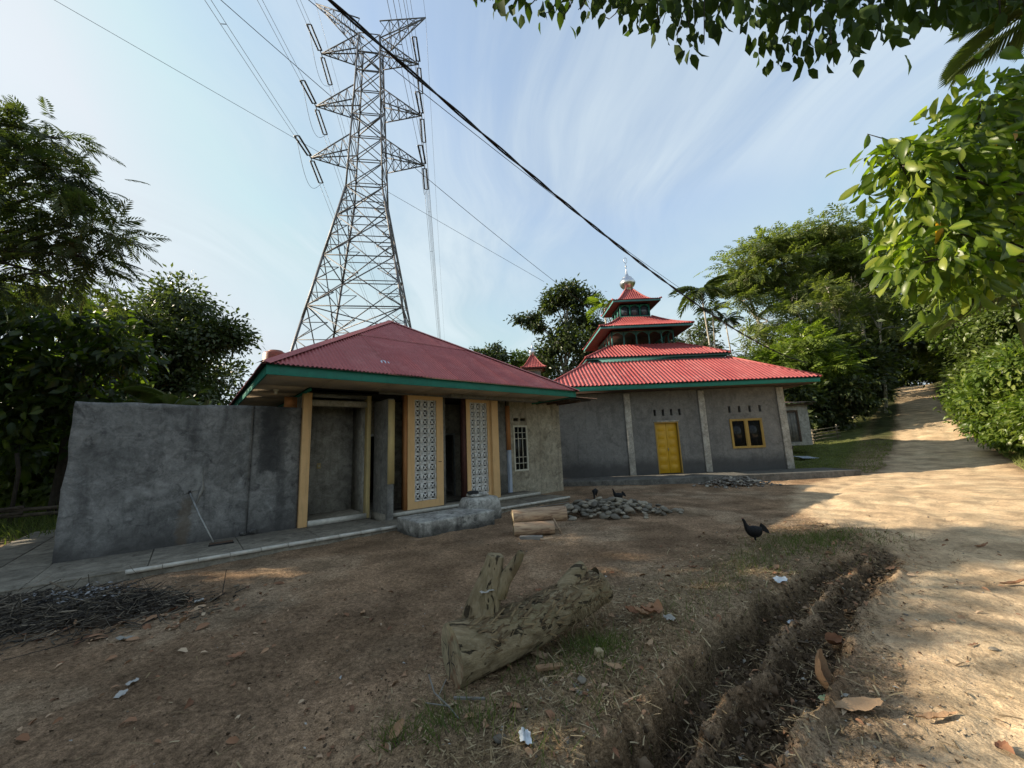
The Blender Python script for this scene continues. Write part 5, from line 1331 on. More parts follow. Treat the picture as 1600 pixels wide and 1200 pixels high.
TONE = {8: np.array([.15, -.10, .16, -.08, -.12, .14, -.10, -.05]), 11: np.array([.2, -.12, .2, -.10, -.14, .2, -.12, -.14, .16, -.12, -.05])}
def ball(n, r_):
    v = unit(r_.normal(size=(n, 3))); return v*(r_.random((n, 1))**.42)
class Tree:
    def __init__(s, name, label, base, cat='tree', group=None, seed=1):
        s.r = np.random.default_rng(seed); s.base = np.array(base, float)
        s.t = Thing(name, label, cat, tuple(base), 0, tuple(base), group); s.wood = MB(); s.L = []; s.twigs = MB()
    def limb(s, pts, r0, r1, seg=7, twig=False):
        P = spline([tuple(p) for p in pts], 5 if seg <= 5 else max(6, len(pts)*3)); (s.twigs if twig else s.wood).tube(P, np.linspace(r0, r1, len(P)), seg, True)
    def clump(s, c, rr, n, tmpl, size, sub=7, flat=.25, droop=.3, sig=.34, spread=1.0, hue=0.0, limb_from=None, limb_r=.05, updir=.8):
        r_ = s.r; c = np.array(c, float); rr = np.array(rr, float)*np.ones(3)
        sc = c+ball(sub, r_)*rr*.85
        k = r_.integers(0, sub, n)
        P = sc[k]+r_.normal(size=(n, 3))*rr*sig*np.array([1, 1, .8])
        out = unit((P-c)/rr)
        D = out*spread+r_.normal(size=(n, 3))*.55; D[:, 2] -= droop
        Nn = np.array([0, 0, updir])+out*.35+r_.normal(size=(n, 3))*flat*2
        S = size*r_.uniform(.6, 1.3, n)
        if len(tmpl[0]) in (8, 11): S = np.column_stack([S*r_.uniform(.75, 1.2, n), S, S*r_.uniform(.2, 2.6, n)])
        V, F = scatter(tmpl[0], tmpl[1], P, D, Nn, S)
        # leaf tone gets paler away from the clump centre
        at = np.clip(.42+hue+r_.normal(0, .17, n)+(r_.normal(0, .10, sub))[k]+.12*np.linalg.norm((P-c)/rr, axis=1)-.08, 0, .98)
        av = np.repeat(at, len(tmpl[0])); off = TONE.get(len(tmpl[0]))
        if off is not None: av = np.clip(av+np.tile(off, n), 0, .98)
        s.L.append((V, F, av))
        if limb_from is not None:
            a = np.array(limb_from, float); m = (a+c)/2+np.array([0, 0, .12*np.linalg.norm(c-a)])+r_.normal(size=3)*.06*np.linalg.norm(c-a)
            s.limb([a, m, c], limb_r, limb_r*.35)
            for q in sc[:min(sub, 6)]: s.limb([c, (c+q)/2+r_.normal(size=3)*.05*rr, q], limb_r*.35, limb_r*.08, 5)
    def raw(s, V, F, at): s.L.append((V, F, at))
    def done(s, leaf, bark, crown='crown'):
        if s.wood.V: s.t.part('trunk', s.wood, bark, smooth=True)
        if s.L:
            o = 0; Fs = []
            for V, F, a in s.L: Fs.append(F+o); o += len(V)
            s.t.part(crown, (np.concatenate([v for v, f, a in s.L]), np.concatenate(Fs)), leaf, attr=np.concatenate([a for v, f, a in s.L]))
        return s.t

def bushy(name, label, base, h, r_, nc, nl, tmpl, size, leaf, bark, seed, group=None, cat='tree', trunk=.12, low=.35, sub=7, hue=0, zs=.8, lean=(0, 0), clump_r=.42, droop=.3):
    """generic tree: a trunk, limbs and nc clumps spread through a crown ellipsoid"""
    t = Tree(name, label, base, cat, group, seed); b = np.array(base, float); g = t.r
    zc = h*(1+low)/2; hz = h*(1-low)/2
    fork = b+np.array([lean[0]*.5, lean[1]*.5, h*max(low*.9, .12)])
    t.limb([b-np.array([0, 0, .2]), b+np.array([lean[0]*.2, lean[1]*.2, h*low*.45]), fork, b+np.array([lean[0], lean[1], h*.8])], trunk, trunk*.25, 9)
    for i in range(nc):
        v = unit(g.normal(size=3)); q = g.random()**.45; c = b+np.array([lean[0]+v[0]*r_*.72*q, lean[1]+v[1]*r_*.72*q, zc+v[2]*hz*.78*q])
        cr = r_*clump_r*g.uniform(.75, 1.25)
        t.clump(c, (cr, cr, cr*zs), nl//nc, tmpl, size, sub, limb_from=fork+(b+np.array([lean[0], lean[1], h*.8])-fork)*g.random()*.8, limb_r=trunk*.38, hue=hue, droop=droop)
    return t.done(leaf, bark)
def gbase(x, y): return (x, y, Hs(x, y))

def feathery(name, label, base, pts, tr, crown, leaf, bark, seed, tmpl, size, n, group=None, layers=None, sub=6, hue=0):
    t = Tree(name, label, base, 'tree', group, seed)
    P = [np.array(base)+np.array(p) for p in pts]; t.limb(P, tr, tr*.35, 9)
    for (cx, cy, cz, rx, rz) in crown:
        c = np.array(base)+np.array((cx, cy, cz)); d = [np.linalg.norm(np.array(p)-c)+max(0, p[2]-c[2])*3 for p in P]; a = P[int(np.argmin(d))]
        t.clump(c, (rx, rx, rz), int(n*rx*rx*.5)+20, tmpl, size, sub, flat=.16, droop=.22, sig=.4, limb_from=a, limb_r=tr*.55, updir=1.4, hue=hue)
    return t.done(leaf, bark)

# --- right: wood beyond the mosque
gw = 'trees of the wood right of the mosque'
b = gbase(31.0, 37.0)
feathery('acacia_tree', 'tall pale-trunked feathery tree rising above the bright shrubs right of the mosque', b, [(0, 0, -.3), (.1, 0, 4), (.0, 0, 8), (-.3, 0, 12.5), (-1.2, 0, 16), (-1.0, .2, 18.5)], .36,
  [(-1, 0, 18.6, 2.6, .8), (1.6, -.5, 18.9, 2.4, .8), (3.6, 0, 17.8, 2.2, .8), (-3.4, 0, 17.6, 2.3, .7), (-5.6, -.5, 16.8, 2.0, .7), (-7.2, 0, 15.8, 1.8, .6), (-4.5, -.8, 14.6, 2.0, .7), (.5, -1, 15.8, 2.2, .7), (2.8, -1, 14.8, 2.0, .7), (-7.6, -.5, 13.6, 1.4, .7), (-2.2, -1, 12.6, 1.7, .6)], M_['leaf_feather'], M_['bark_pale'], 301, FEATH_F, 1.0, 88, gw)
b = gbase(24.8, 36.0)
feathery('acacia_tree', 'slanting pale-trunked feathery tree at the left end of the wood beside the mosque roof', b, [(1.6, 0, -.3), (1.0, 0, 4), (.2, 0, 8), (-.9, 0, 12.0), (-1.3, .2, 15.0)], .26,
  [(-1.4, 0, 16.2, 2.0, .7), (.8, 0, 15.6, 1.9, .7), (-3.0, 0, 15.6, 1.5, .6), (-2.4, -.5, 13.6, 1.5, .7), (1.8, -.6, 13.4, 1.7, .6), (-.4, -.8, 11.4, 1.5, .6), (2.4, 0, 17.4, 1.9, .7)], M_['leaf_feather'], M_['bark_pale'], 302, FEATH_F, .95, 88, gw)
b = gbase(36.5, 39.0)
feathery('acacia_tree', 'feathery tree with a broad crown right of the tall pale trunk', b, [(0, 0, -.3), (.1, 0, 5), (.3, 0, 9), (.2, 0, 14), (0, 0, 16.5)], .24,
  [(0, 0, 18.0, 2.5, .8), (2.4, 0, 17.4, 2.2, .8), (-2.6, 0, 17, 2.2, .8), (.8, -1.2, 15.2, 2.4, .8), (3.4, -1, 14.6, 2.0, .8), (-2.8, -1, 14.0, 2.0, .8), (.6, -1.4, 12.0, 2.2, .8), (3.0, -.8, 11.4, 1.9, .8), (-2.0, -1, 10.6, 1.9, .8)], M_['leaf_feather'], M_['bark_pale'], 303, FEATH_F, .95, 92, gw, hue=-.04)
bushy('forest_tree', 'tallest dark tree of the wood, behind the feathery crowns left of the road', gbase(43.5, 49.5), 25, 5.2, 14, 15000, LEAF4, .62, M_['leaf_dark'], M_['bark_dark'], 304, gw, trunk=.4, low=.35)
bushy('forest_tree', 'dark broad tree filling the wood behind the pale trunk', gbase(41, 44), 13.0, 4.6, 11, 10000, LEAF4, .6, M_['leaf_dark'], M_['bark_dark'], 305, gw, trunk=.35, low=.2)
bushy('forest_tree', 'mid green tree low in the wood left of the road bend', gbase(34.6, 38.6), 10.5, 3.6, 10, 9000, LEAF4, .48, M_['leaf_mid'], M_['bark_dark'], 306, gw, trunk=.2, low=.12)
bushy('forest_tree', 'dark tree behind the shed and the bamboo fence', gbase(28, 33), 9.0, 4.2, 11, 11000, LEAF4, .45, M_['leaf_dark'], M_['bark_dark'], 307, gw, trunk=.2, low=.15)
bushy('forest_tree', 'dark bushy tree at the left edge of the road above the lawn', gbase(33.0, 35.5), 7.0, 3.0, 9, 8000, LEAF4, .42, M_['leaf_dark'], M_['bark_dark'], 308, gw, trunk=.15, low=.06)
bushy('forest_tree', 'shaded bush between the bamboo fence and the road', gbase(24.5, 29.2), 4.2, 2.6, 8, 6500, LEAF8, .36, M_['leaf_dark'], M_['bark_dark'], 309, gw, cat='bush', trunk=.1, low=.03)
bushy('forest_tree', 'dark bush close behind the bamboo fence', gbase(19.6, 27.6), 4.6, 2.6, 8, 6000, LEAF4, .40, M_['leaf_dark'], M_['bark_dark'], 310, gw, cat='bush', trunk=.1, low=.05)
b = gbase(19.8, 31.2)
feathery('acacia_sapling', 'bright green feathery sapling just right of the mosque roof', b, [(0, 0, -.2), (0, 0, 3), (.2, 0, 6), (.3, 0, 8.0)], .10,
  [(.4, 0, 7.4, 1.3, .5), (.6, -.8, 6.6, 1.7, .6), (2.4, -.6, 6.2, 1.5, .5), (-.8, -.9, 5.4, 1.5, .5), (1.2, -1, 4.6, 1.5, .5), (-1.8, -.4, 3.8, 1.2, .5)], M_['leaf_fresh'], M_['bark_pale'], 311, FEATH_F, .85, 190, gw)
b = gbase(23.2, 30.6)
feathery('acacia_sapling', 'bright green feathery sapling in front of the pale trunk', b, [(0, 0, -.2), (0, 0, 3), (-.2, 0, 6), (.1, 0, 8.5)], .10,
  [(0, 0, 7.9, 1.3, .5), (.4, -.8, 6.9, 1.8, .6), (2.2, -.6, 6.3, 1.5, .5), (-1.4, -.8, 6.0, 1.6, .5), (.8, -1, 4.8, 1.6, .5), (2.6, -.6, 4.2, 1.3, .5), (-1.6, -.8, 4.2, 1.3, .5)], M_['leaf_fresh'], M_['bark_pale'], 312, FEATH_F, .85, 190, gw, hue=.05)
for i, (x, y, h, ln) in enumerate(((29.4, 33.6, 11.5, -.9), (26.2, 32.8, 10.0, -1.4), (33.2, 34.6, 10.5, .3), (21.6, 32.6, 9.0, -.8))):
    feathery('slim_tree', ['slim pale trunk standing before the dark wood, tallest of the slim ones', 'slim leaning pale trunk left of the tallest slim one', 'slim pale trunk nearest the road', 'slim leaning pale trunk nearest the mosque roof'][i], gbase(x, y), [(0, 0, -.2), (ln*.2, -.6, h*.35), (ln*.5, -.8, h*.7), (ln, -.8, h)], .13,
      [(ln, -.8, h+.2, 1.0, .4), (ln+.9, -.9, h-.9, .9, .35), (ln-.9, -.7, h-1.2, .9, .35), (ln*.7+.8, -1, h*.72, .7, .3)], M_['leaf_feather'], M_['bark_pale'], 314+i, FEATH_F, .85, 130, 'slim pale trees before the wood', hue=.08)
# bare pale twiggy tree behind the top roofs
def bare(name, label, base, h, seed, r0=.12, mat=None, spread=.55, depth=5):
    t = Tree(name, label, base, 'tree', None, seed); g = t.r
    def grow(p, d, l_, r_, k):
        q = p+d*l_; t.limb([p, (p+q)/2+g.normal(size=3)*l_*.05, q], r_, r_*.6, 5)
        if k == 0: return
        for _ in range(3 if k > 1 else 2):
            nd = unit(d+g.normal(size=3)*spread+np.array([0, 0, .12])); grow(q, nd, l_*g.uniform(.62, .8), r_*.55, k-1)
    grow(np.array(base, float), np.array([0, 0, 1.0]), h*.33, r0, depth)
    return t.done(None, mat or M_['bark_pale'])
bare('bare_tree', 'leafless pale twiggy tree behind the top roofs of the mosque', gbase(20.3, 45), 15, 320, .16)
bare('bare_tree', 'dead pale tree with thin limbs in front of the feathery crowns', gbase(28.6, 34.8), 12.5, 321, .11, spread=.7)

# palms
def palm(name, label, base, h, n, fl, seed, lean=(0, 0), tr=.1, leaf='leaf_palm', group=None, droop=.25, bark='bark_pale', up=.6, tm=None):
    tm = tm or (PALM_F if base[1] > 25 else PALM)
    t = Tree(name, label, base, 'palm tree', group, seed); g = t.r; b = np.array(base, float); top = b+np.array([lean[0], lean[1], h])
    t.limb([b-np.array([0, 0, .2]), b+np.array([lean[0]*.3, lean[1]*.3, h*.5]), top], tr, tr*.7, 8)
    t.limb([top, top+np.array([0, 0, h*.07])], tr*.8, tr*.4, 8)
    a = np.arange(n)*2.4+g.uniform(0, 6); el = g.uniform(-.5, 1.0, n)*up+.15
    D = np.stack([np.cos(a)*np.cos(el), np.sin(a)*np.cos(el), np.sin(el)], -1); P = np.tile(top+np.array([0, 0, h*.06]), (n, 1))
    V, F = scatter(tm[0], tm[1], P, D, np.tile([0, 0, 1.0], (n, 1))+g.normal(size=(n, 3))*.12, fl*g.uniform(.8, 1.15, n))
    t.raw(V, F, np.repeat(np.clip(g.normal(.45, .2, n), 0, 1), len(tm[0])))
    return t.done(M_[leaf], M_[bark], 'fronds')
palm('areca_palm', 'slender palm with a drooping dark crown right of the mosque roofs', gbase(17.8, 33.2), 14.0, 15, 2.5, 330, (-.35, 0), .10, 'leaf_dark', up=.75)
palm('areca_palm', 'palm with yellowish fronds peeking over left of the top roof', gbase(8.3, 32), 12.5, 11, 2.0, 331, (0, 0), .11, 'leaf_fresh', up=.8)
palm('areca_palm', 'young palm with pale arching fronds beside the road on the right', gbase(12.95, 9.4), 4.6, 9, 2.1, 332, (-.15, 0), .09, 'leaf_palm', up=.5, bark='green_stem')
palm('areca_palm', 'palm whose fronds hang in at the top right corner', (11.4, 6.2, Hs(11.4, 6.2)), 9.5, 13, 1.9, 333, (0, .2), .11, 'leaf_palm', up=.7)
palm('coconut_seedling', 'low palm with feathery fronds behind the grey wall', gbase(-10.9, 12.6), 2.9, 12, 2.2, 334, (0, 0), .12, 'leaf_backlit', up=.6, bark='bark_dark')
for i, (x, y, h, ln) in enumerate(((23.5, 44, 15, .6), (26.8, 45.5, 14, -.4), (15.6, 43, 12, .3))):
    palm('areca_palm', ['thin palm between the mosque and the wood, tallest of the far group', 'thin palm at the far edge of the wood', 'thin far palm just right of the second roof'][i], gbase(x, y), h, 10, 1.9, 340+i, (ln, 0), .10, 'leaf_dark', 'far palms behind the mosque')

# --- centre, behind the buildings
gc = 'trees behind the mosque'
t = Tree('forked_tree', 'tall dark tree with separate leaf clumps left of the mosque tower', gbase(5.6, 40), 'tree', gc, 350)
b = np.array(gbase(5.6, 40)); t.limb([b, b+np.array([.3, 0, 5]), b+np.array([.0, 0, 9]), b+np.array([.6, 0, 14]), b+np.array([.8, 0, 17])], .28, .08, 9)
fk = b+np.array([.0, 0, 8.5])
for (dx, dz, rr, nn) in ((.6, 18.0, 1.7, 1500), (2.4, 16.6, 1.6, 1300), (-.8, 16.6, 1.4, 1000), (1.2, 14.8, 1.7, 1300), (3.4, 14.2, 1.3, 800), (-3.6, 15.2, 1.25, 900), (-2.6, 14.3, 1.0, 500), (-.8, 12.2, 2.0, 1500), (1.8, 11.6, 2.2, 1600), (3.6, 10.2, 1.9, 1200), (-2.2, 10.2, 1.9, 1200), (.2, 8.8, 2.2, 1500)):
    t.clump(b+np.array([dx, t.r.normal()*.6, dz]), (rr, rr, rr*.75), nn, LEAF4, .42, 8, limb_from=fk if dz < 16 else b+np.array([.4, 0, 12.5]), limb_r=.12)
t.done(M_['leaf_dark'], M_['bark_pale'])
for i, (x, y, h, r_, nm) in enumerate(((-2.6, 46, 16.5, 3.0, 'round dark tree far behind, left of the minaret'), (.6, 47, 15.0, 2.6, 'pale bamboo-like clump behind the minaret'), (10.5, 44, 13.0, 3.6, 'dark tree behind the lower mosque roof'), (-7.5, 50, 12, 3.2, 'dark tree top just above the wash house ridge'), (13.0, 48, 13.0, 3.4, 'dark tree behind the third roof of the mosque'), (18.5, 49, 15.0, 3.6, 'dark tree behind the far thin palms'), (25.8, 50, 16.5, 4.0, 'far dark tree at the left end of the wood'), (3.4, 44, 12.0, 3.2, 'low dark tree behind the minaret roof'))):
    bushy('background_tree', nm, gbase(x, y), h, r_, 9, 7000, LEAF4, .48, M_['leaf_fresh'] if i == 1 else M_['leaf_dark'], M_['bark_dark'], 360+i, gc, trunk=.2, low=.25)

# --- left: shade trees
t = Tree('rain_tree', 'tall feathery tree reaching in from the left edge against the bright sky', gbase(-12.2, 7.2), 'tree', None, 380)
b = np.array(gbase(-12.2, 7.2)); t.limb([b, b+np.array([.1, 0, 2.5]), b+np.array([.4, 0, 5]), b+np.array([1.0, 0, 7.4])], .22, .07, 9)
for (x, y, z, rx, rz, n) in ((-10.2, 7.0, 8.3, .75, .28, 70), (-9.6, 7.1, 8.45, .55, .25, 50), (-9.4, 7.0, 7.55, .75, .22, 70), (-8.75, 7.0, 7.2, .5, .2, 45), (-10.6, 7.2, 7.5, .9, .35, 80), (-8.6, 7.0, 6.3, .75, .28, 80), (-8.05, 7.0, 6.15, .5, .25, 60), (-9.4, 7.1, 6.35, .9, .35, 110), (-10.4, 7.2, 6.4, 1.0, .4, 110), (-8.5, 7.1, 5.7, .6, .25, 60), (-9.5, 7.3, 5.5, 1.0, .4, 120), (-10.9, 7.3, 5.4, 1.0, .5, 120), (-12.0, 7.0, 7.4, 1.3, .5, 120), (-13.0, 7.2, 6.2, 1.3, .6, 120), (-12, 7.6, 8.7, 1.2, .5, 110), (-11.3, 6.6, 4.8, 1.1, .5, 90)):
    t.clump((x, y, z), (rx, rx, rz), int(n*(1.5 if z > 6.8 else 1.0)), FEATH, .42, 6, flat=.14, droop=.25, sig=.42, limb_from=b+np.array([.6, 0, 5.4]), limb_r=.06, updir=1.5)
t.done(M_['leaf_backlit'], M_['bark_dark'])
t = Tree('broadleaf_tree', 'bushy broad-leaved tree on the left beyond the drain, lit leaves among dark ones', gbase(-14.2, 12.2), 'tree', None, 381)
b = np.array(gbase(-14.2, 12.2)); t.limb([b, b+np.array([.1, 0, 2]), b+np.array([0, 0, 4.4]), b+np.array([.3, 0, 6])], .16, .05, 9)
for (x, y, z, rx, n) in ((-15.8, 11.6, 6.3, 1.2, 230), (-14.2, 11.6, 6.0, 1.2, 240), (-12.9, 11.6, 5.9, 1.0, 200), (-12.3, 11.8, 5.0, 1.0, 200), (-13.6, 11.3, 4.8, 1.2, 260), (-15.2, 11.4, 4.8, 1.3, 260), (-16.5, 11.5, 5.0, 1.2, 220), (-12.9, 11.6, 3.7, 1.1, 220), (-14.4, 11.2, 3.5, 1.2, 250), (-15.9, 11.3, 3.4, 1.2, 220), (-13.2, 11.9, 2.6, 1.0, 160), (-14.8, 11.6, 2.3, 1.1, 150), (-16.6, 11.6, 2.2, 1.2, 170)):
    t.clump((x, y, z), (rx, rx, rx*.8), int(n*1.25), LEAF8, .36, 9, flat=.35, droop=.45, limb_from=b+np.array([.05, 0, 3.2]), limb_r=.05)
t.done(M_['leaf_teak'], M_['bark_dark'])
bushy('round_tree', 'large rounded dark tree behind the courtyard wall', gbase(-22.4, 24.5), 14.2, 5.2, 30, 42000, LEAF4, .33, M_['leaf_dark'], M_['bark_dark'], 382, None, trunk=.35, low=.10, clump_r=.33, sub=12)
bushy('shade_tree', 'dark tree between the broad-leaved tree and the rounded one', gbase(-21.5, 18.5), 11.0, 3.8, 11, 9000, LEAF4, .36, M_['leaf_dark'], M_['bark_dark'], 383, None, trunk=.2, low=.06)
bushy('shade_tree', 'dark undergrowth behind the grey wall', gbase(-15.5, 17.0), 5.2, 3.0, 9, 7000, LEAF8, .34, M_['leaf_dark'], M_['bark_dark'], 384, None, cat='bush', trunk=.12, low=.03)
bushy('shade_tree', 'dark bushes beyond the stick fence at the left edge', gbase(-20.0, 13.5), 6.2, 3.2, 10, 7500, LEAF8, .36, M_['leaf_dark'], M_['bark_dark'], 385, None, cat='bush', trunk=.12, low=.03)
bushy('shade_tree', 'low leafy shrub behind the stick fence', gbase(-15.2, 14.6), 2.6, 1.8, 7, 3600, LEAF8, .26, M_['leaf_mid'], M_['bark_dark'], 386, None, cat='bush', trunk=.06, low=.03)
bushy('shade_tree', 'dark tree below the rain tree crown at the left edge', gbase(-17.5, 10.2), 8.6, 3.0, 9, 6000, LEAF8, .34, M_['leaf_dark'], M_['bark_dark'], 387, None, trunk=.14, low=.1)
# trees outside the frame on the left: they shade the yard
for i, (x, y, h, r_) in enumerate(((-14.5, 4.8, 8.5, 2.8), (-12.2, 1.4, 6.9, 2.6), (-15.5, -2.0, 8.0, 3.0), (-10.5, -4.0, 5.5, 2.4), (-19, 6.5, 10.0, 3.0))):
    bushy('yard_tree', ['shade tree outside the picture, nearest the drain', 'small shade tree outside the picture on the left', 'shade tree outside the picture, behind the viewer on the left', 'low shade tree outside the picture behind the viewer', 'tall shade tree outside the picture, farthest left'][i], gbase(x, y), h, r_, 11, 5200, LEAF8, .42, M_['leaf_teak'], M_['bark_dark'], 390+i, 'shade trees left of the yard', trunk=.16, low=.22)

# --- right: roadside hedge
gh = 'shrubs along the right side of the road'
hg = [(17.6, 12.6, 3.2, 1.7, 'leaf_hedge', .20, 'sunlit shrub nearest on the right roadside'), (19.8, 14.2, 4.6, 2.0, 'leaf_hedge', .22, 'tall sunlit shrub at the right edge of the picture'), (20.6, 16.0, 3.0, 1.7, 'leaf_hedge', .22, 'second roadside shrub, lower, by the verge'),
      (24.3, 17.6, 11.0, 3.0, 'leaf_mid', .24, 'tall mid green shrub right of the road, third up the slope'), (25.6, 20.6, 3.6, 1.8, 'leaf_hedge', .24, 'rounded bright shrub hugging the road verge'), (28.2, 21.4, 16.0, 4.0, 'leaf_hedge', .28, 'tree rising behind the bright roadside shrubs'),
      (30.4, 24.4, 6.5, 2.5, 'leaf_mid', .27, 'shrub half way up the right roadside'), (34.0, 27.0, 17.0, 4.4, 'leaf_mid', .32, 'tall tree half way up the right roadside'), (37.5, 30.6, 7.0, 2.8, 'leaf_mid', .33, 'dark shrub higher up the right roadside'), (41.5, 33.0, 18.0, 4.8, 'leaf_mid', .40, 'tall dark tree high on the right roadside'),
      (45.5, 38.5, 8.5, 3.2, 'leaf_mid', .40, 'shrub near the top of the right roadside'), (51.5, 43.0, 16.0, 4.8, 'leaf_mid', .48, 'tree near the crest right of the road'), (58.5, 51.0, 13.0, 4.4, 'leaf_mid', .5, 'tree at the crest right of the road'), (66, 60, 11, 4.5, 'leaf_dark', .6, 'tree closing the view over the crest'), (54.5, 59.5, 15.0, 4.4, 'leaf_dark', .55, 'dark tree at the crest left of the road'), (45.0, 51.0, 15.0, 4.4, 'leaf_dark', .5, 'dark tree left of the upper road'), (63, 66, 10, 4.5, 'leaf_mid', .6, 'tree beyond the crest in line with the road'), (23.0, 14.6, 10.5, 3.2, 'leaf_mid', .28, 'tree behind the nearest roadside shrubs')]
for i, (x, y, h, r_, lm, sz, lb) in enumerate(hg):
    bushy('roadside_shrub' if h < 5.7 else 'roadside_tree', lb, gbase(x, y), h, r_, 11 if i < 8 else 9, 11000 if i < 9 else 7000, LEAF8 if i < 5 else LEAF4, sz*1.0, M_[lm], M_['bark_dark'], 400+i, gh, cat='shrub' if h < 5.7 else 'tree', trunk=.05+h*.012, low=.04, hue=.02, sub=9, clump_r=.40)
for i, (x, y, h, r_) in enumerate(((57.5, 61.5, 5.5, 3.2), (66.5, 59.0, 6.0, 3.4), (66.0, 71.0, 8.0, 4.5), (52.5, 57.0, 5.0, 3.0), (72.0, 63.0, 7.0, 4.0), (67.9, 73.5, 15.0, 6.0), (71.8, 69.6, 13.0, 6.0), (75.7, 65.8, 15.0, 6.0), (62.8, 54.6, 12.0, 4.2), (54.5, 46.8, 12.5, 4.0), (48.3, 41.2, 11.5, 3.6))):
    bushy('crest_bush', ['bush at the crest on the left road edge', 'bush at the crest on the right road edge', 'bush beyond the crest closing the road', 'bush left of the upper road below the crest', 'bush right of the crest', 'tall tree beyond the crest, left of the road line', 'tree straight beyond the crest closing the road', 'tall tree beyond the crest on the right', 'tree on the right bank just below the crest', 'tree on the right bank, third below the crest', 'tree on the right bank above the half-way shrub'][i], gbase(x, y), h, r_, 10, 7000, LEAF4, .55, M_['leaf_mid'], M_['bark_dark'], 450+i, 'bushes at the crest of the road', cat='bush' if h < 8.5 else 'tree', trunk=.08+h*.008, low=.0, sub=8, clump_r=.5)
for i, (x, y, h, r_) in enumerate(((-24.5, 17.5, 6.0, 3.4), (-29.0, 22.0, 7.0, 4.0), (-19.5, 15.8, 3.2, 2.4), (-25.0, 21.0, 5.0, 3.2))):
    bushy('undergrowth_bush', ['sunlit bush far behind the stick fence', 'bush at the back of the left undergrowth', 'low sunlit bush behind the fence posts', 'bush under the rounded dark tree'][i], gbase(x, y), h, r_, 9, 5000, LEAF8, .36, M_['leaf_fresh'] if i in (0, 2) else M_['leaf_mid'], M_['bark_dark'], 460+i, 'undergrowth on the left', cat='bush', trunk=.08, low=.0, sub=8, clump_r=.5)
for i, (x, y) in enumerate(((62.6, 68.9), (66.8, 65.2), (70.4, 61.2))):
    bushy('crest_bush', ['low bush left behind the crest', 'low bush in the middle behind the crest', 'low bush right behind the crest'][i], gbase(x, y), 5.2, 4.2, 9, 5000, LEAF4, .5, M_['leaf_mid'], M_['bark_dark'], 470+i, 'bushes at the crest of the road', cat='bush', trunk=.08, low=-.4, sub=8, clump_r=.5)
# --- near right: cacao bough with large leaves
t = Tree('cacao_tree', 'cacao tree with large sunlit leaves hanging in from the right', gbase(7.4, 4.0), 'tree', None, 430)
b = np.array(gbase(7.4, 4.0)); t.limb([b, b+np.array([-.1, 0, 1.6]), b+np.array([-.3, 0, 3.2]), b+np.array([-.2, 0, 5.0])], .13, .05, 9)
fk = b+np.array([-.25, 0, 2.9])
for (x, y, z, rx, n) in ((4.35, 3.8, 4.45, .30, 34), (4.62, 3.9, 4.25, .36, 50), (5.05, 3.9, 4.65, .36, 52), (5.55, 4.0, 5.1, .38, 50), (6.0, 4.0, 5.45, .4, 50), (4.75, 3.9, 3.75, .36, 52), (5.25, 4.1, 4.0, .42, 66), (5.75, 4.1, 4.45, .42, 66), (4.45, 3.8, 3.35, .30, 36), (4.95, 4.0, 3.35, .36, 46), (5.55, 4.2, 3.5, .42, 56), (6.2, 4.2, 4.9, .5, 70), (6.3, 4.2, 3.9, .5, 66), (6.6, 4.3, 5.6, .5, 55), (5.2, 4.3, 5.0, .22, 12), (7.0, 4.4, 4.6, .6, 60)):
    t.clump((x, y, z), (rx*1.1, rx, rx*.9), int(n*3.0), LEAFLONG, .205, 11, flat=.5, droop=1.25, sig=.42, limb_from=fk, limb_r=.028, updir=.7, hue=.03)
t.limb([(5.0, 3.9, 4.5), (4.5, 3.85, 4.75), (4.05, 3.8, 4.86)], .012, .004, 5); V, F = scatter(LEAFLONG[0], LEAFLONG[1], [(4.06, 3.8, 4.86), (4.2, 3.8, 4.82), (4.3, 3.8, 4.8)], [(-.3, 0, -1), (.3, 0, -1), (.0, .2, -1)], [(0, -1, .2)]*3, [.17, .26, .26]); t.raw(V, F, np.full(len(V), .5))
# a few yellowed leaves and one pod
V, F = scatter(LEAFLONG[0], LEAFLONG[1], [(5.45, 3.75, 4.95), (5.52, 3.74, 4.9), (4.52, 3.75, 3.8), (5.9, 3.8, 4.3)], [(.0, 0, -1), (.25, -.1, -1), (0, 0, -1), (.2, 0, -1)], [(.2, -1, .2)]*4, [.3, .26, .28, .24]); t.raw(V, F, np.full(len(V), 1.0))
ct = t.done(M_['leaf_cacao'], M_['bark_dark'])
ct.part('cacao_pod', lump(4.98, 3.78, 3.47, .045, .045, .12, 5, 12, 8), simple('yellow_green_pod', (.34, .36, .05), .5), smooth=True)
# --- overhead canopy hanging in along the top edge
t = Tree('overhanging_tree', 'dark leafy branches hanging in along the top edge', gbase(8.6, .8), 'tree', None, 440)
b = np.array(gbase(8.6, .8)); t.limb([b, b+np.array([0, .2, 3]), b+np.array([-.4, .5, 5.6]), b+np.array([-.6, .8, 8])], .2, .08, 9)
main = [(8.2, 1.4, 5.9), (6.6, 2.6, 6.9), (4.8, 3.3, 7.2), (3.0, 3.6, 7.1), (1.4, 3.7, 7.0), (-.2, 3.7, 6.95)]
t.limb(main, .075, .02, 8)
zl = lambda x: np.interp(x, [-.4, -.05, .25, .5, .72, .95, 1.15, 1.3, 1.45, 1.6, 1.75, 1.9, 2.1, 2.25, 2.4, 2.6, 2.85, 3.05, 3.25, 3.42, 3.6, 3.8, 4.0, 4.25, 4.5, 4.75, 5.0, 5.4, 6], [6.55, 6.42, 6.30, 6.33, 6.14, 6.22, 6.3, 6.15, 6.22, 5.95, 5.84, 6.1, 5.75, 5.55, 5.8, 6.2, 6.15, 5.75, 5.5, 5.25, 5.5, 5.75, 5.85, 5.65, 5.95, 5.8, 5.95, 5.9, 5.8])
g = t.r; N_ = 2300
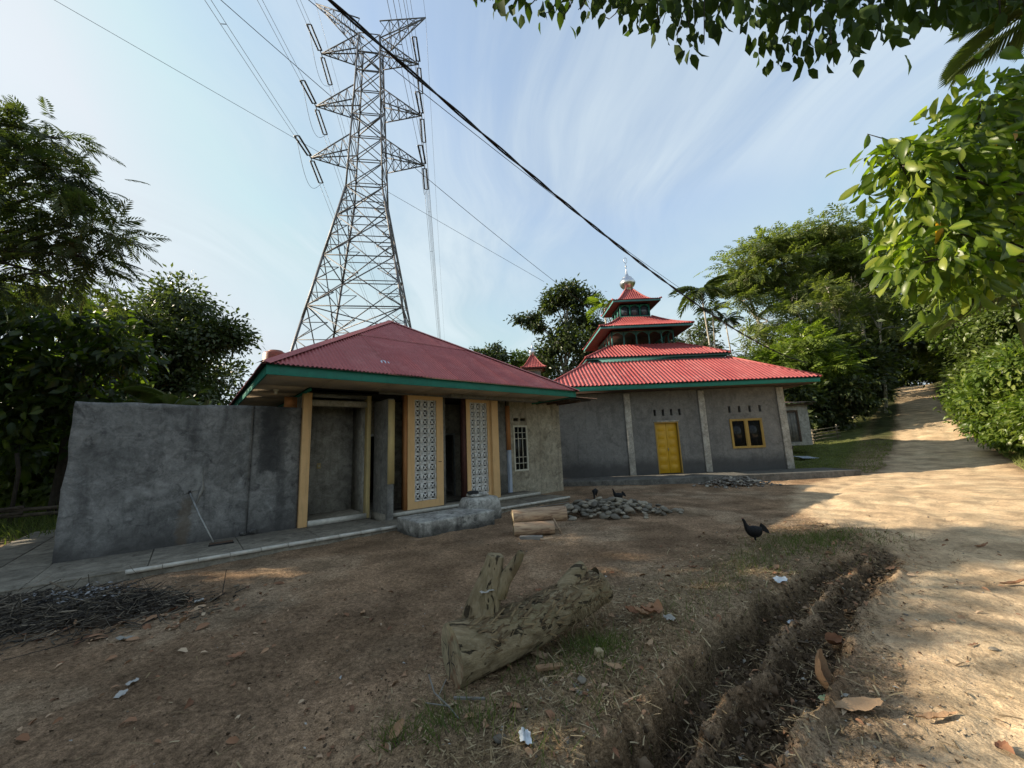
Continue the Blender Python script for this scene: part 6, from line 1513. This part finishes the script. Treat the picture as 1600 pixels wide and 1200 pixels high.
x = g.uniform(-.35, 6.2, N_); y = g.normal(3.65, .38, N_); dz = g.random(N_)**1.0*1.35; tw_ = fbm(x*2.3, y*2.3, 5, 3) < .62; x, y, dz = x[tw_], y[tw_], dz[tw_]; N_ = len(x)
low = zl(x)+.12; P = np.stack([x, y, low+dz+(y-3.5)*1.05+g.normal(0, .03, N_)], -1)
D = np.stack([g.normal(0, .35, N_), g.normal(0, .35, N_), np.full(N_, -1.0)], -1); V, F = scatter(LEAF8[0], LEAF8[1], P, D, g.normal(size=(N_, 3))+np.array([0, -.4, .2]), .19*g.uniform(.75, 1.25, N_)); t.raw(V, F, np.repeat(np.clip(g.normal(.4, .2, N_), 0, .98), 8))
for i in range(46):
    xx = g.uniform(-.2, 5.8); k = np.interp(xx, [-.2, 1.4, 3.0, 4.8, 6.6], [6.95, 7.0, 7.1, 7.2, 6.9]); yy = 3.6+g.normal()*.3
    t.limb([(xx+.25, 3.6, k), (xx+.1, yy, (k+zl(xx))/2+.3), (xx, yy, zl(xx)+.15+(yy-3.5)*1.05)], .012, .004, 4)
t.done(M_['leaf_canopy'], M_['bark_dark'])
# ------------------------------------------------------------------ ground litter
g = np.random.default_rng(77)
def onground(P2, lift=0.0):
    z = H(P2[:, 0], P2[:, 1]); return np.column_stack([P2, z+lift])
def ab(a, b): return np.column_stack([(a+b)*SQ, (a-b)*SQ])
STRAW = (np.array([(-.5, 0, 0), (.5, 0, 0), (.5, .5, .04), (-.5, .5, .04), (.5, 1, .0), (-.5, 1, .0)]), [(0, 1, 2, 3), (3, 2, 4, 5)])
def straw():
    n1 = 12500; a = g.uniform(1.2, 9.2, n1); b = np.interp(a, [1, 4, 6, 9], [-1.75, -1.95, -1.7, -1.2])+g.normal(0, .42, n1)
    p1 = ab(a, b); n2 = 2600; p2 = np.column_stack([g.normal(.9, .9, n2), g.normal(3.2, .8, n2)])
    n3 = 5200; a = g.uniform(1.3, 8.5, n3); p3 = ab(a, np.interp(a, [2, 9], [-.75, -.25])+g.normal(0, .36, n3))
    n4 = 1900; r_ = g.uniform(2.2, 13, n4); an = g.uniform(rad(-56), rad(52), n4); p4 = np.column_stack([r_*np.sin(an), r_*np.cos(an)])
    P2 = np.concatenate([p1, p2, p3, p4]); P2 = P2[((road_mask(P2[:, 0], P2[:, 1]) < .5) | (g.random(len(P2)) < .22)) & ((ditch(P2[:, 0], P2[:, 1])[1] < .12) | (g.random(len(P2)) < .75))]; n = len(P2)
    k = np.hypot(P2[:, 0], P2[:, 1])
    P = onground(P2, .006); D = np.column_stack([g.normal(size=n), g.normal(size=n), g.normal(size=n)*.16]); Nn = np.column_stack([g.normal(size=n)*.25, g.normal(size=n)*.25, np.ones(n)])
    l_ = np.clip(g.lognormal(-3.1, .55, n), .015, .16); w_ = np.clip(g.lognormal(-5.35, .45, n), .002, .010); S = np.column_stack([w_, l_, l_])
    V, F = scatter(STRAW[0], STRAW[1], P, D, Nn, S)
    tag(obj('dry_straw', mesh_of('dry_straw', V, F, attr=np.repeat(np.clip(g.beta(1.7, 1.35, n), 0, 1), 6)), M_['straw']), 'dry cut grass and straw strewn along the ditch and the yard', 'straw', kind='stuff')
straw()
CR = (np.array([(-.6, -.5, -.3), (.6, -.4, -.3), (0, .7, -.3), (.1, 0, .6), (-.3, .3, .35)]), [(0, 1, 3), (1, 2, 3), (2, 4, 3), (2, 0, 4), (0, 3, 4)])
def crumbs():
    n1 = 9000; inv = g.uniform(1/11, 1/2.0, n1); an = g.uniform(rad(-58), rad(50), n1); r_ = 1/inv; p1 = np.column_stack([r_*np.sin(an), r_*np.cos(an)])
    n2 = 9000; a = g.uniform(1, 8.2, n2); p2 = ab(a, np.interp(a, [1, 5, 8], [-1.0, -.85, -.4])+g.normal(0, .38, n2))
    P2 = np.concatenate([p1, p2]); rm = road_mask(P2[:, 0], P2[:, 1]); P2 = P2[(rm < .5) | (g.random(len(P2)) < .12)]; n = len(P2)
    S = np.clip(g.lognormal(-5.1, .55, n), .003, .032)*np.where(ditch(P2[:, 0], P2[:, 1])[1] > .2, 2.6, 1.0)
    V, F = scatter(CR[0], CR[1], onground(P2, .001), g.normal(size=(n, 3)), g.normal(size=(n, 3)), S)
    tag(obj('earth_crumbs', mesh_of('earth_crumbs', V, F, attr=np.repeat(g.random(n), 5)), M_['crumb']), 'loose clods and crumbs of earth on the yard', 'earth', kind='stuff')
crumbs()
def pebbles():
    n = 900; inv = g.uniform(1/14, 1/2.1, n); an = g.uniform(rad(0), rad(58), n); r_ = 1/inv; P2 = np.column_stack([r_*np.sin(an), r_*np.cos(an)])
    S = np.clip(g.lognormal(-4.6, .5, n), .004, .03)
    V, F = scatter(CR[0], CR[1], onground(P2, .002), g.normal(size=(n, 3)), g.normal(size=(n, 3)), S)
    tag(obj('pebbles', mesh_of('pebbles', V, F, attr=np.repeat(g.random(n), 5)), M_['rubble']), 'small pebbles scattered over the road and yard', 'pebbles', kind='stuff')
pebbles()
def leaf_bits():
    n1 = 800; a = g.uniform(1.5, 9, n1); p1 = ab(a, np.interp(a, [1, 9], [-1.6, -1.0])+g.normal(0, .75, n1))
    n2 = 420; r_ = 1/g.uniform(1/13, 1/2.1, n2); an = g.uniform(rad(-57), rad(57), n2); p2 = np.column_stack([r_*np.sin(an), r_*np.cos(an)])
    n3 = 160; p3 = np.column_stack([g.normal(-3.6, .9, n3), g.normal(4.3, .6, n3)])
    P2 = np.concatenate([p1, p2, p3]); n = len(P2)
    D = np.column_stack([g.normal(size=(n, 2)), g.normal(size=n)*.2]); Nn = np.column_stack([g.normal(size=(n, 2))*.45, np.ones(n)])
    V, F = scatter(LEAF8[0]*np.array([1, 1, 2.2]), LEAF8[1], onground(P2, .012), D, Nn, np.clip(g.lognormal(-3.2, .45, n), .02, .10))
    tag(obj('leaf_litter', mesh_of('leaf_litter', V, F, attr=np.repeat(g.beta(1.5, 1.6, n), 8)), M_['litter_leaf']), 'small dead leaves and wood chips scattered over the yard', 'leaf litter', kind='stuff')
leaf_bits()
def specks():
    n = 110; r_ = 1/g.uniform(1/16, 1/2.3, n); an = g.uniform(rad(-56), rad(45), n); P2 = np.column_stack([r_*np.sin(an), r_*np.cos(an)])
    D = np.column_stack([g.normal(size=(n, 2)), g.normal(size=n)*.2]); Nn = np.column_stack([g.normal(size=(n, 2))*.4, np.ones(n)])
    V, F = scatter(LEAF4[0], LEAF4[1], onground(P2, .01), D, Nn, np.clip(g.lognormal(-3.9, .4, n), .012, .05))
    tag(obj('paper_scraps', mesh_of('paper_scraps', V, F, attr=np.repeat(g.random(n), 4)), M_['paper']), 'tiny pale scraps of paper scattered over the yard', 'litter', kind='stuff')
specks()
BLADE = (np.array([(-.5, 0, 0), (.5, 0, 0), (.35, .5, .08), (-.35, .5, .08), (0, 1, .3)]), [(0, 1, 2), (0, 2, 3), (3, 2, 4)])
def blades(name, label, P2, hmean, w, mat, lean=.5, kind='stuff', sd=.3):
    n = len(P2); D = np.column_stack([g.normal(0, lean, n), g.normal(0, lean, n), np.ones(n)]); h = hmean*np.clip(g.lognormal(0, sd, n), .3, 2.4)
    V, F = scatter(BLADE[0], BLADE[1], onground(P2, -.004), D, np.column_stack([g.normal(size=(n, 2)), np.zeros(n)])+.001, np.column_stack([np.full(n, w)*g.uniform(.6, 1.3, n), h, h]))
    tag(obj(name, mesh_of(name, V, F, attr=np.repeat(np.clip(g.normal(.5, .22, n), 0, 1), 5)), mat), label, 'grass', kind=kind)
def around(cx, cy, sx, sy, n): return np.column_stack([g.normal(cx, sx, n), g.normal(cy, sy, n)])
blades('grass_tufts', 'green grass tufts beside the fallen log and along the ditch', np.concatenate([around(.55, 3.25, .13, .10, 420), around(.2, 2.95, .2, .12, 160), around(-.40, 2.5, .18, .08, 260), around(-.75, 2.42, .05, .05, 70), around(4.6, 6.1, .45, .22, 900), around(3.9, 5.6, .3, .2, 420), around(2.9, 5.1, .25, .2, 200), ab(g.uniform(1.5, 7.5, 600), g.normal(-1.55, .18, 600))]), .11, .005, M_['grass'], .55)
blades('dry_grass', 'dead bent grass on the bank of the ditch', np.concatenate([ab(g.uniform(1.3, 8.5, 1500), g.normal(-1.62, .2, 1500)), around(4.5, 6.1, .6, .3, 700), ab(g.uniform(1.4, 7, 350), g.normal(-.85, .10, 350))]), .075, .0045, M_['straw'], 1.3)
def lawn():
    n = 26000; a = g.uniform(19.6, 32, n); b = g.uniform(-9.5, -.6, n); P2 = ab(a, b)
    ok = (road_mask(P2[:, 0], P2[:, 1]) < .35) & ~((P2[:, 0] < 11.7) & (P2[:, 1] > 16.2)) & ~((P2[:, 1] < 16.5) & (P2[:, 0] < 13.4))
    blades('lawn', 'short sunlit grass between the mosque and the road', P2[ok], .07, .016, M_['lawn'], .7)
    n = 9000; a = g.uniform(13, 60, n); b = np.interp(a, [19, 84], [2.6, 3.4])+np.abs(g.normal(.5, .6, n)); blades('verge_grass', 'rough grass along the right verge of the road', ab(a, b), .22, .02, M_['lawn'], .5)
    n = 4000; P2 = np.column_stack([g.uniform(-18, -10.2, n), g.uniform(8.5, 16, n)]); blades('weeds', 'weeds under the trees behind the stick fence', P2, .35, .018, M_['grass'], .5)
lawn()

# ------------------------------------------------------------------ burnt rubbish heap
def burnt():
    xs = np.linspace(-7.0, -3.1, 90); ys = np.linspace(3.2, 5.7, 60); X, Y = np.meshgrid(xs, ys, indexing='ij')
    e = ((X+5.2)/1.75)**2+((Y-4.55-.05*(X+5.2))/.62)**2+ (fbm(X*2, Y*2, 3, 3)-.5)*.9
    hgt = .17*np.clip(.62-e, 0, 1)**.7*(.35+1.1*fbm(X*7, Y*7, 5, 4))+np.clip(1.1-e,0,1)*(fbm(X*22, Y*22, 6, 3)-.5)*.05
    Z = H(X, Y)+hgt-.01
    idx = np.arange(X.size).reshape(X.shape); F = np.stack([idx[:-1, :-1], idx[1:, :-1], idx[1:, 1:], idx[:-1, 1:]], -1).reshape(-1, 4); F = F[(e.ravel()[F].mean(1) < .62)]
    V = np.stack([X, Y, Z], -1).reshape(-1, 3)
    root = Thing('burnt_heap', 'blackened heap of burnt sticks and ash at the left in front of the pavement', 'ash heap', (-5.2, 4.5, 0), 0, (-5.2, 4.5, 0))
    root.part('char_bed', (V, F.astype(np.int32)), M_['charbed'], smooth=True)
    n = 4200; x = g.normal(-5.15, .66, n); y = g.normal(4.5, .30, n)+.05*(x+5.2); ee = ((x+5.2)/1.75)**2+((y-4.55)/.62)**2; z = H(x, y)+.17*np.clip(1-ee, 0, 1)**.6*g.random(n)+.01
    D = np.column_stack([g.normal(size=(n, 2)), g.normal(size=n)*.25]); l_ = np.clip(g.lognormal(-2.3, .6, n), .04, .7); w_ = np.clip(g.lognormal(-5.0, .4, n), .004, .02)
    bx = (np.array([(-.5, 0, -.5), (.5, 0, -.5), (0, 0, .5), (-.4, 1, -.4), (.4, 1, -.4), (0, 1, .4)]), [(0, 1, 4, 3), (1, 2, 5, 4), (2, 0, 3, 5)])
    V, F = scatter(bx[0], bx[1], np.column_stack([x, y, z]), D, np.tile([0, 0, 1.], (n, 1)), np.column_stack([w_, l_, w_]))
    root.part('burnt_sticks', (V, F), M_['char'], attr=np.repeat(np.clip(g.beta(1.3, 1.5, n), 0, 1), 6), kind='stuff')
    n = 420; x = np.where(g.random(n) < .6, g.normal(-4.95, .22, n), g.normal(-5.75, .2, n)); y = g.normal(4.62, .12, n)-.12*(x < -5.4)*3; z = H(x, y)+g.uniform(.10, .21, n)
    V, F = scatter(LEAF4[0], LEAF4[1], np.column_stack([x, y, z]), np.column_stack([g.normal(size=(n, 2)), g.normal(size=n)*.3]), g.normal(size=(n, 3))*.5+np.array([0, 0, 1]), g.uniform(.02, .07, n))
    root.part('ash_flakes', (V, F), M_['ash'], kind='stuff')
    n = 90
    x = g.normal(-4.0, .45, n); y = g.normal(4.6, .35, n)
    V, F = scatter(LEAFLONG[0], LEAFLONG[1], onground(np.column_stack([x, y]), .02), np.column_stack([g.normal(size=(n, 2)), g.normal(size=n)*.2]), g.normal(size=(n, 3))*.4+np.array([0, 0, 1]), g.uniform(.06, .16, n))
    root.part('scorched_leaves', (V, F), M_['litter_leaf'], attr=np.repeat(g.beta(1.4, 2, n), 11), kind='stuff')
burnt()

# ------------------------------------------------------------------ single pieces of litter
def curl_leaf(l_, w_, curl, roll, seed, nx=9, ny=5):
    r_ = np.random.default_rng(seed); V = []; F = []
    for i in range(nx):
        t = i/(nx-1); wd = w_*math.sin(math.pi*(.06+.90*t))**.75
        for j in range(ny):
            s = (j/(ny-1)-.5)*2; x = (t-.5)*l_; y = s*wd/2; z = curl*(t-.4)**2*l_*1.6+roll*(s*s)*wd*.6+math.sin(t*19)*abs(s)*.006+r_.normal(0, .002)
            V.append((x, y*(1-.35*roll), z))
    for i in range(nx-1):
        for j in range(ny-1): F.append((i*ny+j, (i+1)*ny+j, (i+1)*ny+j+1, i*ny+j+1))
    return mesh_of('dry_leaf', V, F, smooth=True)
def dleaf(x, y, l_, w_, curl, roll, rot, label, lift=.01, mat='dead_leaf'):
    o = obj('dry_leaf', curl_leaf(l_, w_, curl, roll, int(x*100) % 97), M_[mat], loc=(x, y, Hs(x, y)+lift), rot=rot)
    tag(o, label, 'leaf', 'large dry leaves on the ground')
dleaf(2.02, 2.98, .26, .15, .9, .95, (.2, -.9, 1.9), 'large curled brown leaf standing in the ditch', .10)
dleaf(2.50, 3.44, .20, .14, .5, .7, (.4, .3, .4), 'folded purplish brown leaf lying in the upper ditch', .05)
dleaf(1.93, 2.53, .30, .10, .12, .15, (.12, 0, .05), 'long flat tan leaf lying on the road edge beside the ditch', .03)
dleaf(2.28, 2.43, .24, .05, .15, .5, (0, 0, .0), 'narrow brown leaf on the road near the lower right', .02)
dleaf(3.25, 3.08, .10, .02, .1, .3, (0, 0, .2), 'thin dry pod on the road', .012)
dleaf(-.73, 2.45, .11, .06, .3, .3, (.5, -.3, 1.1), 'pinkish grey leaf by the grass tuft at the bottom edge', .03)
dleaf(4.44, 4.96, .16, .07, .3, .2, (0, 0, .3), 'yellowish leaf at the far end of the ditch', .02)
dleaf(3.4, 4.52, .2, .08, .2, .2, (0, .1, -.2), 'tan leaf on the ridge between the two trenches', .03)
dleaf(3.05, 4.9, .15, .08, .2, .4, (.1, 0, .8), 'brown leaf lying in the upper trench', .02)
dleaf(2.40, 2.24, .08, .05, .4, .3, (.1, 0, .3), 'small red brown leaf on the road in the lower right corner', .012)
dleaf(6.28, 5.57, .22, .06, .4, .5, (0, 0, .1), 'dark dry leaf in the middle of the road', .012)
dleaf(5.1, 4.3, .35, .05, .2, .6, (0, 0, .1), 'long dark twig-like leaf on the road', .012)
for i, (dx, dy) in enumerate(((0, 0), (.09, .04), (-.08, .05), (.03, -.07), (.12, -.05))):
    dleaf(1.05+dx, 3.62+dy, .15, .09, .6, .5, (random.uniform(-.4, .4), random.uniform(-.4, .4), random.uniform(0, 6)), ['lowest dark red brown leaf of the small pile right of the fallen log', 'right-hand red brown leaf of the small leaf pile', 'left-hand red brown leaf of the small leaf pile', 'front red brown leaf of the small leaf pile', 'topmost red brown leaf of the small leaf pile, nearest the wrapper'][i], .02+.012*i)
for i, (x, y) in enumerate(((.95, 3.2), (.62, 2.86), (1.5, 4.4), (.2, 4.6), (-2.3, 3.4), (-1.6, 4.2), (2.2, 5.2), (3.2, 7.0))):
    dleaf(x, y, random.uniform(.08, .14), random.uniform(.04, .07), random.uniform(.2, .6), random.uniform(.1, .5), (random.uniform(-.2, .2), random.uniform(-.2, .2), random.uniform(0, 6)), ['brown leaf close to the right end of the fallen log', 'tan leaf between the log and the ditch', 'brown leaf on the straw beyond the leaf pile', 'brown leaf on the open yard behind the log', 'dry leaf on the bare earth at the left', 'dry leaf on the earth between the ash heap and the log', 'dry leaf on the straw before the hen', 'dry leaf on the yard behind the hen'][i], .015)
def scrap(name, label, x, y, size, mat, seed, lift=.012, rz=0, tilt=.15, thick=0.0):
    r_ = np.random.default_rng(seed); n = 7; V = []; F = []
    for i in range(n):
        for j in range(n):
            u, v = i/(n-1)-.5, j/(n-1)-.5; V.append(((u+r_.normal(0, .035))*size[0], (v+r_.normal(0, .035))*size[1], .22*min(size)*abs(math.sin(u*5+seed))*r_.uniform(.6, 1.2)))
    for i in range(n-1):
        for j in range(n-1):
            if (i in (0, n-2) and j in (0, n-2) and r_.random() < .6): continue
            F.append((i*n+j, (i+1)*n+j, (i+1)*n+j+1, i*n+j+1))
    o = obj(name, mesh_of(name, V, F, attr=np.full(n*n, r_.random()), smooth=False), mat, loc=(x, y, Hs(x, y)+lift), rot=(tilt*r_.normal(), tilt*r_.normal(), rz)); tag(o, label, 'litter', 'litter on the ground')
scrap('wrapper', 'crumpled pale blue and white wrapper right of the fallen log', 1.24, 3.53, (.09, .075), M_['paper'], 3, .04, .4, .5)
for i in range(2):
    pass
scrap('paper_scrap', 'white paper scrap in front of the burnt heap', -3.65, 3.86, (.13, .08), M_['paper'], 4, .02, .3)
scrap('paper_scrap', 'small greyish paper scrap on the bare earth at the left', -2.89, 3.14, (.07, .05), M_['paper'], 5, .015, 1.2)
scrap('paper_scrap', 'small white paper scrap at the lower left', -2.80, 2.97, (.065, .05), M_['paper'], 6, .015, .2)
scrap('paper_scrap', 'white paper scrap beside the right end of the burnt heap', -3.67, 4.72, (.12, .08), M_['paper'], 7, .03, 2.2)
scrap('foil_scrap', 'grey plastic scrap lying on the straw above the ditch', 2.79, 4.45, (.14, .09), M_['plastic'], 8, .04, .1)
scrap('foil_scrap', 'small grey plastic scrap on the bank near the ridge', 2.55, 4.0, (.09, .05), M_['plastic'], 9, .03, .8)
scrap('plastic_scrap', 'white torn plastic beside the long tan leaf', 1.93, 2.62, (.08, .04), M_['paper'], 10, .02, .2)
scrap('green_leaf', 'small pale green leaf on the ridge of the ditch', 1.83, 2.66, (.06, .045), simple('pale_green', (.30, .40, .22), .6), 11, .05, .5)
scrap('plastic_bag', 'clear plastic bag end at the bottom edge of the picture', -.01, 2.27, (.06, .09), M_['plastic'], 12, .03, .1, .4)
scrap('paper_scrap', 'pale bark scrap lying on top of the fallen log', -.25, 3.08, (.11, .05), M_['paper'], 13, .52, .4)
def chip(name, label, x, y, s, mat, seed, rz, lift=0):
    o = obj(name, mesh_of(name, *roughbox(-s[0]/2, s[0]/2, -s[1]/2, s[1]/2, 0, s[2], seed, 4, .004)), mat, loc=(x, y, Hs(x, y)+lift), rot=(.08, .1, rz)); tag(o, label, 'wood chip')
chip('wood_chip', 'long tan split of wood in front of the fallen log', .18, 2.98, (.20, .045, .02), simple('tan_wood', (.36, .22, .12), .85, var=.5), 31, .35, .015)
chip('wood_chip', 'small square offcut of pale wood right of the log', .54, 3.06, (.055, .05, .045), simple('pale_wood', (.42, .34, .20), .85), 32, .3, .01)
chip('wood_chip', 'thin brown board sliver under the fallen log', .10, 3.22, (.16, .05, .012), M_['peeled'], 33, -.6, .03)
chip('wood_chip', 'thin twig on the earth left of the grass', -.35, 2.72, (.2, .015, .012), M_['plank'], 34, .05, .01)
for i, (x, y, s) in enumerate(((-.14, 2.33, .045), (.36, 2.71, .035), (.33, 2.60, .028), (3.3, 3.0, .03))):
    o = obj('pebble', SM[i], None, None, (x, y, Hs(x, y)+s*.35), (0, 0, i)); o.scale = (s,)*3; tag(o, ['pale rounded pebble at the bottom edge beside the plastic bag', 'pale pebble below the square wood offcut', 'small pebble beside the pale one below the offcut', 'pebble on the road right of the ditch'][i], 'pebble')
# dead twigs in the grass tuft at the bottom
tg = Thing('dry_twig', 'pale forked dead twig sticking out of the grass at the bottom', 'twig', (-.5, 2.6, Hs(-.5, 2.6)), 0, (-.5, 2.6, 0))
zz0 = 0.0
tg.part('stem', MB().tube([(-.36, 2.52, zz0+.0), (-.45, 2.58, zz0+.06), (-.56, 2.66, zz0+.10), (-.62, 2.78, zz0+.14)], .005, 5).tube([(-.47, 2.59, .065), (-.60, 2.6, .08)], .004, 5).tube([(-.53, 2.64, .09), (-.50, 2.74, .13)], .003, 5), M_['plank'])
# thin fallen branch on the road and a board below the pavement edge
o = tag(obj('fallen_stick', mesh_of('fallen_stick', *tube([(-.5, 0, .01), (0, .03, .012), (.6, 0, .012)], .012, 6)), M_['plank']), 'pale stick lying along the pavement edge before the stone heap', 'stick'); o.location = (*stw(7.6, 7.62)[:2], Hs(*stw(7.6, 7.62)[:2])+.01); o.rotation_euler = (0, 0, rad(33))
